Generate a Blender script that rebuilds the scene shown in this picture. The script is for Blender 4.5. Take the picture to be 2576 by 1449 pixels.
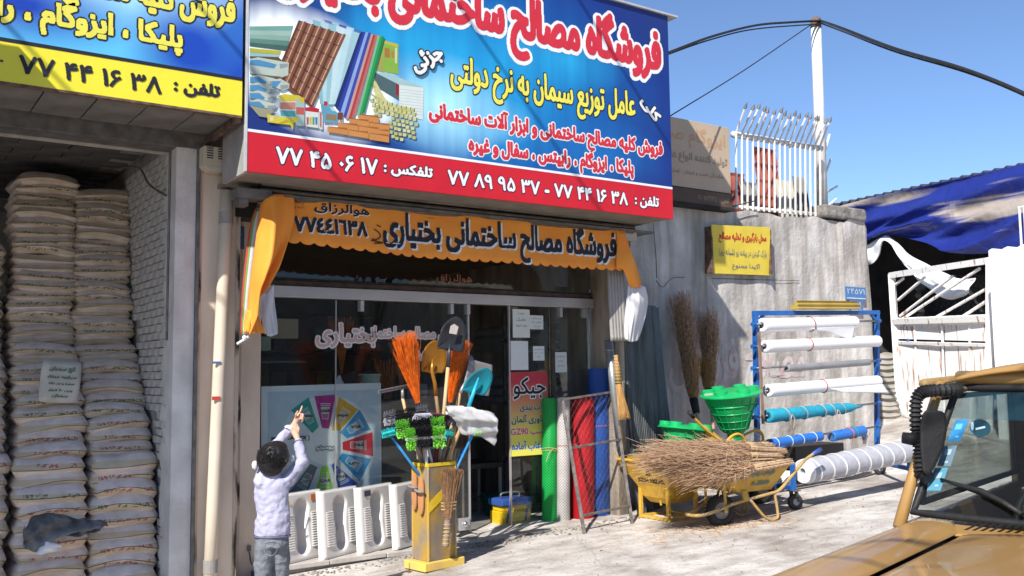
import bpy, bmesh, math, random, re
import numpy as np
from mathutils import Vector, Matrix
random.seed(7); np.random.seed(7)
R_=math.radians
for o in list(bpy.data.objects): bpy.data.objects.remove(o)
SC=bpy.context.scene; COL=SC.collection
# ---------------- camera (calibrated from the photograph's vanishing points) ----------------
FOC=2403.;CX,CY=1288.,724.5
def nrm(v): v=np.array(v,float); return v/np.linalg.norm(v)
XH=nrm((3468,-170.5,-FOC)); ZH=np.array((-338,27000,-FOC),float); ZH-=ZH.dot(XH)*XH; ZH=nrm(ZH); YH=np.cross(ZH,XH)
RM=np.array([XH,YH,ZH]); CAM=np.array((0,-8.4,1.6))
cam=bpy.data.cameras.new('camera'); co=bpy.data.objects.new('camera',cam); COL.objects.link(co)
cam.sensor_width=36; cam.lens=FOC/2576*36; cam.clip_start=.05; cam.clip_end=500
M4=Matrix([list(RM[0])+[CAM[0]],list(RM[1])+[CAM[1]],list(RM[2])+[CAM[2]],[0,0,0,1]])
co.matrix_world=M4; SC.camera=co
def ray(px,py): return RM@np.array(((px-CX),-(py-CY),-FOC))/FOC
def aY(px,py,Y): d=ray(px,py); return CAM+d*(Y-CAM[1])/d[1]
def aX(px,py,X): d=ray(px,py); return CAM+d*(X-CAM[0])/d[0]
def aZ(px,py,Z): d=ray(px,py); return CAM+d*(Z-CAM[2])/d[2]
def aD(px,py,D): return CAM+ray(px,py)*D
def dep(p): return float(-(RM.T@(np.array(p,float)-CAM))[2])
def gz(x): return -.02+.035*(x-5)+(.09*(x-11) if x>11 else 0)
def aG(px,py):
    a=aZ(px,py,0)
    for k in range(25): a=aZ(px,py,gz(a[0]))
    return a
# ---------------- world, sun, exposure ----------------
SUN=nrm((1,.62,-1.05))
w=bpy.data.worlds.new('World'); SC.world=w; w.use_nodes=True
nt=w.node_tree; bg=nt.nodes['Background']; sk=nt.nodes.new('ShaderNodeTexSky'); sk.sky_type='NISHITA'; sk.sun_disc=False
sk.sun_elevation=math.asin(-SUN[2]); sk.sun_rotation=math.atan2(-SUN[0],-SUN[1]); sk.air_density=1.0; sk.dust_density=.15; sk.ozone_density=4.5; sk.altitude=2600
nt.links.new(sk.outputs[0],bg.inputs[0]); bg.inputs[1].default_value=.125
sl=bpy.data.lights.new('sun','SUN'); sl.energy=5.0; sl.angle=R_(.5); sl.color=(1,.96,.89)
so=bpy.data.objects.new('sun',sl); COL.objects.link(so); so.rotation_euler=Vector(SUN).to_track_quat('-Z','Y').to_euler(); so.location=(0,-4,14)
SC.view_settings.view_transform='Standard'; SC.view_settings.look='None'; SC.view_settings.gamma=1; SC.view_settings.exposure=.55
SC.render.engine='CYCLES'
try: SC.cycles.max_bounces=8; SC.cycles.transparent_max_bounces=16
except Exception: pass
# ---------------- materials ----------------
MATS={}
def mat(name,c,c2=None,sc=6,rough=.65,metal=0,bump=.15,bsc=None,stretch=(1,1,1),detail=5,thr=None,spec=.4,coat=0,trans=0,ior=1.45,alpha=1,sheen=0,wave=None):
    if name in MATS: return MATS[name]
    m=bpy.data.materials.new(name); m.use_nodes=True; nt=m.node_tree; b=nt.nodes['Principled BSDF']
    if c2 is None: c2=tuple(x*.78 for x in c)
    tc=nt.nodes.new('ShaderNodeTexCoord'); mp=nt.nodes.new('ShaderNodeMapping'); mp.inputs['Scale'].default_value=stretch
    nt.links.new(tc.outputs['Object'],mp.inputs[0])
    n=nt.nodes.new('ShaderNodeTexNoise'); n.inputs['Scale'].default_value=sc; n.inputs['Detail'].default_value=detail; nt.links.new(mp.outputs[0],n.inputs[0])
    r=nt.nodes.new('ShaderNodeValToRGB'); a,bb=thr or (.35,.68)
    r.color_ramp.elements[0].position=a; r.color_ramp.elements[1].position=bb
    r.color_ramp.elements[0].color=(*c2,1); r.color_ramp.elements[1].color=(*c,1)
    nt.links.new(n.outputs[0],r.inputs[0]); nt.links.new(r.outputs[0],b.inputs['Base Color'])
    b.inputs['Roughness'].default_value=rough; b.inputs['Metallic'].default_value=metal
    b.inputs['Specular IOR Level'].default_value=spec; b.inputs['Coat Weight'].default_value=coat
    b.inputs['Transmission Weight'].default_value=trans; b.inputs['IOR'].default_value=ior; b.inputs['Alpha'].default_value=alpha
    if sheen: b.inputs['Sheen Weight'].default_value=sheen
    if bump:
        n2=nt.nodes.new('ShaderNodeTexNoise'); n2.inputs['Scale'].default_value=bsc or sc*6; n2.inputs['Detail'].default_value=6; nt.links.new(mp.outputs[0],n2.inputs[0])
        bp=nt.nodes.new('ShaderNodeBump'); bp.inputs['Strength'].default_value=bump; bp.inputs['Distance'].default_value=.02
        nt.links.new(n2.outputs[0],bp.inputs['Height']); nt.links.new(bp.outputs[0],b.inputs['Normal'])
        if wave:
            wv=nt.nodes.new('ShaderNodeTexWave'); wv.inputs['Scale'].default_value=wave[0]; wv.bands_direction=wave[1]; wv.inputs['Distortion'].default_value=wave[3] if len(wave)>3 else .6
            nt.links.new(tc.outputs['Object'],wv.inputs[0])
            b2=nt.nodes.new('ShaderNodeBump'); b2.inputs['Strength'].default_value=wave[2]; b2.inputs['Distance'].default_value=.01
            nt.links.new(wv.outputs[0],b2.inputs['Height']); nt.links.new(bp.outputs[0],b2.inputs['Normal']); nt.links.new(b2.outputs[0],b.inputs['Normal'])
    MATS[name]=m; return m
def flat(name,c,rough=.55): # printed ink / paint: faint mottling only
    return mat(name,c,tuple(x*.9 for x in c),sc=9,rough=rough,bump=.03)
def nodesof(m): return m.node_tree, m.node_tree.nodes['Principled BSDF']
def glassmat(name,tint=(.93,.96,.95),refl=1.0,dirt=.006):
    m=bpy.data.materials.new(name); m.use_nodes=True; nt=m.node_tree
    for n in list(nt.nodes): nt.nodes.remove(n)
    out=nt.nodes.new('ShaderNodeOutputMaterial'); tr=nt.nodes.new('ShaderNodeBsdfTransparent'); tr.inputs[0].default_value=(*tint,1)
    gl=nt.nodes.new('ShaderNodeBsdfGlossy'); gl.inputs['Roughness'].default_value=.012; gl.inputs[0].default_value=(1,1,1,1)
    fr=nt.nodes.new('ShaderNodeFresnel'); fr.inputs[0].default_value=1.5
    ml=nt.nodes.new('ShaderNodeMath'); ml.operation='MULTIPLY'; ml.inputs[1].default_value=.55*refl; ml.use_clamp=True
    nt.links.new(fr.outputs[0],ml.inputs[0])
    mx=nt.nodes.new('ShaderNodeMixShader'); nt.links.new(ml.outputs[0],mx.inputs[0]); nt.links.new(tr.outputs[0],mx.inputs[1]); nt.links.new(gl.outputs[0],mx.inputs[2])
    df=nt.nodes.new('ShaderNodeBsdfDiffuse'); df.inputs[0].default_value=(.6,.58,.55,1)
    no=nt.nodes.new('ShaderNodeTexNoise'); no.inputs['Scale'].default_value=3; no.inputs['Detail'].default_value=8
    tc=nt.nodes.new('ShaderNodeTexCoord'); nt.links.new(tc.outputs['Object'],no.inputs[0])
    mr=nt.nodes.new('ShaderNodeMapRange'); mr.inputs[1].default_value=.4; mr.inputs[2].default_value=.8; mr.inputs[3].default_value=.01; mr.inputs[4].default_value=dirt
    nt.links.new(no.outputs[0],mr.inputs[0]); m2=nt.nodes.new('ShaderNodeMixShader'); nt.links.new(mr.outputs[0],m2.inputs[0])
    nt.links.new(mx.outputs[0],m2.inputs[1]); nt.links.new(df.outputs[0],m2.inputs[2]); nt.links.new(m2.outputs[0],out.inputs[0])
    MATS[name]=m; return m
# ---------------- mesh builder (all coordinates in metres, world space) ----------------
V3=lambda p: np.array(p,float)
class MB:
    def __init__(s): s.v=[];s.f=[];s.m=[]
    def add(s,vs,fs,m=0):
        k=len(s.v); s.v+= [tuple(map(float,q)) for q in vs]; s.f+=[tuple(i+k for i in f) for f in fs]; s.m+=[m]*len(fs); return s
    def obox(s,c,ex,ey,ez,m=0):
        c,ex,ey,ez=map(V3,(c,ex,ey,ez))
        vs=[c+i*ex+j*ey+k*ez for i in(-1,1) for j in(-1,1) for k in(-1,1)]
        return s.add(vs,[(0,1,3,2),(4,6,7,5),(0,4,5,1),(2,3,7,6),(0,2,6,4),(1,5,7,3)],m)
    def box(s,a,b,m=0):
        a,b=V3(a),V3(b); c=(a+b)/2; h=abs(b-a)/2
        return s.obox(c,(h[0],0,0),(0,h[1],0),(0,0,h[2]),m)
    def bar(s,p,q,w,h,m=0,up=(0,0,1)):
        p,q=V3(p),V3(q); d=q-p; L=np.linalg.norm(d); d/=L; up=V3(up)
        if abs(d.dot(up))>.97: up=V3((0,1,0))
        a=nrm(np.cross(d,up)); b=np.cross(a,d)
        return s.obox((p+q)/2,d*L/2,a*w/2,b*h/2,m)
    def tube(s,pts,r,n=8,m=0,cap=True,closed=False):
        P=[V3(p) for p in pts]; N=len(P); rs=r if hasattr(r,'__len__') else [r]*N
        t0=nrm(P[1]-P[0]); a=V3((0,0,1)) if abs(t0[2])<.9 else V3((1,0,0)); u=nrm(np.cross(t0,a)); vs=[]
        for i in range(N):
            if closed: t=P[(i+1)%N]-P[i-1]
            elif i==0: t=P[1]-P[0]
            elif i==N-1: t=P[-1]-P[-2]
            else: t=P[i+1]-P[i-1]
            t=nrm(t); u=nrm(u-t*u.dot(t)); w=np.cross(t,u)
            for k in range(n):
                an=2*math.pi*k/n; vs.append(P[i]+rs[i]*(math.cos(an)*u+math.sin(an)*w))
        fs=[]
        for i in range(N if closed else N-1):
            j=(i+1)%N
            for k in range(n): fs.append((i*n+k,i*n+(k+1)%n,j*n+(k+1)%n,j*n+k))
        if cap and not closed: fs+=[tuple(range(n))[::-1],tuple(range((N-1)*n,N*n))]
        return s.add(vs,fs,m)
    def lathe(s,base,prof,axis=(0,0,1),n=24,m=0,cap=True):
        base=V3(base); ax=nrm(axis); a=V3((0,0,1)) if abs(ax[2])<.9 else V3((1,0,0)); u=nrm(np.cross(a,ax)); w=np.cross(ax,u); vs=[]
        for r,h in prof:
            for k in range(n):
                an=2*math.pi*k/n; vs.append(base+ax*h+r*(math.cos(an)*u+math.sin(an)*w))
        fs=[]; N=len(prof)
        for i in range(N-1):
            for k in range(n): fs.append((i*n+k,i*n+(k+1)%n,(i+1)*n+(k+1)%n,(i+1)*n+k))
        if cap: fs+=[tuple(range(n))[::-1],tuple(range((N-1)*n,N*n))]
        return s.add(vs,fs,m)
    def cyl(s,p,q,r,r2=None,n=20,m=0): return s.tube([p,q],[r,r if r2 is None else r2],n,m)
    def grid(s,rows,m=0):
        nr=len(rows); nc=len(rows[0]); return s.add([p for r in rows for p in r],[(i*nc+j,i*nc+j+1,(i+1)*nc+j+1,(i+1)*nc+j) for i in range(nr-1) for j in range(nc-1)],m)
    def poly(s,pts,m=0): return s.add(pts,[tuple(range(len(pts)))],m)
    def prism(s,pts,ext,m=0):
        ext=V3(ext); n=len(pts); vs=[V3(p) for p in pts]+[V3(p)+ext for p in pts]
        return s.add(vs,[tuple(range(n)),tuple(range(n,2*n))[::-1]]+[(i,i+n,(i+1)%n+n,(i+1)%n) for i in range(n)],m)
    def sphere(s,c,r,n=12,m=0):
        c=V3(c); r=V3(r) if hasattr(r,'__len__') else V3((r,r,r)); vs=[];nr=n//2
        for i in range(nr+1):
            th=math.pi*i/nr
            for k in range(n): an=2*math.pi*k/n; vs.append(c+r*V3((math.sin(th)*math.cos(an),math.sin(th)*math.sin(an),math.cos(th))))
        return s.add(vs,[(i*n+k,(i+1)*n+k,(i+1)*n+(k+1)%n,i*n+(k+1)%n) for i in range(nr) for k in range(n)],m)
    def build(s,name,mats,parent=None,smooth=False,loc=None,kind=None,bevel=0,solid=0,sub=0,normals=True,label=None):
        off=V3(loc) if loc is not None else (V3(PLOC[parent.name]) if parent is not None else V3((0,0,0)))
        me=bpy.data.meshes.new(name); A=np.array(s.v)-off; me.from_pydata(A.tolist(),[],s.f)
        if not hasattr(mats,'__len__'): mats=[mats]
        for q in mats: me.materials.append(q)
        me.polygons.foreach_set('material_index',s.m)
        if smooth: me.polygons.foreach_set('use_smooth',[True]*len(s.f))
        me.validate(); me.update()
        if normals:
            b=bmesh.new(); b.from_mesh(me); bmesh.ops.recalc_face_normals(b,faces=b.faces)
            if smooth and sub==0: pass
            b.to_mesh(me); b.free()
        o=bpy.data.objects.new(name,me); COL.objects.link(o)
        if parent is not None: o.parent=parent; PLOC[o.name]=tuple(off)
        else: o.location=off; PLOC[o.name]=tuple(off)
        if solid: md=o.modifiers.new('s','SOLIDIFY'); md.thickness=solid; md.offset=0
        if sub: md=o.modifiers.new('u','SUBSURF'); md.levels=sub; md.render_levels=sub
        if bevel: md=o.modifiers.new('b','BEVEL'); md.width=bevel; md.segments=2; md.limit_method='ANGLE'
        if kind: o['kind']=kind
        if label: o['label']=label
        return o
PLOC={}
def thing(name,label,cat,loc=(0,0,0),group=None):
    o=bpy.data.objects.new(name,None); COL.objects.link(o); o.location=tuple(map(float,loc)); o.empty_display_size=.1
    o['label']=label; o['category']=cat
    if group: o['group']=group
    PLOC[o.name]=tuple(map(float,loc)); return o
def tag(o,label,cat,group=None):
    o['label']=label; o['category']=cat
    if group: o['group']=group
    return o
def inst(src,loc,parent=None,rot=None,scale=None,name=None,base=(0,0,0)):
    c=src.copy(); COL.objects.link(c)
    if parent is not None:
        c.parent=parent; q=V3(loc)-V3(PLOC[parent.name]); c.location=tuple(q)
    else: c.location=tuple(map(float,loc))
    if rot: c.rotation_euler=rot
    if scale: c.scale=scale
    return c
def crom(pts,k=6,closed=False):
    P=[V3(p) for p in pts]; out=[]
    n=len(P)
    for i in range(n-1):
        p0=P[max(i-1,0)];p1=P[i];p2=P[i+1];p3=P[min(i+2,n-1)]
        for j in range(k):
            t=j/k; out.append(.5*((2*p1)+(-p0+p2)*t+(2*p0-5*p1+4*p2-p3)*t*t+(-p0+3*p1-3*p2+p3)*t**3))
    out.append(P[-1]); return out
def sheet(rows,k=5,wob=0,seed=1):
    R=[crom(r,k) for r in rows]; C=list(zip(*R)); C=[crom(c,k) for c in C]; G=[list(r) for r in zip(*C)]
    rg=np.random.RandomState(seed)
    if wob:
        ph=rg.rand(6)*6
        for i,r in enumerate(G):
            for j,p in enumerate(r):
                p=V3(p); p=p+V3((0,1,.2))*wob*(math.sin(i*.9+ph[0]+j*.3)+.6*math.sin(j*1.1+ph[1]-i*.5)+.4*math.sin(i*1.9-j*.8+ph[2])); r[j]=p
    return G
# ---------------- lettering: Persian shaping, rasterised from the font's outlines to thin flat print ----------------
FORMS={}
for c,b,n in [('ا',0xFE8D,2),('آ',0xFE81,2),('ب',0xFE8F,4),('پ',0xFB56,4),('ت',0xFE95,4),('ج',0xFE9D,4),('چ',0xFB7A,4),('ح',0xFEA1,4),('خ',0xFEA5,4),('د',0xFEA9,2),('ر',0xFEAD,2),('ز',0xFEAF,2),('س',0xFEB1,4),('ش',0xFEB5,4),('ص',0xFEB9,4),('ط',0xFEC1,4),('ع',0xFEC9,4),('غ',0xFECD,4),('ف',0xFED1,4),('ق',0xFED5,4),('ک',0xFB8E,4),('گ',0xFB92,4),('ل',0xFEDD,4),('م',0xFEE1,4),('ن',0xFEE5,4),('و',0xFEED,2),('ه',0xFEE9,4),('ی',0xFBFC,4),('ئ',0xFE89,4)]: FORMS[c]=(b,n)
def shape(s):
    out=[];n=len(s);i=0
    while i<n:
        c=s[i]
        if c not in FORMS: out.append(c); i+=1; continue
        prev=i>0 and s[i-1] in FORMS and FORMS[s[i-1]][1]==4
        b,k=FORMS[c]; nxt=i+1<n and s[i+1] in FORMS
        if c=='ل' and nxt and s[i+1]=='ا': out.append(chr(0xFEFC if prev else 0xFEFB)); i+=2; continue
        if k==2: out.append(chr(b+(1 if prev else 0)))
        else: out.append(chr(b+(3 if prev and nxt else 1 if prev else 2 if nxt else 0)))
        i+=1
    t=''.join(out)[::-1]; t=t.replace('(','\0').replace(')','(').replace('\0',')')
    return re.sub(r'[0-9A-Za-z۰-۹٠-٩.]+(?: [۰-۹]+)*',lambda m:m.group(0)[::-1],t)
def outline(s,raw=False):
    c=bpy.data.curves.new('t','FONT'); c.body=s if raw else shape(s); c.size=1
    o=bpy.data.objects.new('t',c); COL.objects.link(o); dg=bpy.context.evaluated_depsgraph_get()
    cu=o.to_curve(dg); L=[]
    for sp in cu.splines:
        bp=sp.bezier_points; n=len(bp)
        if n<2: 
            P=np.array([tuple(p.co)[:2] for p in sp.points]); 
            if len(P)>2: L.append(P)
            continue
        pts=[]
        for i in range(n):
            a,b=bp[i],bp[(i+1)%n]; p0,p1,p2,p3=[np.array(q[:2]) for q in (a.co,a.handle_right,b.handle_left,b.co)]
            for j in range(5):
                t=j/5; pts.append((1-t)**3*p0+3*(1-t)**2*t*p1+3*(1-t)*t*t*p2+t**3*p3)
        L.append(np.array(pts))
    o.to_curve_clear(); bpy.data.objects.remove(o); bpy.data.curves.remove(c); return L
def dil(M,r):
    if r<=0: return M
    k=int(math.ceil(r)); out=M.copy(); P=np.pad(M,k)
    for dy in range(-k,k+1):
        for dx in range(-k,k+1):
            if dx*dx+dy*dy<=r*r+.3: out|=P[k+dy:k+dy+M.shape[0],k+dx:k+dx+M.shape[1]]
    return out
def lettering(mb,text,box,fn,layers,cell=.0035,bold=0,raw=False,rot=0,curve=None):
    """box=(x0,z0,x1,z1) ink box in plane metres; fn(x,z,lift)->xyz; layers=[(grow_m,material_index,lift,(dx,dz))]"""
    L=outline(text,raw); A=np.vstack(L); mn,mx=A.min(0),A.max(0); x0,z0,x1,z1=box
    g=bold; sx=(x1-x0-2*g)/(mx[0]-mn[0]); sz=(z1-z0-2*g)/(mx[1]-mn[1])
    mg=max(l[0] for l in layers)+g+3*cell
    W=int((x1-x0+2*mg)/cell)+2; H=int((z1-z0+2*mg)/cell)+2; acc=np.zeros((H,W+1),int)
    for P in L:
        Q=(P-mn)*[sx,sz]+[g+mg,g+mg]; Q=Q/cell; nx=np.roll(Q,-1,0)
        for (ax,ay),(bx,by) in zip(Q,nx):
            if ay==by: continue
            sg=1 if by>ay else -1; lo,hi=(ay,by) if sg>0 else (by,ay)
            r0=int(math.ceil(lo-.5)); r1=int(math.ceil(hi-.5))
            for r in range(max(r0,0),min(r1,H)):
                x=ax+(r+.5-ay)/(by-ay)*(bx-ax); acc[r,min(max(int(math.ceil(x-.5)),0),W)]+=sg
    M=(np.cumsum(acc,1)[:,:W]!=0); cx,cz=(x0+x1)/2,(z0+z1)/2; ca,sa=math.cos(rot),math.sin(rot)
    for grow,mi,lift,(dx,dz) in layers:
        D=dil(M,(g+grow)/cell); prev={}; rects=[]
        for r in range(H):
            row=np.concatenate(([0],D[r].astype(int),[0])); d=np.diff(row); st=np.where(d==1)[0]; en=np.where(d==-1)[0]; cur={}
            for a,b in zip(st,en):
                if (a,b) in prev: prev[(a,b)][3]=r+1; cur[(a,b)]=prev[(a,b)]
                else: q=[a,b,r,r+1]; rects.append(q); cur[(a,b)]=q
            prev=cur
        for a,b,r0,r1 in rects:
            seg=max(1,int((b-a)*cell/.12)) if curve else 1
            for q in range(seg):
                aa=a+(b-a)*q/seg; bb=a+(b-a)*(q+1)/seg; vs=[]
                for (i,j) in ((aa,r0),(bb,r0),(bb,r1),(aa,r1)):
                    x=x0-mg+i*cell+dx; z=z0-mg+j*cell+dz
                    if rot: X=x-cx; Z=z-cz; x=cx+X*ca-Z*sa; z=cz+X*sa+Z*ca
                    vs.append(fn(x,z,lift))
                mb.add(vs,[(0,1,2,3)],mi)
def onY(Y): return lambda x,z,l:(x,Y-l,z)
# ================= ground =================
def groundmat():
    m=bpy.data.materials.new('pavement_concrete'); m.use_nodes=True; nt,b_=nodesof(m); N=nt.nodes.new; L=nt.links.new
    tc=N('ShaderNodeTexCoord')
    def nz(s,d,st=(1,1,1),dist=0):
        mp=N('ShaderNodeMapping'); mp.inputs['Scale'].default_value=st; L(tc.outputs['Object'],mp.inputs[0]); n=N('ShaderNodeTexNoise'); n.inputs['Scale'].default_value=s; n.inputs['Detail'].default_value=d; n.inputs['Distortion'].default_value=dist; L(mp.outputs[0],n.inputs[0]); return n.outputs[0]
    def rp(f,a,ca,b,cb):
        r=N('ShaderNodeValToRGB'); r.color_ramp.elements[0].position=a; r.color_ramp.elements[0].color=(*ca,1); r.color_ramp.elements[1].position=b; r.color_ramp.elements[1].color=(*cb,1); L(f,r.inputs[0]); return r.outputs[0]
    def mul(a,c,f=1.0):
        x=N('ShaderNodeMix'); x.data_type='RGBA'; x.blend_type='MULTIPLY'; x.inputs[0].default_value=f; L(a,x.inputs[6]); L(c,x.inputs[7]); return x.outputs[2]
    c=rp(nz(.9,10,(1,1,1),.6),.36,(.34,.30,.265),.62,(.60,.56,.52))
    c=mul(c,rp(nz(3.3,8,(1,2.2,1),.3),.30,(.70,.68,.67),.58,(1.05,1.05,1.05)))
    c=mul(c,rp(nz(28,4),.28,(.62,.60,.58),.46,(1,1,1)),.7)
    c=mul(c,rp(nz(90,2),.3,(.72,.70,.68),.5,(1,1,1)),.6)
    v=N('ShaderNodeTexVoronoi'); v.feature='DISTANCE_TO_EDGE'; v.inputs['Scale'].default_value=.55; mp=N('ShaderNodeMapping'); L(tc.outputs['Object'],mp.inputs[0]); ad=N('ShaderNodeMix'); ad.data_type='RGBA'; ad.inputs[0].default_value=.12; nn=N('ShaderNodeTexNoise'); nn.inputs['Scale'].default_value=2.5; nn.inputs['Detail'].default_value=6; L(tc.outputs['Object'],nn.inputs[0]); L(mp.outputs[0],ad.inputs[6]); L(nn.outputs['Color'],ad.inputs[7]); L(ad.outputs[2],v.inputs['Vector'])
    c=mul(c,rp(v.outputs['Distance'],.0,(.45,.42,.40),.005,(1,1,1)),.4)
    L(c,b_.inputs[0]); b_.inputs['Roughness'].default_value=.93; b_.inputs['Specular IOR Level'].default_value=.2
    bp=N('ShaderNodeBump'); bp.inputs['Strength'].default_value=.45; bp.inputs['Distance'].default_value=.02; L(nz(22,10),bp.inputs['Height']); b2=N('ShaderNodeBump'); b2.inputs['Strength'].default_value=.5; b2.inputs['Distance'].default_value=.05; L(nz(2.2,6),b2.inputs['Height']); L(bp.outputs[0],b2.inputs['Normal']); L(b2.outputs[0],b_.inputs['Normal']); MATS['pavement_concrete']=m; return m
conc=groundmat()
xs=sorted(set([-60,-40,-25,-15,-8,-4]+[round(-2+.25*i,3) for i in range(77)]+[18,20,25,32,45,70])); ys=[-60,-40,-25,-16,-12,-9]+[round(-8+.25*i,3) for i in range(56)]+[7,9,12,20,40,70]
b=MB(); b.grid([[ (x,y,gz(x)+.006*math.sin(x*2.3+y)*math.cos(y*1.7)+(.004*math.sin(x*7)*math.sin(y*6.1))) for x in xs] for y in ys])
o=b.build('ground',conc,smooth=True); o['kind']='structure'
asph=mat('asphalt',(.07,.07,.07),(.045,.045,.047),sc=9,rough=.95,bump=.4,bsc=120)
b=MB(); b.grid([[ (x,y,gz(x)+.016) for x in xs] for y in [-13,-9.6,-9.4]]); o=b.build('road',asph,smooth=True); o['kind']='structure'
# ================= colours used by buildings =================
plaster=mat('beige_plaster',(.80,.66,.53),(.60,.47,.36),sc=2.6,rough=.9,bump=.3,bsc=26,stretch=(1,1,.45),detail=8)
plast_w=mat('whitewash_plaster',(.72,.69,.67),(.54,.51,.49),sc=4,rough=.9,bump=.35,bsc=30)
brickw=mat('whitewashed_brick',(.62,.59,.57),(.42,.40,.38),sc=7,rough=.93,bump=.4,bsc=40)
mortar=mat('dirty_mortar',(.36,.34,.32),(.24,.225,.21),sc=12,rough=.95,bump=.4)
darkgap=mat('dark_gap',(.03,.027,.025),sc=8,rough=.9)
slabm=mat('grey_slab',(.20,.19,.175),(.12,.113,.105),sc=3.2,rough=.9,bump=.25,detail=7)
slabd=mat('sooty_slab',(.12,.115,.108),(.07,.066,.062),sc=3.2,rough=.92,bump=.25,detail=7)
rust=mat('rusty_steel',(.20,.12,.08),(.08,.05,.04),sc=14,rough=.8,bump=.3)
steelg=mat('grey_steel',(.22,.21,.20),(.13,.125,.12),sc=10,rough=.55,metal=.5)
stonel=mat('sawn_stone',(.50,.46,.42),(.38,.35,.32),sc=5,rough=.75,bump=.18)
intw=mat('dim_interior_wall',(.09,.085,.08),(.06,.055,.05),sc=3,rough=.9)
tilef=mat('interior_floor_tile',(.24,.235,.22),(.18,.175,.165),sc=4,rough=.5)
# ================= storage building (left bay) =================
SB=thing('storage_building','open fronted brick storage bay with whitewashed side wall, left of the shop','building',(-.2,-.7,0))
b=MB(); b.box((2.15,-.59,-.3),(2.29,1.9,3.62)); b.box((2.15,1.9,-.3),(2.29,4.4,3.62)); wallp=b.build('side_wall',mortar,SB)
b=MB(); b.box((-2.6,4.4,-.3),(2.235,4.6,3.62)); b.build('back_wall',mortar,SB)
b=MB(); b.box((-2.8,-.8,-.3),(-2.6,4.6,3.62)); b.build('far_side_wall',plast_w,SB)
b=MB(); b.box((-2.8,-.33,3.70),(2.235,4.6,3.9)); b.box((-2.8,-.8,3.9),(2.235,4.6,6.4)); b.build('upper_storey',plaster,SB)
# bricks: each its own piece on the side wall
BL,BH=.205,.066
def brickmesh(seed):
    rg=np.random.RandomState(seed); q=MB(); q.obox((0,0,0),(.011,0,0),(0,BL/2-.005,0),(0,0,BH/2-.005)); 
    q.v=[tuple(np.array(v)+rg.randn(3)*.0022) for v in q.v]; return q
srcs=[brickmesh(i).build('brick',brickw,wallp,loc=(0,0,0)) for i in range(5)]
cand=[]
for r in range(int(3.56/BH)):
    z=.0+BH*(r+.5)
    for k in range(12):
        y=-.34+BL*(k+.5*(r%2)); 
        if y>1.75: continue
        # visible only where no sack stands in front
        yf=-.42 if z<.9 else (-.15 if z<1.3 else (.5 if z<2.1 else 1.15))
        cand.append((y-yf>0.05,y,z))
cand.sort(key=lambda t:(t[0],t[1])); first=True; stuffb=MB(); used=0
for hid,y,z in cand:
    x=2.143+random.uniform(-.006,.006)
    if hid and used>240: continue
    if used<295:
        s_=srcs[used%5]; 
        if used<5: c=s_; c.location=V3((x,y,z))-V3(PLOC[wallp.name])
        else: c=s_.copy(); COL.objects.link(c); c.parent=wallp; c.location=V3((x,y,z))-V3(PLOC[wallp.name])
        c.rotation_euler=(random.uniform(-.02,.02),0,random.uniform(-.03,.03)); used+=1
    else: stuffb.obox((x,y,z),(.011,0,0),(0,BL/2-.005,0),(0,0,BH/2-.005))
if stuffb.v: stuffb.build('brickwork',brickw,wallp,kind='stuff')
# plastered edge of the side wall and steel corner post
b=MB(); rows=[]
for i in range(40):
    z=-.2+3.75*i/39; e=.02*math.sin(i*1.7)+.012*math.sin(i*3.9)
    rows.append([(2.137,-.30+e*2.2,z),(2.135,-.42,z),(2.135,-.60,z),(2.2,-.606,z),(2.29,-.602,z)])
b.grid(rows); b.build('plaster_edge',plast_w,SB,smooth=False,solid=.012)
b=MB(); b.box((2.292,-.63,-.2),(2.318,-.58,3.5)); b.build('corner_post',steelg,SB,bevel=.003)
b=MB(); b.tube(crom([(2.12,-.45,3.5),(2.122,-.45,2.9),(2.122,-.45,1.9)],4),.011,6); b.tube(crom([(2.12,-.35,3.1),(2.07,.0,3.25),(2.05,.3,3.45),(1.95,.7,3.5)],4),.009,6); b.build('conduit',steelg,SB)
# soffit under the sign and inner ceiling: individual slabs
b=MB(); b.box((-2.8,-1.32,3.60),(2.42,-.62,3.66)); sf=b.build('soffit',mortar,SB)
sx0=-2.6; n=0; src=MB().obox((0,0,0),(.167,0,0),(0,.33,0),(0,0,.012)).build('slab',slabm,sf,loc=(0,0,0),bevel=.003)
for k in range(15):
    x=2.25-.344*k; c=src if k==0 else src.copy()
    if k: COL.objects.link(c); c.parent=sf
    c.location=V3((x,-.99+random.uniform(-.003,.003),3.588+random.uniform(-.003,.003)))-V3(PLOC[sf.name])
b=MB(); b.box((-2.8,-.62,3.46),(2.40,-.36,3.66)); b.build('beam',steelg,SB,bevel=.004)
b=MB(); b.box((-2.8,-.375,3.44),(2.38,-.345,3.465)); b.build('beam_flange',mat('pale_steel',(.5,.46,.4),sc=10,rough=.6),SB)
b=MB(); b.box((-2.6,-.36,3.60),(2.125,4.4,3.68)); cl=b.build('ceiling',mortar,SB)
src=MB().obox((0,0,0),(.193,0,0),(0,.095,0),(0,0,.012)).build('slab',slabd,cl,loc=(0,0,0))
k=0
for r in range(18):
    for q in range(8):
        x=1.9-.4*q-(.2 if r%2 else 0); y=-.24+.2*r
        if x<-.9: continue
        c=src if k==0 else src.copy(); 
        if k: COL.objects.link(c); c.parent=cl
        k+=1; c.location=V3((x,y,3.588+random.uniform(-.006,.006)))-V3(PLOC[cl.name])
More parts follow.
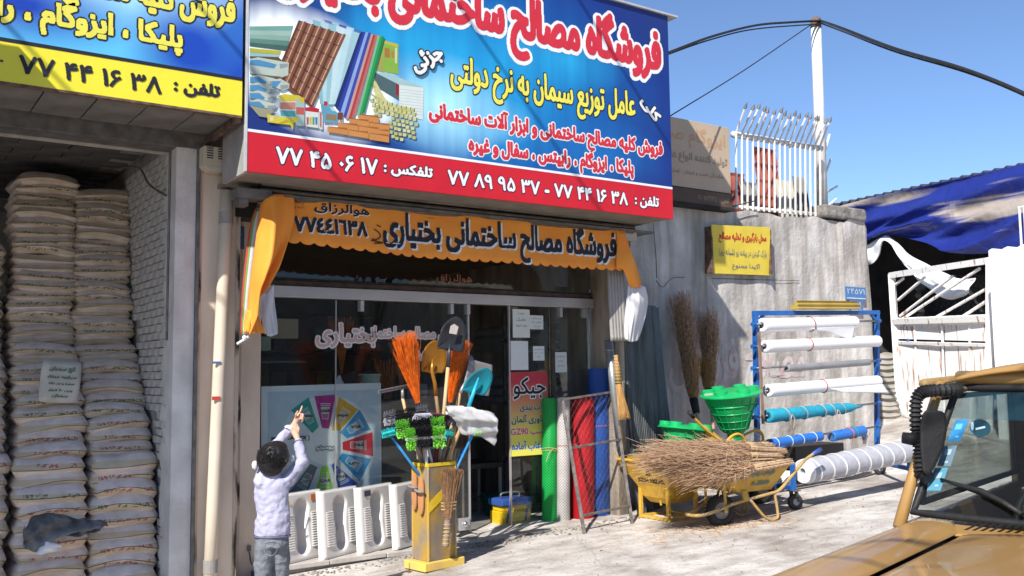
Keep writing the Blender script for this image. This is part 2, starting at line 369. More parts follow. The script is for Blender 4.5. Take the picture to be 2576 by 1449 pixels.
# ================= shop building =================
SH=thing('shop_building','building materials shop with wide glass front under a large blue sign','building',(4.8,-.2,0))
b=MB(); b.box((2.27,-.42,3.14),(7.08,5.8,6.67)); b.build('upper_storey',plaster,SH)
b=MB(); b.box((2.325,-.60,-.35),(2.662,-.02,3.5)); b.box((2.70,-.30,-.35),(2.965,-.02,3.14)); b.box((2.27,-.02,-.35),(2.9,6,3.14)); b.build('left_pillar',plaster,SH,bevel=.008)
stn=mat('sooty_stained_plaster',(.55,.43,.33),(.05,.04,.035),sc=5,rough=.95,bump=.5,bsc=20,stretch=(2.4,2.4,.5),detail=9,thr=(.38,.50))
b=MB(); b.box((2.664,-.50,-.35),(2.698,-.03,3.14)); b.build('dark_joint',darkgap,SH)
b=MB(); b.box((2.630,-.606,-.35),(2.664,-.598,3.3)); b.build('stained_edge',stn,SH)
b=MB(); b.box((2.326,-.606,-.35),(2.345,-.598,3.4)); b.build('stained_edge',stn,SH)
b=MB(); b.box((2.698,-.306,-.35),(2.79,-.299,3.1)); b.build('stained_edge',stn,SH)
b=MB(); b.box((2.95,-.14,-.02),(2.995,-.02,2.95)); b.build('jamb',stonel,SH)
b=MB(); b.box((2.5,-1.27,5.85),(6.93,-.43,6.72)); b.build('projecting_storey',plaster,SH)
b=MB(); b.box((2.4,-1.42,6.72),(7.02,5.8,6.82)); b.build('roof_slab',plaster,SH)
pilr=mat('stained_pillar',(.50,.41,.33),(.16,.13,.10),sc=1.7,rough=.9,bump=.4,bsc=24,stretch=(2.5,2.5,.5),detail=9)
b=MB(); b.box((6.925,-.42,-.2),(7.06,-.02,3.14)); b.box((6.925,-.02,-.2),(7.08,6,3.14)); b.build('right_pillar',pilr,SH,bevel=.006)
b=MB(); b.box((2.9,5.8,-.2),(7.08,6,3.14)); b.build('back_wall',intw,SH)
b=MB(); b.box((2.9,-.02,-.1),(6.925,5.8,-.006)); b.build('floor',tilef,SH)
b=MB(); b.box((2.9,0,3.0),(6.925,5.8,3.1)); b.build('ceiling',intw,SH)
# ledge of stone slabs
xx=2.97; k=0
while xx<7.05:
    wd=random.choice([.62,.7,.55]); x2=min(xx+wd,7.08)
    q=MB(); dz=random.uniform(-.006,.004); q.box((xx+.004,-.52+random.uniform(-.012,.012),-.042+dz),(x2-.004,.0,dz)); q.build('slab',stonel,SH,bevel=.006); xx=x2
b=MB(); b.box((2.9,-.49,-.4),(7.08,-.005,-.045)); b.build('step_base',mat('step_cement',(.34,.30,.26),(.22,.2,.18),sc=6,rough=.9,bump=.4),SH)
# frames
alu=mat('aluminium',(.56,.54,.54),(.5,.48,.48),sc=4,rough=.38,metal=.55,bump=.03)
brfr=mat('brown_frame',(.10,.07,.055),(.05,.037,.03),sc=12,rough=.5)
b=MB(); b.box((2.995,-.07,2.318),(6.925,.05,2.425)); b.build('head_rail',alu,SH,bevel=.006)
b=MB(); b.box((2.995,-.05,2.43),(6.925,.04,2.475)); b.box((2.995,-.03,2.478),(6.925,.0,2.492)); b.box((2.995,-.05,2.93),(6.925,.03,3.0)); b.build('transom_frame',brfr,SH,bevel=.004)
b=MB(); b.box((6.345,-.035,0),(6.385,.03,2.315)); b.build('post',brfr,SH)
b=MB(); b.box((5.79,-.015,0.003),(5.803,.012,2.315)); b.box((5.275,-.015,.003),(5.292,.012,2.315)); b.box((6.895,-.03,0.003),(6.923,.03,2.315)); b.build('edge_strip',alu,SH)
gl=glassmat('window_glass'); 
def pane(x0,x1,z0,z1,y=0): 
    q=MB(); q.box((x0,y-.004,z0),(x1,y+.004,z1)); return q.build('glass_pane',gl,SH,normals=True)
pane(2.997,3.800,.01,2.31); pane(3.806,5.274,.01,2.31); pane(5.805,6.343,.01,2.31); pane(6.387,6.893,.01,2.31)
pane(2.997,4.9,2.494,2.928,-.012); pane(4.904,6.923,2.494,2.928,-.012)
b=MB(); b.box((3.799,-.008,.01),(3.807,.008,2.31)); b.build('glass_joint',alu,SH)
for x in (4.06,5.07,5.27,6.48,6.83):
    q=MB(); q.box((x-.018,-.045,2.21),(x+.018,.03,2.316)); q.build('clamp',alu,SH,bevel=.003)
b=MB(); b.box((5.15,-.03,.02),(5.27,.03,.14)); hf=b.build('hinge_plate',alu,SH,bevel=.003)
b=MB(); b.sphere((5.21,-.045,.08),(.028,.02,.03),12); b.build('lock',mat('chrome',(.75,.75,.75),sc=5,rough=.18,metal=1,bump=0),hf,smooth=True)
# rolled shutter box above
shut=mat('shutter_steel',(.17,.145,.12),(.10,.085,.07),sc=8,rough=.5,metal=.5)
b=MB(); b.box((2.62,-.62,2.93),(7.0,-.38,3.142)); b.build('shutter_housing',darkgap,SH)
for i in range(6):
    q=MB(); z=3.20-.047*i; q.tube([(2.7,-1.02+.045*i*.6,z),(6.75,-1.02+.045*i*.6,z)],.021,8); q.build('shutter_slat',shut,SH,smooth=True)
b=MB(); b.box((2.62,-1.0,3.06),(7.0,-.60,3.08)); b.build('shutter_tray',steelg,SH)
b=MB(); b.box((2.50,-1.02,3.02),(2.78,-.86,3.10)); b.box((2.52,-.98,2.96),(2.60,-.86,3.02)); b.build('bracket',steelg,SH,bevel=.003)
b=MB(); b.box((6.62,-.95,2.97),(6.8,-.8,3.11)); b.build('cable_box',stonel,SH,bevel=.004)
# painted line on the transom glass, vinyl line on the window
fr=flat('faded_red_paint',(.42,.17,.11)); pk=flat('pink_vinyl',(.62,.42,.36)); wh=flat('white_print',(.80,.80,.79)); 
b=MB(); lettering(b,'هوالرزاق',(4.90,2.525,5.33,2.625),onY(-.019),[(0,0,0,(0,0))],cell=.003,bold=.002); b.build('lettering',fr,SH,normals=False)
b=MB(); b2=MB()
lettering(b,'فروش مصالح ساختمانی',(4.08,1.90,5.22,2.07),onY(-.008),[(.012,1,0,(0,0)),(.001,0,.002,(0,0))],cell=.0035,bold=.004)
lettering(b,'بختیاری',(3.60,1.86,4.22,2.09),onY(-.010),[(.014,1,0,(0,0)),(.001,0,.002,(0,0))],cell=.0035,bold=.006)
lettering(b,'۷۷۴۴۱۶۳۸',(4.60,1.74,5.18,1.83),onY(-.008),[(.008,1,0,(0,0)),(.001,0,.002,(0,0))],cell=.0035,bold=.003,raw=True)
b.build('lettering',[pk,wh],SH,normals=False)
# number plates on the pillar
npb=flat('enamel_blue',(.06,.12,.22)); b=MB(); b.box((2.70,-.312,2.70),(2.80,-.304,2.90)); o=b.build('number_plate',npb,loc=(2.75,-.31,2.8)); tag(o,'small dark blue house number plates reading 54 on the pillar by the drainpipe','number plate')
b=MB(); lettering(b,'٥٤',(2.72,2.82,2.78,2.88),onY(-.314),[(0,0,0,(0,0))],cell=.003,bold=.002,raw=True); b.build('lettering',flat('enamel_grey',(.3,.3,.3)),o,normals=False)
# ================= drainpipe =================
dp=thing('drainpipe','cream plastic drainpipe with hopper box running down the beige pillar','drainpipe',(2.43,-.92,-.15))
pvc=mat('cream_plastic_pipe',(.62,.54,.43),(.54,.46,.36),sc=3,rough=.5,bump=.06)
b=MB(); pts=[aY(572,480,-.68),aY(551,900,-.68),aY(527,1440,-.68)]; pts=[pts[0],pts[1],(pts[2][0],pts[2][1],-.12)]
b.tube([pts[0]]+[V3(pts[0])*(1-t)+V3(pts[2])*t for t in (.2,.4,.6,.8)]+[pts[2]],.052,18); b.build('pipe',pvc,dp,smooth=True)
P0=V3(pts[0]);P2=V3(pts[2])
for t in (.07,.93):
    q=MB(); c=P0*(1-t)+P2*t; q.cyl(c-V3((0,0,.05)),c+V3((0,0,.05)),.058,n=18); q.build('coupling',mat('grey_collar',(.3,.28,.26),sc=5,rough=.5),dp,smooth=False)
b=MB(); c=aY(537,395,-.68); b.box(c-V3((.1,.07,.09)),c+V3((.12,.07,.07))); b.prism([c+V3((-.1,-.07,-.09)),c+V3((.12,-.07,-.09)),c+V3((.06,-.07,-.13)),c+V3((-.05,-.07,-.13))],(0,.14,0)); hb=b.build('hopper_box',pvc,dp,bevel=.004)
for i in range(5):
    for s in (-.05,.04): q=MB(); q.box(c+V3((s-.025,-.075,-.03+i*.02)),c+V3((s+.025,-.071,-.022+i*.02))); q.build('slot',darkgap,hb)
for (px,py,cc,w_,h_) in ((546,912,(.10,.14,.35),.05,.018),(544,1002,(.5,.06,.05),.05,.03)):
    q=MB(); c=aY(px,py,-.737); q.box(c-V3((w_/1.6,.002,h_/2)),c+V3((w_/1.6,.012,h_/2))); q.build('sticker',flat('sticker%d'%px,cc),dp)
# ================= retaining wall =================
def wallmat():
    m=bpy.data.materials.new('weathered_concrete'); m.use_nodes=True; nt,b_=nodesof(m); N=nt.nodes.new; L=nt.links.new
    tc=N('ShaderNodeTexCoord'); mp=N('ShaderNodeMapping'); mp.inputs['Scale'].default_value=(3.2,3.2,.28); L(tc.outputs['Object'],mp.inputs[0])
    n1=N('ShaderNodeTexNoise'); n1.inputs['Scale'].default_value=1.6; n1.inputs['Detail'].default_value=8; n1.inputs['Roughness'].default_value=.62; L(mp.outputs[0],n1.inputs[0])
    n2=N('ShaderNodeTexNoise'); n2.inputs['Scale'].default_value=2.2; n2.inputs['Detail'].default_value=9; L(tc.outputs['Object'],n2.inputs[0])
    r1=N('ShaderNodeValToRGB'); r1.color_ramp.elements[0].position=.33; r1.color_ramp.elements[0].color=(.33,.30,.27,1); r1.color_ramp.elements[1].position=.62; r1.color_ramp.elements[1].color=(.62,.59,.57,1)
    e=r1.color_ramp.elements.new(.48); e.color=(.48,.45,.42,1); L(n1.outputs[0],r1.inputs[0])
    r2=N('ShaderNodeValToRGB'); r2.color_ramp.elements[0].position=.35; r2.color_ramp.elements[0].color=(.72,.7,.68,1); r2.color_ramp.elements[1].position=.7; r2.color_ramp.elements[1].color=(1.08,1.08,1.08,1); L(n2.outputs[0],r2.inputs[0])
    mx=N('ShaderNodeMix'); mx.data_type='RGBA'; mx.blend_type='MULTIPLY'; mx.inputs[0].default_value=1; L(r1.outputs[0],mx.inputs[6]); L(r2.outputs[0],mx.inputs[7]); L(mx.outputs[2],b_.inputs[0])
    b_.inputs['Roughness'].default_value=.95; bp=N('ShaderNodeBump'); bp.inputs['Strength'].default_value=.5; bp.inputs['Distance'].default_value=.03; n3=N('ShaderNodeTexNoise'); n3.inputs['Scale'].default_value=14; n3.inputs['Detail'].default_value=9; L(tc.outputs['Object'],n3.inputs[0]); L(n3.outputs[0],bp.inputs['Height']); L(bp.outputs[0],b_.inputs['Normal']); return m
wm=wallmat()
RW=thing('concrete_wall','tall weathered concrete yard wall with faded red painted writing and vertical stains','wall',(10,.6,.2))
b=MB(); rows=[]; nx=70
def wtop(x): 
    z=3.76+.02*(x-8.5)*.9+.018*math.sin(x*5)+.012*math.sin(x*13.1)
    if x>12.35: z+= .05
    if x>12.72: z-=.12*((x-12.72)/.2)**2
    return z
for j in range(26):
    t=j/25; r=[]
    for i in range(nx+1):
        x=7.06+5.86*i/nx; zt=wtop(x); z0=gz(x)-.1; z=z0+(zt-z0)*t
        y=.5+.012*math.sin(x*3+z*2)+.008*math.sin(x*9-z*5)-(.03 if x>12.2 else 0)*(1 if x>12.25 else .5)
        if x>12.85: y+=.04*((x-12.85)/.07)**2*(.6+.4*math.sin(z*4))
        r.append((x,y,z))
    rows.append(r)
front=list(rows); b.grid(front)
top=front[-1]; back=[(p[0],p[1]+.45,p[2]+.0) for p in top]; b.grid([top,back]); b.grid([[ (p[0],.95,p[2]) for p in r] for r in front])
b.grid([[r[-1],(r[-1][0]-.0,.95,r[-1][2])] for r in front])
b.build('wall',wm,RW,smooth=False,normals=False)
terr=mat('terrace_cement',(.4,.38,.35),sc=3,rough=.9)
b=MB(); b.box((7.1,.96,3.3),(12.75,6,3.72)); b.box((7.1,3,0),(12.6,3.2,3.4)); b.box((12.45,.96,0),(12.65,6,3.35)); b.build('terrace',terr,RW)
b=MB(); P=[aY(2010,528,.55),aY(2105,528,.55)]; z=P[0][2]; b.box((11.85,.44,3.86),(12.85,.82,4.05)); b.build('coping_block',mat('rough_block',(.30,.28,.25),(.15,.14,.13),sc=9,rough=.95,bump=.9,bsc=14),RW,bevel=.03)
rd=mat('faded_red_wall_paint',(.52,.38,.385),(.57,.54,.52),sc=7,rough=.9,bump=.1,thr=(.42,.6)); bl=mat('faded_blue_wall_paint',(.34,.35,.41),(.55,.53,.52),sc=5,rough=.9,thr=(.42,.6))
b=MB()
def wl(x,z,l): return (x,.5+.012*math.sin(x*3+z*2)+.008*math.sin(x*9-z*5)-.006-l,z)
lettering(b,'مصالح فروشی',(8.6,1.2,11.3,2.05),wl,[(0,0,0,(0,0))],cell=.012,bold=.018)
lettering(b,'ماه',(9.0,.35,9.85,.95),wl,[(0,1,0,(0,0))],cell=.012,bold=.03)
b.build('painted_writing',[rd,bl],RW,normals=False)
# cracks as thin recessed-looking strips: real shallow ridge of broken plaster
b=MB()
for (pts) in ([(1650,705),(1668,722),(1690,700),(1722,698)],[(1790,700),(1850,702),(1920,704),(2010,706)],[(1643,560),(1650,640),(1652,700)]):
    b.tube(crom([aY(x,y,.485) for x,y in pts],5),.0035,5)
b.build('crack',darkgap,RW)
# hanging cable on the wall
b=MB(); b.tube(crom([aY(x,y,.40) for x,y in [(1712,500),(1745,522),(1790,530),(1840,520),(1900,505)]],6),.008,6); o=b.build('sagging_cable',darkgap,loc=aY(1790,530,.4)); tag(o,'thin dark cable sagging along the top of the concrete wall below the brown sign','cable')
# small blue number plates on the wall corner
for (q,txt,lab) in (((2127,724,2176,744+10),'۲۴۵۷۱','upper torn blue number plate on the corner of the concrete wall'),((2138,756,2168,785),'۳۵۸','lower blue number plate reading 358 on the corner of the concrete wall')):
    a=aY(q[0],q[3],.42); c=aY(q[2],q[1],.42); m_=MB(); m_.box((a[0],.41,a[2]),(c[0],.425,c[2])); o=m_.build('number_plate',flat('plate_blue',(.07,.19,.42)),loc=(a[0],.42,a[2])); tag(o,lab,'number plate')
    m_=MB(); lettering(m_,txt,(a[0]+.03,a[2]+(c[2]-a[2])*.45,c[0]-.03,c[2]-.02),onY(.407),[(0,0,0,(0,0))],cell=.006,bold=.004,raw=True)
    m_.box((a[0]+.02,.404,a[2]+.02),(c[0]-.02,.4075,a[2]+.035)); m_.build('lettering',flat('plate_white',(.6,.62,.65)),o,normals=False)
# yellow notice sign
ys=thing('notice_sign','yellow metal notice with red and blue Persian writing on the concrete wall','sign',(10,.45,3.2))
yel=mat('yellow_enamel',(.78,.60,.07),(.70,.53,.06),sc=5,rough=.4,bump=.04)
C4=[aY(1795,688,.42),aY(1941,693,.42),aY(1937,572,.36),aY(1790,565,.36)]; b=MB(); b.prism(C4,(0,.014,0)); b.build('plate',yel,ys,bevel=.002)
b=MB(); b.box((C4[3][0]-.0,.375,C4[0][2]),(C4[3][0]+.03,.5,C4[3][2]-.02)); b.build('bracket',rust,ys)
b=MB(); b.box((C4[1][0]-.06,.375,C4[1][2]+.02),(C4[1][0]-.03,.5,C4[2][2]-.03)); b.build('bracket',rust,ys)
def onys(x,z,l):
    t=(z-2.9)/(3.57-2.9); k=(x-9.43)/(10.6-9.43); return (x,.418-.06*t-l,z+.045*(k-.2)*(.4+.6*t))
b=MB(); lettering(b,'محل بارگیری و تخلیه مصالح',(9.47,3.30,10.42,3.465),onys,[(0,0,.004,(0,0))],cell=.004,bold=.004)
lettering(b,'پارک کردن در پیاده رو (شبانه روز)',(9.48,3.11,10.44,3.235),onys,[(0,1,.004,(0,0))],cell=.004,bold=.003)
lettering(b,'اکیداً ممنوع'.replace('ً',''),(9.75,2.945,10.30,3.045),onys,[(0,1,.004,(0,0))],cell=.004,bold=.003)
b.build('lettering',[flat('sign_red',(.55,.03,.03)),flat('sign_blue',(.05,.10,.25))],ys,normals=False)
# brown faded sign panel above
bs=thing('faded_sign_board','faded brown sign board with ghosted orange Persian writing standing on the wall','sign',(8.9,.3,3.8))
brm=mat('faded_brown_board',(.52,.40,.29),(.43,.33,.24),sc=1.5,rough=.6,bump=.08,stretch=(1,1,.5))
b=MB(); b.box((7.2,.30,3.95),(9.66,.36,4.86)); b.build('panel',brm,bs,bevel=.006)
b=MB(); b.box((7.2,.285,3.76),(9.66,.36,3.948)); b.build('lower_band',mat('dark_brown_band',(.12,.075,.05),(.08,.05,.035),sc=3,rough=.6),bs,bevel=.004)
b=MB(); b.box((7.2,.27,3.72),(9.68,.45,3.758)); b.box((7.2,.29,3.95),(9.66,.299,3.958)); b.build('frame',darkgap,bs)
b=MB(); lettering(b,'ایزوگام صبای شرق',(7.55,4.49,9.58,4.78),onY(.298),[(0,0,0,(0,0))],cell=.006,bold=.008)
lettering(b,'تولید کننده انواع عایقهای رطوبتی',(7.75,4.28,9.60,4.43),onY(.297),[(.006,1,0,(0,0)),(0,2,.002,(0,0))],cell=.005,bold=.003)
lettering(b,'نمایندگی نصب و فروش : تهران ، رسالت بختیاری',(8.0,4.13,9.52,4.21),onY(.297),[(0,1,0,(0,0))],cell=.005,bold=.002)
lettering(b,'تلفن :',(9.40,3.80,9.60,3.89),onY(.282),[(0,3,0,(0,0))],cell=.005,bold=.003)
lettering(b,'۰۲۱ - ۷۷۴۴۱۶۳۸',(9.00,3.815,9.36,3.89),onY(.282),[(0,3,0,(0,0))],cell=.005,bold=.003,raw=True)
b.build('lettering',[flat('ghost_orange',(.48,.30,.18)),flat('ghost_brown',(.24,.18,.13)),flat('ghost_tan',(.38,.3,.22)),flat('ghost_cream',(.34,.28,.22))],bs,normals=False)
# ================= railing on the wall =================
wp=mat('white_gloss_paint',(.74,.72,.69),(.62,.59,.55),sc=9,rough=.45,bump=.08)
RL=thing('railing','white spiked steel railing on top of the concrete wall','railing',(10.8,.62,3.85))
A0,A1=aY(1843,338,.62),aY(2066,374,.62); b=MB(); b.tube([A0,A1],.045,10); b.build('top_rail',wp,RL,smooth=True)
Bb0,Bb1=aY(1846,519,.62),aY(2070,540,.62); b=MB(); b.tube([Bb0,Bb1],.025,8); b.build('bottom_rail',wp,RL,smooth=True)
N=17
for i in range(N):
    t=(i+.15)/N; a=A0*(1-t)+A1*t; c=Bb0*(1-t)+Bb1*t
    j=V3((0,-.02,0)); q=MB(); tip=a+V3((random.uniform(-.03,.03),-.25+random.uniform(-.02,.03),.34+random.uniform(-.03,.03)))
    q.tube([c-V3((0,.03,.04)),a+j-V3((0,.03,.02)),a+j+V3((0,-.045,.04)),tip],.016,6); d=nrm(tip-(a+j)); q.tube([tip-d*.01,tip+d*.07],[.03,.002],6,1)
    q.build('bar',[wp,steelg],RL)
for (x0,y0,x1,y1,Y) in ((2065,470,2090,400,1.3),(2069,490,2107,468,2.0),(2078,522,2104,500,2.6),(2058,440,2087,338,.9)):
    q=MB(); a=aY(x0,y0,Y); tp=aY(x1,y1,Y-.1); q.tube([a,tp],.02,6); q.build('bar',wp,RL)
PO=thing('utility_post','tall white round steel post carrying black cables above the concrete wall','post',(12.25,.8,4))
pt,pb=aY(2052,52,.8),aY(2069,522,.8); b=MB(); b.tube([pb,pt],[.085,.078],16); b.build('pole',wp,PO,smooth=True)
b=MB(); b.tube([pt-V3((0,0,.12)),pt+V3((0,0,.02)),pt+V3((0,0,.06))],[.085,.08,.03],16); b.build('cap',rust,PO,smooth=True)
blk=mat('black_rubber',(.022,.022,.024),sc=12,rough=.6)
def cable(name,pts,r,lab):
    q=MB(); q.tube(crom(pts,8),r,6); o=q.build(name,blk,loc=pts[0]); tag(o,lab,'cable'); return o
e0=V3((6.6,-.9,6.05))
c1=aY(1688,130,.0); cable('overhead_cable',[aY(1560,178,-.6),c1,aY(1790,92,.3),aY(1900,64,.5),aY(1990,56,.7),pt+V3((0,-.09,-.03))],.018,'thick black cable from the blue shop sign up to the white post')
cable('overhead_cable',[aY(1560,185,-.6),aY(1688,134,.02),aY(1790,99,.3),aY(1900,73,.5),pt+V3((0,-.09,-.08))],.011,'thinner black cable just under the thick one, between the sign and the white post')
cable('overhead_cable',[aY(1600,345,-.3),aY(1692,288,-.2),aY(1870,178,.3),aY(2040,62,.75)],.008,'thin straight wire rising from behind the sign to the post top')
cable('overhead_cable',[pt+V3((.02,-.09,-.03)),aD(2120,72,13),aD(2250,122,11.8),aD(2420,172,10.6),aD(2576,235,9.8),aD(2760,330,9)],.020,'thick bundled black cable running from the white post to the right edge of the photo')
cable('overhead_cable',[pt+V3((.02,-.09,-.07)),aD(2130,83,13.02),aD(2252,130,11.83),aD(2430,182,10.6),aD(2576,240,9.82),aD(2760,334,9)],.011,'slimmer black cable wound below the bundled cable, right of the white post')
# wires crossing above the street whose shadows fall on the signs
def shadow_wire(pa,pb_,Y,m,name,r,lab):
    A=aY(*pa,Y);B=aY(*pb_,Y); t0=3.2; sd=(B-A); k=-sd[2]/1.05; q0=A-V3((1,.62,-1.05))*t0; q1=B-V3((1,.62,-1.05))*(t0+k*1.0)
    d=q1-q0; return cable(name,[q0-d*1.0,q0,q1,q1+d*1.5],r,lab)
shadow_wire((1145,0),(1511,530),-1.4,0,'street_wire',.016,'overhead street wire casting the long diagonal shadow across the middle of the blue sign')
shadow_wire((1487,48),(1682,362),-1.4,0,'street_wire',.016,'overhead street wire casting the short shadow at the right of the blue sign')
shadow_wire((743,317),(850,450),-1.4,0,'street_wire',.014,'overhead street wire casting a faint shadow over the red phone strip')
shadow_wire((0,43),(163,217),-1.4,0,'street_wire',.014,'overhead street wire casting the lower shadow on the left yellow and blue sign')
shadow_wire((487,0),(611,143),-1.4,0,'street_wire',.014,'overhead street wire casting the upper shadow on the left sign')
# ================= stacked roofing sheets behind the railing =================
redt=mat('brick_red_tile_sheet',(.36,.095,.06),(.27,.07,.05),sc=6,rough=.7); gryt=mat('grey_tile_sheet',(.25,.24,.22),(.16,.155,.145),sc=6,rough=.8); crm=mat('cream_ribbed_sheet',(.45,.43,.36),sc=4,rough=.6)
def tilesheet(name,px0,px1,py0,py1,Y,m,lab,ribs,steps,grp=None,wav=.0):
    a=aY(px0,py1,Y); c=aY(px1,py0,Y); z0=3.72; q=MB(); nx=ribs*6; nz=max(steps*6,2); rows=[]
    for j in range(nz+1):
        t=j/nz; z=z0+(c[2]-z0)*t; rows.append([(a[0]+(c[0]-a[0])*i/nx, Y+.03*abs(math.sin(math.pi*i/6))+(.03*((t*steps)%1) if steps>1 else 0)+.1*t, z) for i in range(nx+1)])
    q.grid(rows); o=q.build(name,m,loc=(a[0],Y,z0),solid=.012); tag(o,lab,'roofing sheet',grp); return o
tilesheet('roofing_sheet',1846,1886,435,520,1.2,redt,'short brick red moulded roofing sheet at the left end behind the railing',2,3)
tilesheet('roofing_sheet',1878,1916,458,520,1.0,gryt,'dark grey moulded roofing sheet between the two red ones behind the railing',3,3)
tilesheet('roofing_sheet',1915,1966,374,520,1.1,redt,'tall brick red ribbed roofing sheet standing upright behind the railing',4,5)
tilesheet('roofing_sheet',1963,2014,455,525,1.0,crm,'cream ribbed metal sheet behind the right half of the railing',6,1)
tilesheet('roofing_sheet',2012,2040,445,525,.95,gryt,'pale curled corrugated sheets near the white post behind the railing',5,1)
# ================= yard: shed, tarpaulin, gate, boundary =================
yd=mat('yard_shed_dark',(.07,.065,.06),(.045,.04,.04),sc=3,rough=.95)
S1=aD(2085,520,19); S2=aD(2600,410,15.0); dS=nrm(S2-S1); 
SHD=thing('yard_shed','corrugated roofed shed with open dark interior in the yard behind the gate','shed',(15.5,3,.5))
inn=V3((dS[1],-dS[0],0)); inn=-inn if inn[0]<0 else inn
q=MB(); n=120; rows=[]
for j in range(2):
    rows.append([S1+dS*(-1+8.5*i/n)+inn*(7*j)+V3((0,0,.6*j+.045*math.sin(i*2*math.pi/3))) for i in range(n+1)])
q.grid(rows); q.build('corrugated_roof',mat('dark_roof_sheet',(.06,.062,.07),sc=6,rough=.6),SHD,solid=.03)
q=MB(); E0=S1-dS*1; E1=S1+dS*7.5; zt=S1[2]-.1
def wq(mb,a,b_,z0,z1): a=V3(a);b_=V3(b_); mb.bar((a[0],a[1],(z0+z1)/2),(b_[0],b_[1],(z0+z1)/2),.12,z1-z0)
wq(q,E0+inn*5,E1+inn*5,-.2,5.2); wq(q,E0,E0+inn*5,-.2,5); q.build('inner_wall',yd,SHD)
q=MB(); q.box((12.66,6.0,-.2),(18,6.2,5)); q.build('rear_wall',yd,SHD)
# tarpaulin
tarm=bpy.data.materials.new('blue_tarpaulin'); tarm.use_nodes=True; nt,bb=nodesof(tarm)
tc=nt.nodes.new('ShaderNodeTexCoord'); n1=nt.nodes.new('ShaderNodeTexNoise'); n1.inputs['Scale'].default_value=.9; n1.inputs['Detail'].default_value=4; nt.links.new(tc.outputs['Object'],n1.inputs[0])
rr=nt.nodes.new('ShaderNodeValToRGB'); rr.color_ramp.elements[0].color=(.012,.02,.15,1); rr.color_ramp.elements[1].color=(.022,.04,.27,1); nt.links.new(n1.outputs[0],rr.inputs[0]); 
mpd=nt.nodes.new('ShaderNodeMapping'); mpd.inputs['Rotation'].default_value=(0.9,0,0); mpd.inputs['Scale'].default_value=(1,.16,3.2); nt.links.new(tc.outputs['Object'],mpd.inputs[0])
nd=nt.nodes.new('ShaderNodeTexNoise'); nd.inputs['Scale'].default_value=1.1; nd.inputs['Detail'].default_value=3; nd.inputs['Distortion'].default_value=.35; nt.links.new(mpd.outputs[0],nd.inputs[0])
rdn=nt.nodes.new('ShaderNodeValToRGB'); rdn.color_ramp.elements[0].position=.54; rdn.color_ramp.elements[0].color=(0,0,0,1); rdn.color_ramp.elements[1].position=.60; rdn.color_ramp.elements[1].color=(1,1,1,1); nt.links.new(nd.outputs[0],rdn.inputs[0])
mxd=nt.nodes.new('ShaderNodeMix'); mxd.data_type='RGBA'; nt.links.new(rdn.outputs[0],mxd.inputs[0]); nt.links.new(rr.outputs[0],mxd.inputs[6]); mxd.inputs[7].default_value=(.36,.31,.27,1); nt.links.new(mxd.outputs[2],bb.inputs[0]); bb.inputs['Roughness'].default_value=.34; bb.inputs['Sheen Weight'].default_value=.0  # tan streaks painted into the blue stand in for sunlit, dusty creases
bp=nt.nodes.new('ShaderNodeBump'); bp.inputs['Strength'].default_value=.28; bp.inputs['Distance'].default_value=.15; n2=nt.nodes.new('ShaderNodeTexNoise'); n2.inputs['Scale'].default_value=2.2; n2.inputs['Detail'].default_value=3; n2.inputs['Distortion'].default_value=1.5; nt.links.new(tc.outputs['Object'],n2.inputs[0]); nt.links.new(n2.outputs[0],bp.inputs['Height']); nt.links.new(bp.outputs[0],bb.inputs['Normal'])
q=MB()
def S(px,py,k=0): # point on the hanging plane just outside the eave
    # intersect ray with vertical plane through S1,S2 offset by k outward
    nrmv=-inn; P0=S1-inn*(.12+k); d=ray(px,py); t=(P0-CAM).dot(nrmv)/d.dot(nrmv); return CAM+d*t
rows=[[(2090,524),(2200,497),(2330,468),(2450,440),(2620,400)],
      [(2120,570),(2220,545),(2340,520),(2460,500),(2620,470)],
      [(2150,600),(2230,575),(2350,560),(2470,560),(2620,540)],
      [(2158,630),(2232,592),(2330,610),(2440,640),(2620,620)]]
G=sheet([[S(*p) for p in r] for r in rows],16)
for i,r in enumerate(G):
    for j,p in enumerate(r):
        t=i/(len(G)-1); s=j/(len(r)-1); w_=s*6+t*5.5; sp_=lambda x: (1-abs(math.sin(x)))**1.6; r[j]=p-inn*(.20*sp_(w_)*t+.07*sp_(w_*1.7+1.1+s*2)*min(1,t*2)+.02*sp_(s*15-t*5)*t+.05*math.sin(s*5+t*17))
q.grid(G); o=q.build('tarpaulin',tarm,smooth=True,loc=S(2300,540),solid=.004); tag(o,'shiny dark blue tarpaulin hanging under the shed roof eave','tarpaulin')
whc=mat('white_cloth_lining',(.78,.78,.80),(.66,.66,.70),sc=5,rough=.7,bump=.2)
q=MB(); G=sheet([[S(2152,632,.05),S(2195,610,.05),S(2231,591,.05),S(2290,640,.05),S(2350,675,.05),S(2410,700,.05),S(2455,700,.05)],
  [S(2152,648,.1),S(2195,640,.1),S(2230,598,.15),S(2282,655,.15),S(2340,705,.15),S(2395,735,.15),S(2440,725,.1)],
  [S(2156,665,.1),S(2200,660,.12),S(2229,605,.2),S(2275,668,.2),S(2325,715,.2),S(2380,752,.15),S(2425,745,.1)]],6)
for i,r in enumerate(G):
    for j,p in enumerate(r): r[j]=p-inn*(.03*math.sin(j*.45+i*.8)+.02*math.sin(j*1.1-i*.4))
q.grid(G); o=q.build('tarpaulin_lining',whc,smooth=True,loc=S(2230,600),solid=.01); tag(o,'white folded underside of the tarpaulin drooping over the gate','cloth')
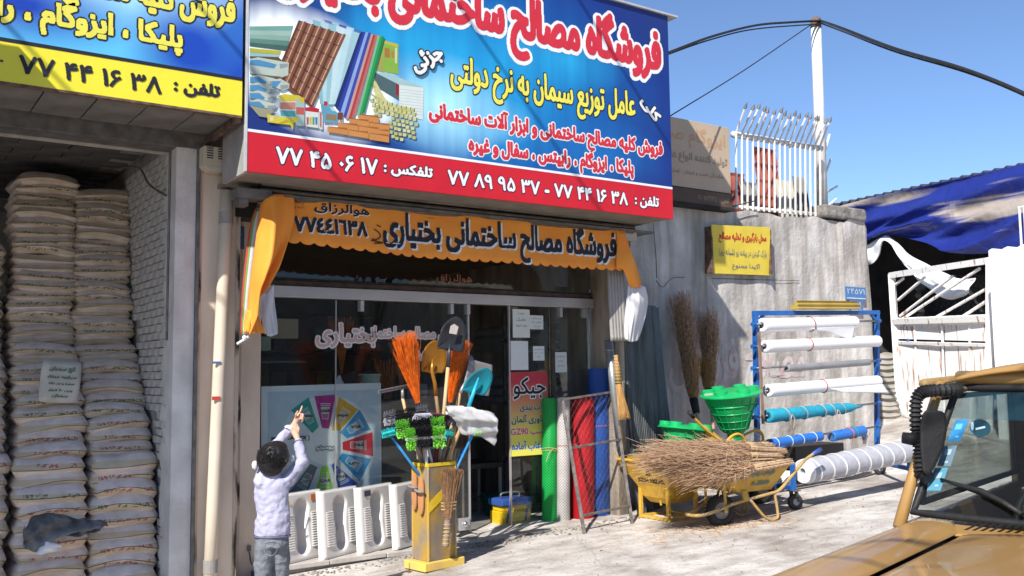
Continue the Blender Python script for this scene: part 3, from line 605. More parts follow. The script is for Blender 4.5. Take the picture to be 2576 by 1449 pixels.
# gate: white steel, swung inwards
GT=thing('yard_gate','rusty white steel yard gate with diagonal bars above sheet panels, standing open','gate',aD(2268,1085,17))
gw=mat('rust_streaked_white_paint',(.88,.86,.84),(.42,.26,.17),sc=5,rough=.5,bump=.1,stretch=(3,3,.35),thr=(.33,.42),detail=8)
def GP(u,py): # u 0..1 along gate, py at that column
    px=2243+(2490-2243)*u+ (py-690)/395*25*(1-u)*1.0; D=17-2.2*u; return aD(px,py,D)
def gbar(a,b_,w,h,nm='frame_bar'): q=MB(); q.bar(a,b_,w,h,up=(.3,-1,.1)); return q.build(nm,gw,GT)
gbar(GP(0,692),GP(1,655),.10,.12); gbar(GP(0,808),GP(1,800),.10,.12); gbar(GP(0,1080),GP(1,1130),.1,.12)
gbar(GP(0,690),GP(0,1085),.10,.1); gbar(GP(1,655),GP(1,1130),.10,.1); gbar(GP(0,812),GP(1,806),.12,.04)
for (u0,y0,u1,y1) in [(.05,755,.34,697),(.06,795,.62,695),(.06,806,.90,675),(.38,806,1.,722),(.66,805,1.,752),(.0,722,.12,700)]:
    gbar(GP(u0,y0),GP(u1,y1),.035,.035,'diagonal_bar')
for (u0,u1,t0,t1) in [(.02,.48,0,.14),(.52,.98,0,.14),(.02,.2,.16,1),(.22,.48,.16,1),(.52,.78,.16,1),(.8,.98,.16,1)]:
    def gp(u,t): a=GP(u,815); c=GP(u,1080+50*u); return a*(1-t)+c*t
    c4=[gp(u0,t0),gp(u1,t0),gp(u1,t1),gp(u0,t1)]; q=MB(); q.prism(c4,inn*.012); q.build('sheet_panel',gw,GT)
for u in (.5,.21,.79): gbar(GP(u,815),GP(u,1080+50*u),.05,.03,'rib')
gbar(GP(0,862),GP(1,868),.05,.03,'rib')
q=MB(); c=GP(.13,856); q.sphere(c-V3((.03,.02,0)),.03,10); q.build('handle',flat('blue_knob',(.05,.12,.4)),GT)
GPi=thing('gate_wall','whitewashed boundary wall and pillar beside the open yard gate','wall',aD(2520,1000,13))
q=MB(); A=aD(2488,632,14.2); B=aD(2740,600,12.9); wv=nrm(V3((B[0]-A[0],B[1]-A[1],0))); 
gw2=mat('bright_whitewash',(.90,.88,.86),(.80,.77,.74),sc=2,rough=.8,bump=.2,thr=(.3,.5))
nn=V3((-wv[1],wv[0],0)); nn=nn if nn[0]>0 else -nn
rows=[]
for j in range(8):
    t=j/7; rows.append([ (A+(B-A)*(i/30))*V3((1,1,0))+V3((0,0,-.2+(3.52+.02*math.sin(i*1.3))*t+.0)) for i in range(31)])
q.grid(rows); q.grid([rows[-1],[V3(p)+nn*.4 for p in rows[-1]]]); q.grid([[r[0],V3(r[0])+nn*.4] for r in rows]); q.build('wall',gw2,GPi,smooth=False,solid=.02)
q=MB(); 
for i in range(4): a=A+(B-A)*(.28+.05*i)+nn*.15; q.tube([a+V3((0,0,-.2)),a+V3((0,0,.62))],.018,6)
q.tube([A+(B-A)*.27+nn*.15+V3((0,0,.6)),A+(B-A)*.5+nn*.15+V3((0,0,.6))],.02,6); q.build('rail_stub',wp,GPi)
# opposite side of the street (seen only as reflection in the glass) and street trees
OB=thing('opposite_building','pale four window building across the street','building',(12,-24,0))
q=MB(); q.box((0,-32,-1),(11,-24,7)); q.box((11.6,-31,-1),(22,-25,5.2)); q.box((22.5,-33,-1),(40,-23.5,9)); q.build('wall',mat('pale_render',(.50,.46,.40),(.42,.38,.33),sc=.5,rough=.9),OB)
for i in range(14):
    for j in range(2):
        x=1+2.6*i; 
        if 10<x<12.5 or 21<x<24.2: continue
        z=1.2+2.7*j
        yb=-24 if x<11 else (-25 if x<22 else -23.5)
        if z+1.4>5 and 11<x<22: continue
        q=MB(); q.box((x,yb-.02,z),(x+1.1,yb+.02,z+1.3)); q.build('window',mat('dark_window',(.05,.06,.07),sc=3,rough=.15),OB)
barkm=mat('tree_bark',(.12,.10,.08),(.06,.05,.04),sc=14,rough=.95,bump=.6)
def tree(loc,h,spread,seed,lab,lean=(0,0),clip=None):
    rg=random.Random(seed); T=thing('bare_tree',lab,'tree',loc); tr=MB(); br=MB()
    def seen(p):
        v=RM.T@(V3(p)-CAM)
        if v[2]>-.05: return False
        x=CX+FOC*v[0]/-v[2]; y=CY-FOC*v[1]/-v[2]; return -150<x<2720 and -150<y<1600
    def grow(p,d,L,r,lev):
        if lev>0 and p[1]<-1 and loc[1]>-12 and (seen(p) or seen(V3(p)+V3(d)*L)): return
        pts=[V3(p)]; dd=V3(d); k=4
        for i in range(k):
            dd=nrm(dd+V3((rg.gauss(0,.13),rg.gauss(0,.13),rg.gauss(.05,.08)))); pts.append(pts[-1]+dd*L/k)
        if loc[1]>-12 and lev>0:
            while len(pts)>1 and any(seen(x) for x in pts): pts.pop()
            if len(pts)<2: return
            k=len(pts)-1
        (tr if lev==0 else br).tube(pts,[r*(1-.12*i) for i in range(k+1)],8 if lev<2 else 4)
        if lev>=5: return
        for c in range(rg.choice([2,3,3]) if lev>0 else 4):
            q=pts[-1] if c<2 else pts[min(rg.choice([2,3]),len(pts)-1)]
            an=rg.uniform(0,6.28); sp=rg.uniform(.35,.8)*spread
            nd=nrm(nrm(dd)+V3((math.cos(an)*sp,math.sin(an)*sp,rg.uniform(-.1,.3))))
            grow(q,nd,L*rg.uniform(.62,.8),r*.58,lev+1)
    grow(loc,(lean[0],lean[1],1),h*.42,.13,0); tr.build('trunk',barkm,T,smooth=True); br.build('crown',barkm,T,smooth=False); return T
tree((-2.3,-6.5,-.3),6.2,1.05,3,'bare kerbside tree left of the camera shading the pavement',(.22,.06))
tree((-4.6,-5.2,-.3),6.6,1.0,12,'second bare kerbside tree further left along the street',(.12,.0))
b=MB(); b.box((-2.1,-2.0,2.25),(.22,-1.8,4.5)); o=b.build('added_sun_blocker',plast_w,loc=(-1,-1.9,2.25)); tag(o,'unseen pale box added left of the view to keep sun off the sacks','sign')  # unseen box, added only to block direct sun from the storage bay sacks
tree((-3.6,-9.6,-.3),5.2,.9,5,'bare kerbside tree behind the camera shading the yellow pickup',(.12,.05))
tree((11,-14.2,.2),7.5,.8,9,'bare tree across the street reflected in the shop window')
# ================= printed backgrounds =================
def blobmat(name,base,blobs,streak=0,rough=.42):
    m=bpy.data.materials.new(name); m.use_nodes=True; nt,b_=nodesof(m); N=nt.nodes.new; L=nt.links.new
    ge=N('ShaderNodeTexCoord'); sp=N('ShaderNodeSeparateXYZ'); L(ge.outputs['Object'],sp.inputs[0])
    rgb=N('ShaderNodeRGB'); rgb.outputs[0].default_value=(*base,1); cur=rgb.outputs[0]
    def M(op,a,c,clamp=False):
        n=N('ShaderNodeMath'); n.operation=op; n.use_clamp=clamp
        for i,x in enumerate((a,c)):
            if x is None: continue
            if hasattr(x,'default_value') or hasattr(x,'links'): L(x,n.inputs[i])
            else: n.inputs[i].default_value=x
        return n.outputs[0]
    nz=N('ShaderNodeTexNoise'); nz.inputs['Scale'].default_value=1; nz.inputs['Detail'].default_value=3
    mp=N('ShaderNodeMapping'); mp.inputs['Scale'].default_value=(9,1,.25) if streak else (1.3,1,1.3); L(ge.outputs['Object'],mp.inputs[0]); L(mp.outputs[0],nz.inputs[0])
    for (cx,cz,rx,rz,col,st,rot) in blobs:
        X=M('SUBTRACT',sp.outputs[0],cx); Z=M('SUBTRACT',sp.outputs[2],cz); ca,sa=math.cos(rot),math.sin(rot)
        U=M('ADD',M('MULTIPLY',X,ca),M('MULTIPLY',Z,sa)); W=M('SUBTRACT',M('MULTIPLY',Z,ca),M('MULTIPLY',X,sa))
        U=M('DIVIDE',U,rx); W=M('DIVIDE',W,rz); d=M('ADD',M('MULTIPLY',U,U),M('MULTIPLY',W,W)); d=M('SQRT',d,None)
        f=M('SUBTRACT',1.0,d,True); f=M('MULTIPLY',f,M('ADD',M('MULTIPLY',nz.outputs[0],1.2 if streak else .5),.4 if streak else .75)); f=M('MULTIPLY',f,st,True)
        mx=N('ShaderNodeMix'); mx.data_type='RGBA'; L(f,mx.inputs[0]); L(cur,mx.inputs[6]); mx.inputs[7].default_value=(*col,1); cur=mx.outputs[2]
    L(cur,b_.inputs[0]); b_.inputs['Roughness'].default_value=rough
    n2=N('ShaderNodeTexNoise'); n2.inputs['Scale'].default_value=2; bp=N('ShaderNodeBump'); bp.inputs['Strength'].default_value=.12; bp.inputs['Distance'].default_value=.02; L(n2.outputs[0],bp.inputs['Height']); L(bp.outputs[0],b_.inputs['Normal']); return m
# ---------------- main sign ----------------
SX0,SX1,SZ0,SZ1,SY=2.435,6.895,3.15,5.29,-1.4
BS=thing('shop_sign','big blue and red illustrated shop sign box with Persian lettering above the shop door','sign',(4.65,-1.1,3.15))
def sp_(*a): return tuple(a)
cy=(.05,.52,.82); lc=(.45,.80,.93); nv=(.012,.03,.17)
o_=V3((4.65,-1.1,3.15))
def rel(x,z): return (x-o_[0],z-o_[2])
bl_=[]
def B(px,py,rx,rz,col,st,rot=0): a=aY(px,py,SY); bl_.append((a[0]-o_[0],a[2]-o_[2],rx,rz,col,st,rot))
B(1200,200,2.4,1.3,(.005,.13,.42),1.4); B(1170,190,1.5,.85,(.015,.32,.62),1.15); B(1110,265,.75,.5,lc,1.0); B(1420,150,.8,.35,(.02,.38,.68),.8); B(1010,110,.7,.33,(.02,.36,.66),.8)
B(1500,390,1.0,.45,(.01,.15,.45),.8); B(1240,300,.5,.25,(.2,.55,.8),.6); B(1690,60,1.0,.6,nv,1.6); B(640,20,.9,.5,nv,1.4); B(1600,500,.6,.35,nv,.9); B(720,350,1.4,.28,nv,1.8)
B(790,185,.86,.54,(.90,.96,.97),3.0,-.25); 
sbg=blobmat('sign_blue_print',(.008,.03,.20),bl_,streak=1)
b=MB(); zs=3.462; b.box((SX0,SY,zs+.018),(SX1,SY+.03,SZ1)); b.build('printed_face',sbg,BS)
b=MB(); b.box((SX0,SY,SZ0),(SX1,SY+.03,zs-.004)); b.build('red_strip',mat('sign_red_print',(.58,.018,.03),(.52,.015,.028),sc=3,rough=.4,bump=.08),BS)
b=MB(); b.box((SX0,SY-.002,zs-.004),(SX1,SY+.03,zs+.018)); b.build('white_line',wh,BS)
for xa in (SX0,SX1-.03): b=MB(); b.box((xa,SY+.03,SZ0+.002),(xa+.03,-.82,SZ1)); b.build('side_panel',mat('sign_side_tin',(.48,.46,.44),sc=5,rough=.5,metal=.3),BS)
b=MB(); b.box((SX0+.03,SY+.03,SZ0+.001),(SX1-.03,-.45,SZ0+.03)); b.build('soffit_panel',mat('dusty_tin',(.23,.21,.185),(.17,.155,.135),sc=4,rough=.7),BS)
b=MB(); b.box((SX1+.002,SY+.1,SZ0+.25),(SX1+.035,-1.0,SZ1-.15)); b.build('black_side_frame',darkgap,BS)
b=MB(); b.box((SX1-.35,SY-.03,SZ1-.0),(SX1+.12,-.75,SZ1+.02)); b.box((SX0,SY-.03,SZ1),(SX1-.36,-.75,SZ1+.02)); b.build('top_cap',mat('pale_tin',(.6,.6,.6),sc=5,rough=.45,metal=.3),BS)
# trim strips
b=MB(); b.box((SX0-.016,SY-.004,SZ0),(SX0,SY+.03,SZ1)); b.build('edge_trim',mat('trim_aluminium',(.75,.74,.73),sc=5,rough=.35,metal=.3),BS)
# illustration traced as flat print
IL=MB(); ILM=[];ILI={}
def ilc(c):
    if c not in ILI: ILI[c]=len(ILM); ILM.append(flat('print_%02d'%len(ILM),tuple(x*.82 for x in c),.42))
    return ILI[c]
lift=[0]
def C2(x,y): a=aY(603.8+.3333*x,.3333*y,SY); return (max(a[0],SX0+.004),a[2])
def ip(pts,c,up=.0005):
    lift[0]+=up*.08; 
    vs=[]; 
    for p in pts: X,Z=C2(*p); vs.append((X,SY-.002-lift[0],max(Z,zs+.022)))
    IL.poly(vs,ilc(c))
def quadlerp(q,u0,u1,v0,v1):
    q=[V3(p) for p in q]; f=lambda u,v:(q[0]*(1-u)+q[1]*u)*(1-v)+(q[3]*(1-u)+q[2]*u)*v
    return [tuple(f(u0,v0)),tuple(f(u1,v0)),tuple(f(u1,v1)),tuple(f(u0,v1))]
# pipe
PQ=[(72,200),(400,195),(350,385),(72,350)]
for i,c in enumerate([(.20,.42,.36),(.38,.55,.46),(.28,.46,.38),(.13,.27,.22),(.07,.15,.12)]): ip(quadlerp(PQ,0,1,i/5,(i+1)/5),c)
ip([(72,362),(310,385),(300,412),(72,395)],(.55,.5,.05)); ip([(72,398),(300,415),(290,430),(72,425)],(.35,.6,.65)); ip([(72,425),(290,432),(330,470),(72,440)],(.14,.09,.04))
# boards/boxes to the right
ip([(1085,305),(1195,335),(1195,560),(1030,535)],(.28,.5,.07)); ip([(1085,305),(1195,335),(1192,358),(1085,328)],(.62,.52,.06)); ip([(1090,360),(1130,368),(1130,440),(1090,432)],(.45,.2,.05)); ip([(1140,385),(1165,390),(1165,440),(1140,432)],(.5,.25,.05)); ip([(1035,420),(1085,430),(1080,540),(1030,530)],(.4,.4,.1)); ip([(1170,360),(1185,362),(1183,480),(1168,478)],(.7,.72,.5))
ip([(1020,548),(1100,545),(1385,660),(1200,640)],(.42,.62,.62)); ip([(1020,548),(1200,640),(1200,760),(1000,640)],(.09,.15,.16)); ip([(1200,640),(1385,662),(1380,905),(1200,860)],(.78,.85,.80)); ip([(1175,630),(1200,640),(1200,730),(1175,715)],(.3,.03,.04))
for i in range(9): ip([(1204,672+22*i),(1382,692+22*i),(1382,694+22*i),(1204,674+22*i)],(.35,.42,.42))
# lumber bars
rg=random.Random(4)
for i in range(11):
    x0=985+rg.uniform(-12,20); y0=560+i*24; x1=1060+i*22+rg.uniform(-8,8); y1=830+rg.uniform(-25,30)
    c=rg.choice([(.58,.58,.20),(.48,.48,.13),(.68,.66,.30),(.36,.36,.09)]); ip([(x0,y0),(x0+26,y0+8),(x1+26,y1),(x1,y1+26)],c)
for j in range(8):
    for i in range(10):
        x=985+i*34+j*7+rg.uniform(-5,5); y=745+i*8+j*36+rg.uniform(-4,4)
        if x>1318 or y>1045 or (x<1110 and y>860): continue
        ip([(x,y),(x+24,y+3),(x+23,y+27),(x-1,y+24)],rg.choice([(.62,.62,.25),(.55,.55,.20),(.70,.68,.34)])); ip([(x+24,y+3),(x+31,y-2),(x+30,y+20),(x+23,y+27)],(.22,.22,.04))
# metal sheets
def strip(q,cols,w=None):
    n=len(cols)
    for i,c in enumerate(cols): ip(quadlerp(q,i/n,(i+1)/n,0,1),c)
strip([(545,150),(905,240),(740,790),(600,790)],[(.28,.52,.58),(.5,.72,.76),(.35,.6,.66),(.62,.8,.83),(.55,.76,.8),(.4,.62,.68)])
strip([(905,240),(985,250),(800,900),(710,800)],[(.02,.03,.16),(.03,.06,.36),(.3,.42,.7),(.05,.08,.42)])
strip([(985,258),(1035,268),(860,885),(795,900)],[(.6,.35,.3),(.45,.06,.06),(.6,.15,.12)]); 
strip([(1035,268),(1088,282),(940,850),(875,880)],[(.25,.5,.3),(.03,.38,.10),(.02,.25,.07)])
strip([(630,150),(915,235),(905,255),(640,165)],[(.1,.15,.45),(.4,.6,.8),(.1,.12,.4),(.5,.7,.8),(.08,.2,.5)])
# tiled roof sheet
TR=[(440,155),(795,268),(545,815),(275,560)]
ip([(440,155),(795,268),(545,815),(250,600)],(.20,.075,.04))
ncol=6
for r_ in range(6):
    v0,v1=r_/6,(r_+1)/6
    for k in range(ncol):
        for (a,b_,c) in [(0,.22,(.13,.045,.025)),(.22,.55,(.30,.12,.065)),(.55,.72,(.62,.42,.26)),(.72,1,(.25,.09,.05))]:
            q=quadlerp(TR,(k+a)/ncol,(k+b_)/ncol,v0,v1-.006); 
            q=[(p[0],p[1]+6*math.sin((k+a)*6.28)) for p in q]; ip(q,c,.00002)
        ip(quadlerp(TR,k/ncol,(k+1)/ncol,v1-.012,v1),(.06,.02,.015),.00002)
# cement bags
for i,(x0,y0,x1,y1) in enumerate([(72,440,365,590),(72,570,290,655),(72,630,290,715),(72,690,275,775),(72,755,275,830),(240,600,370,690)]):
    ip([(x0,y0+8),(x0+60,y0-6),(x1,y0+35),(x1-5,y1-20),(x1-60,y1-2),(x0,y1-28)],(.55,.62,.52)); ip([(x0,y0+14),(x0+70,y0+14),(x1-90,y0+50),(x1-110,y0+80),(x0,y0+52)],(.10,.30,.52)); ip([(x0,y1-34),(x1-60,y1-10),(x1-60,y1-2),(x0,y1-26)],(.16,.17,.13))
    ip([(x1-70,y0+45),(x1-8,y0+42),(x1-8,y0+66),(x1-66,y0+82)],(.3,.36,.38))
ip([(72,800),(260,835),(200,890),(140,880)],(.36,.36,.24))
# buckets, tubes, tray
ip([(285,740),(420,740),(425,890),(300,890)],(.62,.7,.66)); ip([(300,775),(415,775),(415,830),(300,825)],(.6,.25,.18)); ip([(300,835),(415,838),(415,885),(305,880)],(.1,.4,.4)); ip([(283,725),(330,712),(440,722),(480,745),(420,765),(320,768)],(.70,.56,.04))
ip([(418,745),(482,750),(482,955),(415,950)],(.40,.56,.52)); ip([(440,735),(480,740),(482,775),(440,770)],(.70,.5,.04)); ip([(420,810),(480,815),(480,870),(420,865)],(.55,.12,.1)); 
ip([(490,830),(592,845),(588,970),(490,955)],(.75,.78,.72)); ip([(488,815),(540,806),(595,825),(590,852),(490,840)],(.55,.03,.04))
for i,c in enumerate([(.5,.1,.1),(.6,.5,.1),(.1,.4,.15),(.1,.2,.5)]): ip([(498+22*i,885),(516+22*i,888),(514+22*i,945),(498+22*i,942)],c)
ip([(595,840),(620,840),(618,980),(592,972)],(.75,.75,.72)); ip([(600,850),(612,850),(611,965),(600,962)],(.5,.1,.1))
ip([(605,800),(640,780),(690,800),(735,860),(725,930),(625,925)],(.14,.38,.52)); ip([(628,768),(655,768),(655,800),(628,800)],(.5,.04,.05)); ip([(650,860),(725,872),(722,915),(640,905)],(.3,.22,.12)); ip([(672,810),(700,815),(722,845),(690,838)],(.5,.72,.75))
ip([(733,850),(772,852),(770,905),(735,905)],(.2,.06,.03))
ip([(200,862),(290,885),(440,892),(440,915),(400,930),(395,985),(375,945),(205,925)],(.72,.60,.05)); ip([(222,880),(250,880),(248,915),(222,915)],(.8,.75,.4)); ip([(290,930),(345,905),(370,925),(300,940)],(.5,.4,.02))
# bricks
def br(x,y,w,h,dx=0):
    ip([(x,y),(x+w,y+.16*w),(x+w,y+.16*w+h),(x,y+h)],(.66,.28,.08)); ip([(x,y),(x+.0,y-2),(x+w-6,y+.16*w-18),(x+w,y+.16*w)],(.45,.16,.04))
    for k in range(int(w/16)): xx=x+8+16*k; yy=y+.16*(xx-x)-9; ip([(xx,yy),(xx+7,yy+1),(xx+7,yy+5),(xx,yy+4)],(.2,.06,.02),.00005)
br(893,868,150,42); br(820,898,150,42); br(972,928,150,42); br(735,930,152,44); br(890,955,155,44); br(1045,985,76,40); br(655,960,155,38); br(812,986,155,38); br(970,1010,150,45)
ip([(600,1000),(1120,1070),(1120,1066),(600,996)],(.3,.12,.05),.00005) if False else None
IL.build('illustration',ILM,BS,normals=False)
# lettering on the main sign
b=MB(); mm=[flat('ink_red',(.60,.03,.05)),wh,flat('ink_yellow',(.80,.72,.10)),flat('ink_black',(.02,.02,.03)),flat('ink_navy',(.01,.012,.06))]; f=onY(SY-.001)
lettering(b,'فروشگاه مصالح ساختمانی بختیاری',(2.62,4.47,6.79,5.16),f,[(.034,1,.001,(-.004,-.008)),(.0,0,.003,(0,0))],cell=.0055,bold=.024)
lettering(b,'عامل توزیع سیمان به نرخ دولتی',(4.24,4.02,6.41,4.40),f,[(.012,3,.001,(0,0)),(0,2,.003,(0,0))],cell=.0035,bold=.008)
lettering(b,'جزئی',(3.83,4.21,4.18,4.40),f,[(.012,3,.012,(0,0)),(0,1,.014,(0,0))],cell=.004,bold=.010,rot=R_(32))
lettering(b,'کلی',(6.46,4.17,6.76,4.33),f,[(.010,3,.001,(0,0)),(0,1,.003,(0,0))],cell=.004,bold=.010,rot=R_(-44))
lettering(b,'فروش کلیه مصالح ساختمانی و ابزار آلات ساختمانی',(4.02,3.725,6.775,3.965),f,[(.012,1,.001,(0,0)),(0,0,.003,(0,0))],cell=.004,bold=.010)
lettering(b,'پلیکا ، ایزوگام ، رابیتس ، سفال و غیره',(4.42,3.49,6.37,3.715),f,[(.012,1,.001,(0,0)),(0,0,.003,(0,0))],cell=.004,bold=.010)
for t,bx,raw in (('۷۷ ۴۵ ۰۶ ۱۷',(2.66,3.235,3.54,3.375),True),('تلفکس :',(3.59,3.245,4.06,3.365),False),('۷۷ ۸۹ ۹۵ ۳۷ - ۷۷ ۴۴ ۱۶ ۳۸',(4.205,3.232,6.28,3.365),True),('تلفن :',(6.37,3.225,6.70,3.36),False)):
    lettering(b,t,bx,f,[(.008,4,.001,(0,0)),(0,1,.003,(0,0))],cell=.003,bold=.0065,raw=raw)
b.build('lettering',mm,BS,normals=False)
# ---------------- left sign ----------------
LX1=2.392
LS=thing('side_sign','blue and yellow sign box over the storage bay with Persian lettering and phone number','sign',(1.0,-1.1,3.57))
o_=V3((1.0,-1.1,3.57)); bl_=[]; 
B(250,60,1.35,.42,(.62,.85,.93),1.6,.5); B(120,120,1.6,.55,(.12,.50,.80),1.4,.3); B(430,180,.7,.16,(.10,.50,.80),1.2,-.15); B(480,120,.5,.45,(.01,.06,.42),1.3); B(50,10,.8,.3,(.01,.05,.40),1.2)
b=MB(); b.box((-2.2,SY,3.868),(LX1,SY+.03,5.9)); b.build('printed_face',blobmat('side_sign_print',(.012,.07,.42),bl_),LS)
b=MB(); b.box((-2.2,SY,3.572),(LX1,SY+.03,3.842)); b.build('yellow_strip',mat('sign_yellow_print',(.83,.73,.05),(.79,.69,.045),sc=3,rough=.4,bump=.08),LS)
b=MB(); b.box((-2.2,SY-.002,3.842),(LX1,SY+.03,3.868)); b.build('black_line',mm[3],LS)
b=MB(); b.box((LX1-.02,SY+.03,3.58),(LX1,-.84,5.9)); b.build('side_panel',mat('sign_side_tin'  ,(.6,.6,.6)),LS)
b=MB(); b.box((-2.2,SY-.0,3.555),(LX1,SY+.05,3.571)); b.bar((LX1-.02,SY+.03,3.545),(LX1-.02,-.6,3.53),.045,.045); b.build('bottom_angle',rust,LS)
b=MB(); f=onY(SY-.001)
lettering(b,'فروش کلیه مصالح ساختمانی',(.42,4.17,2.335,4.50),f,[(.010,1,.001,(0,0)),(0,0,.003,(0,0))],cell=.0042,bold=.012)
lettering(b,'پلیکا ، ایزوگام ، رابیتس',(.30,3.93,1.945,4.20),f,[(.010,1,.001,(0,0)),(0,0,.003,(0,0))],cell=.0042,bold=.012)
lettering(b,'۷۷ ۴۴ ۱۶ ۳۸',(.865,3.64,1.80,3.772),f,[(0,1,.003,(0,0))],cell=.003,bold=.006,raw=True)
lettering(b,'تلفن :',(1.88,3.655,2.225,3.785),f,[(0,1,.003,(0,0))],cell=.0038,bold=.008)
b.box((.70,SY-.004,3.70),(.775,SY-.001,3.712),1); b.build('lettering',[mm[2],mm[3]],LS,normals=False)
# ================= orange banner =================
BN=thing('valance_banner','orange cloth valance with black Persian calligraphy and scalloped hem over the shop front','banner',(4.7,-.95,2.9))
orc=mat('orange_cloth',(.92,.34,.05),(.82,.27,.04),sc=2.5,rough=.6,bump=.06,bsc=60,spec=.25)
def ny(x,z): return -.95-.012*math.sin(x*4.1+z*2)-.008*math.sin(x*9.7-z*4)-.02*max(0,(2.95-z))
nx=240; rows=[]
xs_=[2.93+(6.62-2.93)*i/nx for i in range(nx+1)]
def hem(x):
    t=(x-2.93)/.118; f_=t%1; base=2.735-.055*min(1,(x-2.93)/1.2)+(0 if x<5.8 else -.0)
    return base-.045*math.sqrt(max(0,1-(2*f_-1)**2))**1.0*(.8)-.012*f_
for j in range(9):
    rows.append([(x,ny(x,hem(x)+(3.095-hem(x))*j/8),hem(x)+(3.095-hem(x))*j/8) for x in xs_])
b=MB(); b.grid(rows); b.build('cloth',orc,BN,smooth=True,solid=.003)
b=MB(); b.tube([(2.75,-.93,3.10),(6.62,-.93,3.105)],.012,8); b.build('hem_rod',mat('red_rod',(.35,.05,.03),sc=5,rough=.5),BN)
def onB(x,z,l): return (x,ny(x,z)-.004-l,z)
b=MB(); ink=[mm[3],wh,flat('ink_brown',(.12,.05,.015))]
lettering(b,'فروشگاه مصالح ساختمانی بختیاری',(3.80,2.65,6.50,3.075),onB,[(.000,1,.0,(.018,-.016)),(.0,1,.0004,(.010,-.010)),(0,0,.002,(0,0))],cell=.0045,bold=.013,curve=True)
lettering(b,'٧٧٤٤١٦٣٨',(2.995,2.785,3.665,2.925),onB,[(.000,1,.0,(.010,-.010)),(0,0,.002,(0,0))],cell=.0038,bold=.010,raw=True,curve=True)
lettering(b,'هوالرزاق',(3.17,2.955,3.68,3.055),onB,[(.000,1,.0,(.006,-.008)),(0,0,.002,(0,0))],cell=.0038,bold=.004,curve=True)
lettering(b,'٧٠٥٥٢١',(3.00,2.985,3.09,3.01),onB,[(0,2,.002,(0,0))],cell=.0035,bold=.001,raw=True,curve=True)
lettering(b,'رسا',(3.00,3.015,3.08,3.06),onB,[(0,2,.002,(0,0))],cell=.0035,bold=.001,curve=True)
for pts in ([(3.72,2.86),(3.76,2.84),(3.78,2.80),(3.74,2.77),(3.70,2.775)],[(3.69,2.76),(3.80,2.745),(3.72,2.735)],[(3.75,2.90),(3.785,2.885)]):
    b.tube(crom([onB(x,z,.004) for x,z in pts],5),.006,4,2)
b.build('lettering',ink,BN,normals=False)
# left drop
def drop(rows,m,name,k=7,fold=.02,fr_=5.,seed=1,back=None):
    G=sheet(rows,k); n=len(G[0])
    for i,r in enumerate(G):
        for j,p in enumerate(r):
            s=j/(n-1); t=i/(len(G)-1); r[j]=p+V3((0,-1,0))*fold*math.sin(s*fr_*6.28+seed)*(.3+t*.9)+V3((0,-1,0))*.01*math.sin(t*7+s*9)
    q=MB(); q.grid(G); return q.build(name,m,BN,smooth=True,solid=.004)
Y0=-1.0
Yp=lambda x,y,Y=Y0: aY(x,y,Y)
drop([[Yp(654,512,-.9),Yp(668,500,-1.02),Yp(690,490,-1.08),Yp(712,488,-1.0),Yp(738,492,-.96)],
      [Yp(646,560,-.9),Yp(668,550,-1.05),Yp(690,550,-1.12),Yp(716,545,-1.02),Yp(740,548,-.98)],
      [Yp(638,625,-.9),Yp(660,620,-1.06),Yp(682,640,-1.14),Yp(704,622,-1.0),Yp(725,602,-.98)],
      [Yp(630,690,-.9),Yp(648,690,-1.06),Yp(664,700,-1.12),Yp(680,672,-1.0),Yp(704,662,-.98)],
      [Yp(622,750,-.9),Yp(640,750,-1.04),Yp(652,735,-1.08),Yp(662,712,-1.0),Yp(690,690,-.97)],
      [Yp(617,838,-.9),Yp(634,840,-1.04),Yp(646,790,-1.04),Yp(657,748,-1.0),Yp(672,722,-.96)]],orc,'left_drop',fold=.035,fr_=2.2)
drop([[Yp(617,780,-.93),Yp(630,780,-1.0),Yp(645,780,-1.0)],[Yp(612,836,-.93),Yp(630,838,-1.0),Yp(664,838,-.97)]],orc,'left_drop_tip',fold=.01)
whb=mat('banner_white_back',(.72,.70,.70),(.62,.60,.60),sc=3,rough=.7,bump=.1)
drop([[Yp(657,738,-.93),Yp(670,735,-.92),Yp(688,715,-.9)],[Yp(656,785,-.93),Yp(670,785,-.96),Yp(692,780,-.9)],[Yp(664,838,-.93),Yp(680,846,-.98),Yp(697,840,-.9)]],whb,'white_back_left',fold=.015)
for i,(c,dx) in enumerate([((.40,.06,.04),-16),((.16,.30,.05),-11),((.55,.53,.52),-6)]):
    m_=mat('edge_cloth_%d'%i,c,sc=4,rough=.7)
    q=MB(); P=[Yp(660+dx*.6,505,-.86),Yp(646+dx,560,-.86),Yp(633+dx,650,-.86),Yp(622+dx*.9,750,-.86),Yp(614+dx*.6,842,-.86)]; P=crom(P,4)
    q.grid([[p,p+V3((.05,.0,0)),p+V3((.06,.06,0))] for p in P]); q.build('layer_edge',m_,BN,smooth=True,solid=.006)
q=MB(); c=Yp(612,856,-.88); q.tube([c-V3((.05,0,.03)),c,c+V3((.04,-.02,.03))],.012,6); q.sphere(c+V3((.0,-.03,.02)),.02,8); q.build('rope_knot',whc,BN)
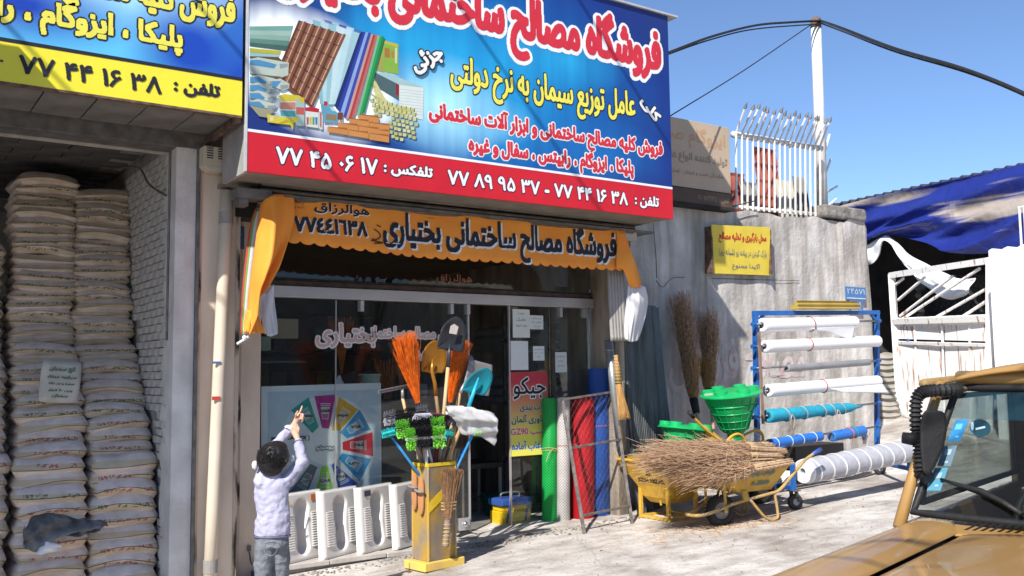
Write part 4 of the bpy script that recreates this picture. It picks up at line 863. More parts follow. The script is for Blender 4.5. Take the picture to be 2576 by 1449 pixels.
# right drop
drop([[Yp(1548,578,-.96),Yp(1562,584,-1.02),Yp(1572,592,-1.04),Yp(1578,612,-.95)],
      [Yp(1548,620,-.97),Yp(1568,625,-1.05),Yp(1582,630,-1.02),Yp(1592,640,-.9)],
      [Yp(1548,672,-.98),Yp(1570,660,-1.06),Yp(1590,662,-1.0),Yp(1602,668,-.88)],
      [Yp(1565,676,-.98),Yp(1578,690,-1.04),Yp(1600,700,-.98),Yp(1612,708,-.88)],
      [Yp(1572,690,-.96),Yp(1590,718,-1.0),Yp(1606,724,-.95),Yp(1620,726,-.88)]],orc,'right_drop',fold=.03,fr_=1.8)
drop([[Yp(1578,700,-.92),Yp(1596,712,-.95),Yp(1622,722,-.88)],[Yp(1574,760,-.92),Yp(1600,760,-.98),Yp(1630,757,-.88)],[Yp(1571,815,-.92),Yp(1592,820,-.98),Yp(1616,812,-.88)],[Yp(1570,853,-.92),Yp(1588,860,-.96),Yp(1602,856,-.88)]],whb,'white_back_right',fold=.018,seed=2)
for i in range(5):
    q=MB(); x0=1527+7.5*i; P=crom([Yp(x0,665+3*i,-.80-.02*i),Yp(x0+2,720,-.82-.02*i),Yp(x0+5,790,-.80-.02*i),Yp(x0+9,858,-.8-.02*i)],4)
    q.grid([[p,p+V3((.03,-.03,0)),p+V3((.034,.03,0))] for p in P]); q.build('folded_layer',mat('folded_grey_cloth',(.38,.36,.34),(.28,.26,.25),sc=4,rough=.7),BN,smooth=True,solid=.005)
# ================= sacks =================
def sackmat(name,ink_):
    m=bpy.data.materials.new(name); m.use_nodes=True; nt,b_=nodesof(m); N=nt.nodes.new; L=nt.links.new
    tc=N('ShaderNodeTexCoord'); sp=N('ShaderNodeSeparateXYZ'); L(tc.outputs['Object'],sp.inputs[0]); oi=N('ShaderNodeObjectInfo')
    n=N('ShaderNodeTexNoise'); n.inputs['Scale'].default_value=9; n.inputs['Detail'].default_value=6; L(tc.outputs['Object'],n.inputs[0])
    r=N('ShaderNodeValToRGB'); r.color_ramp.elements[0].color=(.62,.50,.44,1); r.color_ramp.elements[1].color=(.84,.73,.66,1); r.color_ramp.elements[0].position=.3; r.color_ramp.elements[1].position=.65; L(n.outputs[0],r.inputs[0])
    def M(op,a,c,cl=False):
        q=N('ShaderNodeMath'); q.operation=op; q.use_clamp=cl
        for i,x in enumerate((a,c)):
            if x is None: continue
            if hasattr(x,'links'): L(x,q.inputs[i])
            else: q.inputs[i].default_value=x
        return q.outputs[0]
    # yellow band on the edge
    zr=M('ADD',sp.outputs[2],M('MULTIPLY',M('SUBTRACT',oi.outputs['Random'],.5),.03)); band=M('LESS_THAN',M('ABSOLUTE',M('ADD',zr,.006),None),.021); front=M('LESS_THAN',sp.outputs[1],-.22); fb=M('MULTIPLY',band,front)
    m1=N('ShaderNodeMix'); m1.data_type='RGBA'; L(M('MULTIPLY',fb,.7),m1.inputs[0]); L(r.outputs[0],m1.inputs[6]); m1.inputs[7].default_value=(.60,.46,.26,1)
    mp=N('ShaderNodeMapping'); mp.inputs['Scale'].default_value=(70,1,60); L(tc.outputs['Object'],mp.inputs[0]); n2=N('ShaderNodeTexNoise'); n2.inputs['Scale'].default_value=1; n2.inputs['Detail'].default_value=1; L(mp.outputs[0],n2.inputs[0])
    n3=N('ShaderNodeTexNoise'); n3.inputs['Scale'].default_value=9; n3.noise_dimensions='1D'; L(M('ADD',sp.outputs[0],M('MULTIPLY',oi.outputs['Random'],9)),n3.inputs['W'])
    tx=M('MULTIPLY',M('GREATER_THAN',n2.outputs[0],.52),M('GREATER_THAN',n3.outputs[0],.42)); tb=M('LESS_THAN',M('ABSOLUTE',M('SUBTRACT',zr,.004),None),.012)
    tt=M('MULTIPLY',M('MULTIPLY',tx,tb),front); tt=M('MULTIPLY',tt,M('LESS_THAN',M('ABSOLUTE',sp.outputs[0],None),.19)); tt=M('MULTIPLY',tt,M('GREATER_THAN',oi.outputs['Random'],.25))
    m2=N('ShaderNodeMix'); m2.data_type='RGBA'; L(M('MULTIPLY',tt,.8),m2.inputs[0]); L(m1.outputs[2],m2.inputs[6]); m2.inputs[7].default_value=(*ink_,1); L(m2.outputs[2],b_.inputs[0]); b_.inputs['Roughness'].default_value=.75
    bp=N('ShaderNodeBump'); bp.inputs['Strength'].default_value=.5; bp.inputs['Distance'].default_value=.02; n4=N('ShaderNodeTexNoise'); n4.inputs['Scale'].default_value=11; n4.inputs['Detail'].default_value=5; mp4=N('ShaderNodeMapping'); mp4.inputs['Scale'].default_value=(1,1,3); L(tc.outputs['Object'],mp4.inputs[0]); L(mp4.outputs[0],n4.inputs[0]); L(n4.outputs[0],bp.inputs['Height']); L(bp.outputs[0],b_.inputs['Normal']); return m
sgreen=sackmat('sack_green_print',(.06,.12,.06)); sred=sackmat('sack_red_print',(.40,.06,.06)); scem=mat('cement_sack_paper',(.40,.37,.32),(.28,.26,.23),sc=5,rough=.85,bump=.3)
def sackmesh(w,d,h,seed,n=14):
    rg=np.random.RandomState(seed); q=MB(); rows=[]; ph=rg.rand(5)*6
    def pt(u,v,s): # u,v in -1..1 plan; s=+1 top,-1 bottom
        e=max(abs(u),abs(v)); f_=(1-abs(u)**9)*(1-abs(v)**8); f_=max(f_,0)**.42
        z=s*h/2*(f_+.03)*(1+.10*math.sin(u*5+ph[0])*math.cos(v*4+ph[1])); x=u*w/2*(1-.06*abs(v)**4*(1-0)); y=v*d/2*(1-.05*abs(u)**4)
        z+= .10*h*math.sin(u*2.2+ph[2])+.08*h*math.sin(v*3+ph[3])-.12*h*u*u
        return (x,y,z)
    for s in (1,-1): q.grid([[pt(-1+2*i/n,-1+2*j/n,s) for i in range(n+1)] for j in range(n+1)])
    return q
def sackset(name,mt,w,d,h,k): return [sackmesh(w,d,h,50+i).build(name,mt,loc=(0,0,0),smooth=True) for i in range(k)]
protoG=[]; 
ORD=['topmost','second from the top','third from the top','fourth from the top','fifth from the top','sixth from the top','seventh from the top','eighth from the top','ninth from the top','tenth from the top']
def nth(i,n):
    low=n-1-i
    if i<20: return ORDW[i]+' sack'+(' from the top' if i else '')
    return (ORDW[low] if low else 'lowest')+' sack'+(' from the bottom' if low else '')
ORDW=['topmost','second','third','fourth','fifth','sixth','seventh','eighth','ninth','tenth','eleventh','twelfth','thirteenth','fourteenth','fifteenth','sixteenth','seventeenth','eighteenth','nineteenth','twentieth']
class SackSrc:
    def __init__(s): s.d={}
    def get(s,key,mt,w,d,h,i):
        k=(key,i)
        if k not in s.d:
            o=sackmesh(w,d,h,60+i).build('plaster_sack',mt,loc=(0,0,0),smooth=True); s.d[k]=o; return o
        c=s.d[k].copy(); COL.objects.link(c); return c
SS=SackSrc()
def col_y(z): 
    pts=[(0,-.40),(.35,-.34),(.9,-.24),(1.1,-.05),(1.3,.06),(1.75,.40),(1.95,.62),(2.6,.78),(3.3,.95)]
    for (a,ya),(b_,yb) in zip(pts,pts[1:]):
        if a<=z<=b_: return ya+(yb-ya)*(z-a)/(b_-a)
    return pts[-1][1]
rg=random.Random(11)
def stack(xc0,xc1,w,ztop,hs,yoff,key,where,grp,redbelow=1.3,basez=-.02):
    zs_=[]; z=basez
    while z<ztop: h=hs(z); zs_.append((z+h*.5,h)); z+=h*.93
    n=len(zs_)
    for i,(zc,h) in enumerate(zs_[::-1]):
        kk='R' if (zc<redbelow and rg.random()<.85) or key=='far' else 'G'
        hh=.125; o=SS.get((key,kk),sred if kk=='R' else sgreen,w,.74,hh,rg.randrange(4))
        t=zc/3.3; o.location=(xc0+(xc1-xc0)*t+rg.uniform(-.018,.018),col_y(zc)+yoff+.37+rg.uniform(-.03,.03),zc); o.scale=(rg.uniform(.96,1.04),1,h/.096*rg.uniform(.94,1.10))
        o.rotation_euler=(rg.uniform(-.03,.03),rg.uniform(-.05,.05),rg.uniform(-.06,.06))
        ink_='red' if kk=='R' else 'green'
        tag(o,'%s of the %s, %s printed'%(nth(i,n),where,ink_),'sack',grp)
hs=lambda z: .118 if z<.9 else (.104 if z<1.5 else .088)
stack(1.875,1.895,.53,3.31,hs,0,'mid','right bay stack beside brick wall','plaster sacks stacked in the storage bay')
stack(1.34,1.43,.55,3.36,hs,0,'mid','middle stack of the storage bay','plaster sacks stacked in the storage bay')
stack(.80,.86,.50,2.75,lambda z:.10 if z>1 else .12,.08,'far','far left bay stack','plaster sacks stacked in the storage bay',9)
# sample sack hanging in front, dark torn bag
o=sackmesh(.30,.34,.07,77).build('sample_sack',mat('pale_woven_sack',(.55,.53,.48),(.42,.41,.37),sc=6,rough=.85,bump=.4),loc=(0,0,0),smooth=True); c=aY(152,960,.02); o.location=c; o.rotation_euler=(R_(88),R_(4),0);
q=MB()
for k,(t_,z0,z1,w_) in enumerate((('گچ سمنان',.07,.125,.10),('سیلویه ممتاز',.02,.05,.11),('سفید و ریز دانه',-.03,-.005,.10),('وزن ۴۰ کیلو',-.085,-.06,.09),('سمنان',-.13,-.10,.06))): lettering(q,t_,(c[0]-w_,c[2]+z0,c[0]+w_,c[2]+z1),onY(c[1]-.047),[(0,0,0,(0,0))],cell=.0035,bold=.003)
qq=q.build('lettering',flat('sack_green_ink',(.10,.17,.12)),loc=c,normals=False); qq.parent=o; qq.rotation_euler=(R_(-88),0,0); qq.location=(0,0,0); tag(o,'upright small sack with green print hanging in front of the middle stack','sack')
q=MB(); rag=mat('dark_torn_plastic',(.20,.205,.21),(.09,.092,.096),sc=6,rough=.4,bump=.5)
G=sheet([[aY(62,1330,-.5),aY(90,1300,-.52),aY(140,1292,-.5),aY(190,1300,-.48),aY(230,1308,-.5),aY(270,1316,-.5)],[aY(58,1358,-.55),aY(95,1345,-.6),aY(150,1335,-.58),aY(200,1330,-.56),aY(236,1330,-.54),aY(262,1326,-.5)],[aY(60,1375,-.5),aY(85,1385,-.55),aY(120,1370,-.55),aY(150,1350,-.55),aY(200,1345,-.5),aY(240,1335,-.5)]],6,wob=.030,seed=4)
q.grid(G); o=q.build('torn_bag',rag,smooth=True,loc=aY(150,1340,-.55),solid=.004); tag(o,'crumpled dark grey torn plastic bag lying low on the middle sack stack','bag')
q=MB(); G=sheet([[aY(95,1378,-.58),aY(120,1362,-.6),aY(155,1370,-.58)],[aY(90,1395,-.58),aY(125,1392,-.62),aY(150,1385,-.58)]],6,wob=.015,seed=7); q.grid(G); o=q.build('bag_scrap',whc,smooth=True,loc=aY(120,1380,-.58),solid=.003); tag(o,'whitish scrap of plastic below the dark torn bag','bag')
# open sack lying with logo (bottom right)
# cement sacks by the yard gate
for i in range(13):
    py=897+i*14.6; D=17.6-.05*i; c=aD(2238,py,D)
    if i==0: o=sackmesh(.62,.42,.15,90).build('cement_sack',scem,loc=(0,0,0),smooth=True); s0=o
    else: o=s0.copy(); COL.objects.link(o)
    o.location=c; o.rotation_euler=(rg.uniform(-.04,.04),rg.uniform(-.06,.06),.3+rg.uniform(-.12,.12)); o.scale=(1,1,.85)
    tag(o,'%s grey cement sack of the pile beside the open gate'%(ORDW[i]+(' from the top,' if i else '')),'sack','cement sacks piled by the gate')
# sacks and tyres behind the gate bars
for i in range(6):
    o=s0.copy(); COL.objects.link(o); o.location=aD(2345+8*(i%2),812-18*i,19.5); o.rotation_euler=(0,0,.2*i); tag(o,'%s brownish sack seen between the diagonal gate bars'%(ORDW[5-i]+(' from the top,' if i<5 else '')),'sack','sacks behind the gate bars'); o.scale=(1.5,1.2,1)
tyr=mat('tyre_rubber',(.05,.05,.052),(.028,.028,.03),sc=8,rough=.85,bump=.3)
def tyre(R,r,w,name='tyre',treads=36):
    q=MB(); n=48; rows=[]
    prof=[(R-r*1.0,-w*.42),(R-r*.35,-w*.5),(R-.02*R,-w*.42),(R,-w*.3),(R,w*.3),(R-.02*R,w*.42),(R-r*.35,w*.5),(R-r*1.0,w*.42)]
    q.lathe((0,0,0),prof,(0,0,1),n,0,cap=False)
    return q
def treads(R,w,n):
    q=MB()
    for i in range(n):
        for s in (-1,0,1):
            a=2*math.pi*(i+(.5 if s==0 else 0))/n; c=V3((math.cos(a),math.sin(a),0)); t=V3((-math.sin(a),math.cos(a),0)); q.obox(c*(R+.004)+V3((0,0,s*w*.29)),c*.007*R/.2,t*R*2.4/n,(0,0,w*.12))
    return q
for i,(px,py) in enumerate([(2395,806),(2400,775),(2392,745),(2402,712)]):
    t_=thing('truck_tyre','%s large truck tyre lying in the pile behind the gate'%(['lowest','second lowest','second highest','topmost'][i]),'tyre',aD(px,py,18.2),'tyres piled behind the gate')
    if i==0:
        a_=tyre(.50,.2,.26); o1=a_.build('carcass',tyr,t_,smooth=True,loc=(0,0,0)); tr_=treads(.5,.26,34); o2=tr_.build('tread',tyr,t_,loc=(0,0,0)); T0=(o1,o2)
        # meshes authored at the origin: local coordinates
    else:
        for o in T0: c=o.copy(); COL.objects.link(c); c.parent=t_
rgn=random.Random(21)
# ================= interior fittings (seen through the glass) =================
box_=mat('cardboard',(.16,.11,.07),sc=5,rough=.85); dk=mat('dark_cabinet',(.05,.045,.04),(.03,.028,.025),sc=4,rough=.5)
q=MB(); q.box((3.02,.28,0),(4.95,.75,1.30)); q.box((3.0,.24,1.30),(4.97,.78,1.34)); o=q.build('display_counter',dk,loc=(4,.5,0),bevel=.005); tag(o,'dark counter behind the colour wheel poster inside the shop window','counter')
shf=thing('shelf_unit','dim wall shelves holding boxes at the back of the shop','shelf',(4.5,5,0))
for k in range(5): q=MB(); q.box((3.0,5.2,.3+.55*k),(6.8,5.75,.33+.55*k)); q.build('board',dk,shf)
cols_=[(.30,.2,.1),(.25,.05,.04),(.05,.12,.25),(.35,.33,.28),(.08,.2,.1),(.3,.25,.05)]
NB={}
for k in range(4):
    x=3.05
    while x<6.6:
        w_=rgn.uniform(.16,.38); h_=rgn.uniform(.18,.42); c_=rgn.choice(cols_); q=MB(); q.box((x,5.22,.332+.55*k),(x+w_-.02,5.6,.332+.55*k+h_)); o=q.build('carton',mat('carton_%.2f_%.2f'%(c_[0],c_[1]),c_,sc=4,rough=.8),loc=(x,5.3,.332+.55*k)); x+=w_+rgn.uniform(0,.1)
        NB[k]=NB.get(k,0)+1; tag(o,'%s dim box from the left on the %s back shelf in the shop'%(ORDW[NB[k]-1].replace('topmost','first'),['lowest','second lowest','second highest','highest'][k]),'box','boxes on the back shelves')
def lathe_thing(name,base,prof,m,lab,cat,axis=(0,0,1),grp=None,n=28): q=MB(); q.lathe(base,prof,axis,n); o=q.build(name,m,loc=base,smooth=True); tag(o,lab,cat,grp); return o
wallt=.006
c=aY(930,966,.35); c[2]=1.34
lathe_thing('bucket',c,[(.085,0),(.105,.25),(.115,.252),(.112,.27),(.1,.265),(.09,.02)],mat('pale_green_plastic',(.42,.60,.52),sc=4,rough=.4),'pale green plastic bucket on the counter behind the window','bucket')
tb=thing('tissue_box','white tissue box with red and blue pattern on the counter behind the window','tissue box',(3.75,.35,1.34)); c=aY(858,950,.33)
q=MB(); q.box((c[0]-.12,.27,1.34),(c[0]+.14,.40,1.45)); q.build('carton',mat('tissue_white',(.6,.6,.6)),tb,bevel=.01); q=MB(); q.box((c[0]-.121,.268,1.36),(c[0]+.02,.269,1.43)); q.build('print',flat('tissue_red',(.4,.04,.05)),tb)
q=MB(); G=sheet([[(c[0]-.05,.33,1.45),(c[0],.30,1.46),(c[0]+.06,.34,1.45)],[(c[0]-.06,.33,1.50),(c[0],.31,1.53),(c[0]+.04,.34,1.50)],[(c[0]-.04,.34,1.58),(c[0]-.01,.33,1.60),(c[0]+.02,.35,1.55)]],5,wob=.006); q.grid(G); q.build('tissue',whc,tb,smooth=True)
for (px,py,sz,cc,lab) in ((715,832,.14,(.28,.22,.14),'cardboard box high behind the left window pane'),(655,868,.10,(.20,.28,.2),'pale green box behind the lower edge of the left orange drop'),(1050,945,.12,(.12,.12,.13),'dark case on the counter behind the brooms')):
    c=aY(px,py,.12 if px<800 else .4); z0=c[2]-sz/2 if px<800 else 1.34; q=MB(); q.box((c[0]-sz,c[1],z0),(c[0]+sz,c[1]+.15,z0+sz*1.3)); o=q.build('box',mat('ibox_%d'%px,cc),loc=(c[0],c[1],z0),bevel=.004); tag(o,lab,'box')
q=MB(); q.box((3.0,.10,1.72),(3.55,.28,1.74)); o=q.build('small_shelf',dk,loc=(3.2,.2,1.72)); tag(o,'small shelf behind the top left of the window','shelf')
for i,(px,py) in enumerate(((860,880),(1010,930),(975,985))):
    c=aY(px,py,.75); q=MB(); n_=26
    for k in range(n_):
        a=-1+2*k/n_; q.tube([c+V3((0,0,-.25)),c+V3((a*.05,0,0)),c+V3((a*.16,.02*(k%3),.32+.03*math.cos(k*3)))],.006,4)
    o=q.build('broom_head',mat('orange_bristle_dim',(.45,.12,.02),sc=9),loc=c); o['kind']='x'; del o['kind']; tag(o,'orange broom standing %s behind the window glass'%(['left of the pane joint','right of the bucket','low beside the tools'][i]),'broom')
# pipe rack behind right pane
pg=mat('grey_pvc',(.36,.36,.37),(.28,.28,.29),sc=4,rough=.45); pb_=mat('blue_grey_pvc',(.13,.2,.32),sc=4,rough=.45); pdk=mat('pipe_bore',(.02,.02,.022),sc=4)
PR=[]
for (cx,cy_,r) in [(1405,822,15),(1427,822,16),(1452,820,15),(1404,846,17),(1437,846,14),(1462,843,14),(1405,869,13),(1432,866,17),(1460,866,17),(1445,904,15),(1465,902,14),(1437,928,15),(1461,926,16),(1436,955,15),(1460,958,15),(1403,962,15),(1442,975,14),(1403,990,13),(1435,1000,14),(1461,1000,15),(1405,1012,13),(1440,1025,13)]:
    c=aY(cx,cy_,.55); rr=r*dep(c)/FOC; q=MB(); q.lathe(c,[(rr,0),(rr,1.9),(rr*.84,1.9),(rr*.84,0),(rr,0)],(.05,1,0),20,cap=False)
    blue=cy_>940 and cx>1430; o=q.build('plastic_pipe',pb_ if blue else pg,loc=c,smooth=False)
    PR.append((cy_,cx,o,blue))
PR.sort(key=lambda t:t[0]); rows_=[[PR[0]]]
for t in PR[1:]:
    if t[0]-rows_[-1][-1][0]>9 or len(rows_[-1])>=3: rows_.append([t])
    else: rows_[-1].append(t)
for ri,rw in enumerate(rows_):
    for ci,t in enumerate(sorted(rw,key=lambda t:t[1])): tag(t[2],'%s %s plastic pipe end in row %s from the top of the pipe rack'%(['left','middle','right'][ci] if len(rw)==3 else ['left','right'][ci] if len(rw)==2 else 'lone','bluish' if t[3] else 'grey',['one','two','three','four','five','six','seven','eight','nine','ten','eleven','twelve'][ri]),'pipe','pipes in the rack')
q=MB()
for zz in (.60,1.25,1.98): q.bar((6.36,1.0,zz),(7.0-.09,1.0,zz),.03,.03)
for xx_ in (6.42,6.88): q.bar((xx_,1.0,0),(xx_,1.0,2.3),.03,.03)
o=q.build('pipe_rack',steelg,loc=(6.6,1,0)); tag(o,'grey steel rack holding plastic pipes inside the shop','rack')
# stool, hose coils, tubs, toolbox, basins
st=thing('stool','low black topped metal stool inside the doorway','stool',(5.75,.75,0)); 
def sp3(px,py,Y): return aY(px,py,Y)
q=MB(); q.box((5.50,.50,.56),(6.05,1.0,.62)); q.build('seat',dk,st,bevel=.01)
for (x,y) in ((5.53,.53),(6.02,.53),(5.53,.97),(6.02,.97)): q=MB(); q.bar((x,y,0),(x,y,.56),.028,.028); q.build('leg',alu,st)
def coil(base,R,r,n,m,lab,nm='hose_coil'):
    q=MB()
    for k in range(n):
        a0=rgn.uniform(0,6); rr=R*rgn.uniform(.85,1.05); q.tube([V3(base)+V3((rr*math.cos(a),rr*.9*math.sin(a),r+k*r*1.3+.01*math.sin(a*2+a0))) for a in np.linspace(0,2*math.pi,25)[:-1]],r,6,closed=True)
    o=q.build(nm,m,loc=base,smooth=True); tag(o,lab,'hose'); return o
coil((5.75,1.75,.0),.34,.02,14,mat('dark_teal_hose',(.03,.08,.09),sc=5,rough=.5),'coil of dark green hose on the floor behind the stool')
lathe_thing('tub',(5.85,1.75,.50),[(.26,0),(.32,.20),(.34,.2),(.33,.21),(.25,.02)],mat('red_tub_plastic',(.30,.02,.04),sc=4,rough=.4),'dark red plastic tub behind the stool','tub')
lathe_thing('tub',(5.80,1.7,.74),[(.28,0),(.35,.24),(.37,.24),(.36,.25),(.27,.02)],mat('green_tub_plastic',(.02,.16,.06),sc=4,rough=.35),'dark green plastic tub with a printed label inside the doorway','tub')
coil((5.8,1.7,.99),.27,.015,9,mat('straw_hose',(.38,.30,.16),sc=5,rough=.5),'coil of straw coloured hose on top of the green tub')
lathe_thing('tub',(5.0,1.9,.0),[(.3,0),(.3,.8),(.32,.82),(.3,.82),(.1,.8)],mat('dark_barrel',(.03,.035,.05),sc=4),'dark barrel in the gloom behind the brush stand','barrel')
tx=thing('toolbox','blue and yellow cantilever toolbox on the floor inside the door','toolbox',(5.86,.18,0))
yb=mat('yellow_plastic',(.72,.50,.02),sc=4,rough=.4); bb_=mat('blue_plastic',(.04,.10,.36),sc=4,rough=.4)
q=MB(); q.box((5.73,.06,0),(6.10,.30,.14)); q.build('body',yb,tx,bevel=.008); q=MB(); q.box((5.75,.07,.142),(6.08,.29,.195)); q.build('tray',yb,tx,bevel=.006); q=MB(); q.box((5.72,.05,.20),(6.11,.31,.27)); q.build('lid',bb_,tx,bevel=.01)
for x in (5.78,6.02): q=MB(); q.bar((x,.05,.03),(x+.05,.048,.26),.02,.008); q.build('hinge_arm',bb_,tx)
q=MB(); q.tube(crom([(5.80,.18,.27),(5.81,.18,.32),(6.02,.18,.32),(6.03,.18,.27)],4),.01,6); q.build('handle',steelg,tx,smooth=True)
lathe_thing('basin',(6.18,.62,.0),[(.24,0),(.30,.22),(.32,.22),(.31,.23),(.23,.02)],mat('teal_basin',(.02,.16,.13),sc=4,rough=.4),'dark teal basin standing upside behind the glass near the toolbox','basin')
for i in range(3): 
    c=aY(1412+22*i,1210,.5); q=MB(); q.cyl((c[0],.5,0),(c[0]+.02,.6,1.15),.012,n=8); o=q.build('plastic_pole',pg,loc=(c[0],.5,0)); tag(o,'%s grey pole standing behind the glass under the pipe rack'%(['left','middle','right'][i]),'pole','poles behind the glass')
# papers and posters on the glass
pap=mat('white_paper',(.74,.77,.74),(.70,.73,.70),sc=3,rough=.6,bump=.02)
def paper(p0,p1,lab,lines,m=pap,inkc=None,cell=.003,nm='paper_notice'):
    a=aY(p0[0],p1[1],-.009); c=aY(p1[0],p0[1],-.009); q=MB(); q.box((a[0],-.011,a[2]),(c[0],-.009,c[2])); o=q.build(nm,m,loc=(a[0],-.01,a[2])); tag(o,lab,'notice')
    if lines:
        q=MB(); H=c[2]-a[2]; W_=c[0]-a[0]
        for (t,u0,v0,u1,v1) in lines: lettering(q,t,(a[0]+W_*u0,a[2]+H*v0,a[0]+W_*u1,a[2]+H*v1),onY(-.0115),[(0,0,0,(0,0))],cell=cell,bold=.0022)
        q.build('lettering',inkc or flat('ink_grey',(.05,.05,.05)),o,normals=False)
    return o
paper((1290,779),(1332,849),'white sheet asking for masks, upper left on the door pane',[('لطفا با',.3,.80,.7,.90),('ماسک',.22,.58,.78,.72),('وارد شوید',.15,.36,.82,.50)])
paper((1333,794),(1366,828),'small white notice beside the mask sheet on the door pane',[('توری زیر گچی',.12,.70,.88,.88),('جلوگیری از ترک',.1,.42,.88,.6),('خوردن رسید',.2,.12,.8,.3)])
paper((1285,858),(1328,931),'white sheet above the red and yellow poster',None)
paper((1341,871),(1369,907),'small white notice right of the blank white sheet',[('چسب رنگ کننده سیمانی',.06,.7,.94,.86),('دارای کلیه سطوح',.1,.45,.9,.6),('رسید',.35,.2,.65,.34)])
paper((1397,886),(1425,937),'white notice on the pane in front of the pipe rack',[('درزگیر لوله بازکن',.06,.72,.94,.86),('بسیار قوی',.25,.5,.8,.64),('معرکه رسید',.2,.26,.8,.42)])
jm=bpy.data.materials.new('red_yellow_poster_print'); jm.use_nodes=True; nt,b_=nodesof(jm); tc=nt.nodes.new('ShaderNodeTexCoord'); s_=nt.nodes.new('ShaderNodeSeparateXYZ'); nt.links.new(tc.outputs['Object'],s_.inputs[0]); r_=nt.nodes.new('ShaderNodeValToRGB'); nt.links.new(s_.outputs[2],r_.inputs[0])
r_.color_ramp.elements[0].position=.25; r_.color_ramp.elements[0].color=(.75,.68,.10,1); r_.color_ramp.elements[1].position=.78; r_.color_ramp.elements[1].color=(.50,.03,.05,1); e=r_.color_ramp.elements.new(.48); e.color=(.62,.33,.14,1); nt.links.new(r_.outputs[0],b_.inputs[0]); b_.inputs['Roughness'].default_value=.4
a=aY(1283,1149,-.012); c=aY(1377,935,-.012); JP=thing('red_yellow_poster','red to yellow poster with black Persian heading on the door pane','poster',(a[0],-.01,a[2])); q=MB(); q.box((a[0],-.014,a[2]),(c[0],-.010,c[2])); q.build('sheet',jm,JP)
q=MB(); X0,X1=a[0],c[0]; Z=lambda v:a[2]+(c[2]-a[2])*v; J=[flat('ink_jblack',(.02,.02,.02)),wh,flat('ink_green',(.01,.12,.09)),flat('ink_pink',(.62,.10,.16)),flat('ink_blue2',(.04,.15,.33))]
f=onY(-.0145); lettering(q,'جیکو',(X0+.05,Z(.67),X1-.03,Z(.94)),f,[(.010,1,0,(0,0)),(0,0,.001,(0,0))],cell=.0035,bold=.006)
lettering(q,'آب بندی',(X0+.13,Z(.52),X1-.08,Z(.63)),f,[(.004,1,0,(0,0)),(0,2,.001,(0,0))],cell=.003,bold=.004)
lettering(q,'فناوری آلمان',(X0+.02,Z(.37),X1-.01,Z(.49)),f,[(.004,1,0,(0,0)),(0,2,.001,(0,0))],cell=.003,bold=.004)
lettering(q,'چسب GZ90',(X0+.01,Z(.22),X1-.0,Z(.33)),f,[(.005,1,0,(0,0)),(0,3,.001,(0,0))],cell=.003,bold=.003)
lettering(q,'دوغاب آماده',(X0+.02,Z(.05),X1-.02,Z(.18)),f,[(.004,1,0,(0,0)),(0,4,.001,(0,0))],cell=.003,bold=.005)
q.build('lettering',J,JP,normals=False)
# colour wheel poster behind the left panes
YP=.035
def P1(x,y,l=0): v=aY(603.7+.4211*x,838.5+.4211*y,YP); return (v[0],YP-l,v[2])
CP=thing('colour_wheel_poster','large pale poster with a wheel of coloured product wedges behind the window','poster',P1(480,900))
q=MB(); pts=[P1(127,948),P1(845,930),P1(842,295),P1(127,318)]; q.prism(pts,(0,.006,0)); q.build('sheet',mat('poster_paper',(.70,.74,.78),(.66,.70,.74),sc=2,rough=.5,bump=.02),CP)
PM=[];PI={}
def pc(c):
    if c not in PI: PI[c]=len(PM); PM.append(flat('poster_ink_%02d'%len(PM),c,.5))
    return PI[c]
q=MB(); lv=[.001]
def pp(pts,c): lv[0]+=.00007; q.poly([P1(x,y,lv[0]) for x,y in pts],pc(c))
pp([(165,350),(840,335),(840,925),(165,945)],(.50,.60,.70))
def circ(cx,cy_,r,c,n=40,ry=None): pp([(cx+r*math.cos(2*math.pi*k/n),cy_+(ry or r)*math.sin(2*math.pi*k/n)) for k in range(n)],c)
circ(525,668,286,(.68,.72,.76),56,300); circ(505,668,150,(.60,.68,.72)); circ(505,668,112,(.78,.80,.82),40,118)
W_=[([(305,460),(410,380),(470,560),(432,597)],(.02,.33,.29)),([(443,375),(572,366),(532,570),(490,566)],(.42,.02,.24)),([(590,378),(705,455),(600,578),(548,580)],(.72,.40,.03)),([(715,455),(780,575),(640,628),(598,592)],(.03,.28,.55)),([(790,590),(795,735),(612,695),(612,650)],(.62,.02,.04)),([(780,750),(715,885),(590,748),(607,716)],(.02,.28,.58)),([(705,900),(592,935),(545,787),(560,775)],(.04,.08,.42)),([(450,955),(557,950),(525,795),(487,795)],(.28,.60,.03)),([(300,945),(385,995),(462,800),(420,778)],(.12,.16,.20))]
names=['IONIZED','COLOR','P09','TG','TILE','PUTTY','TA12','CA9','LAP4']
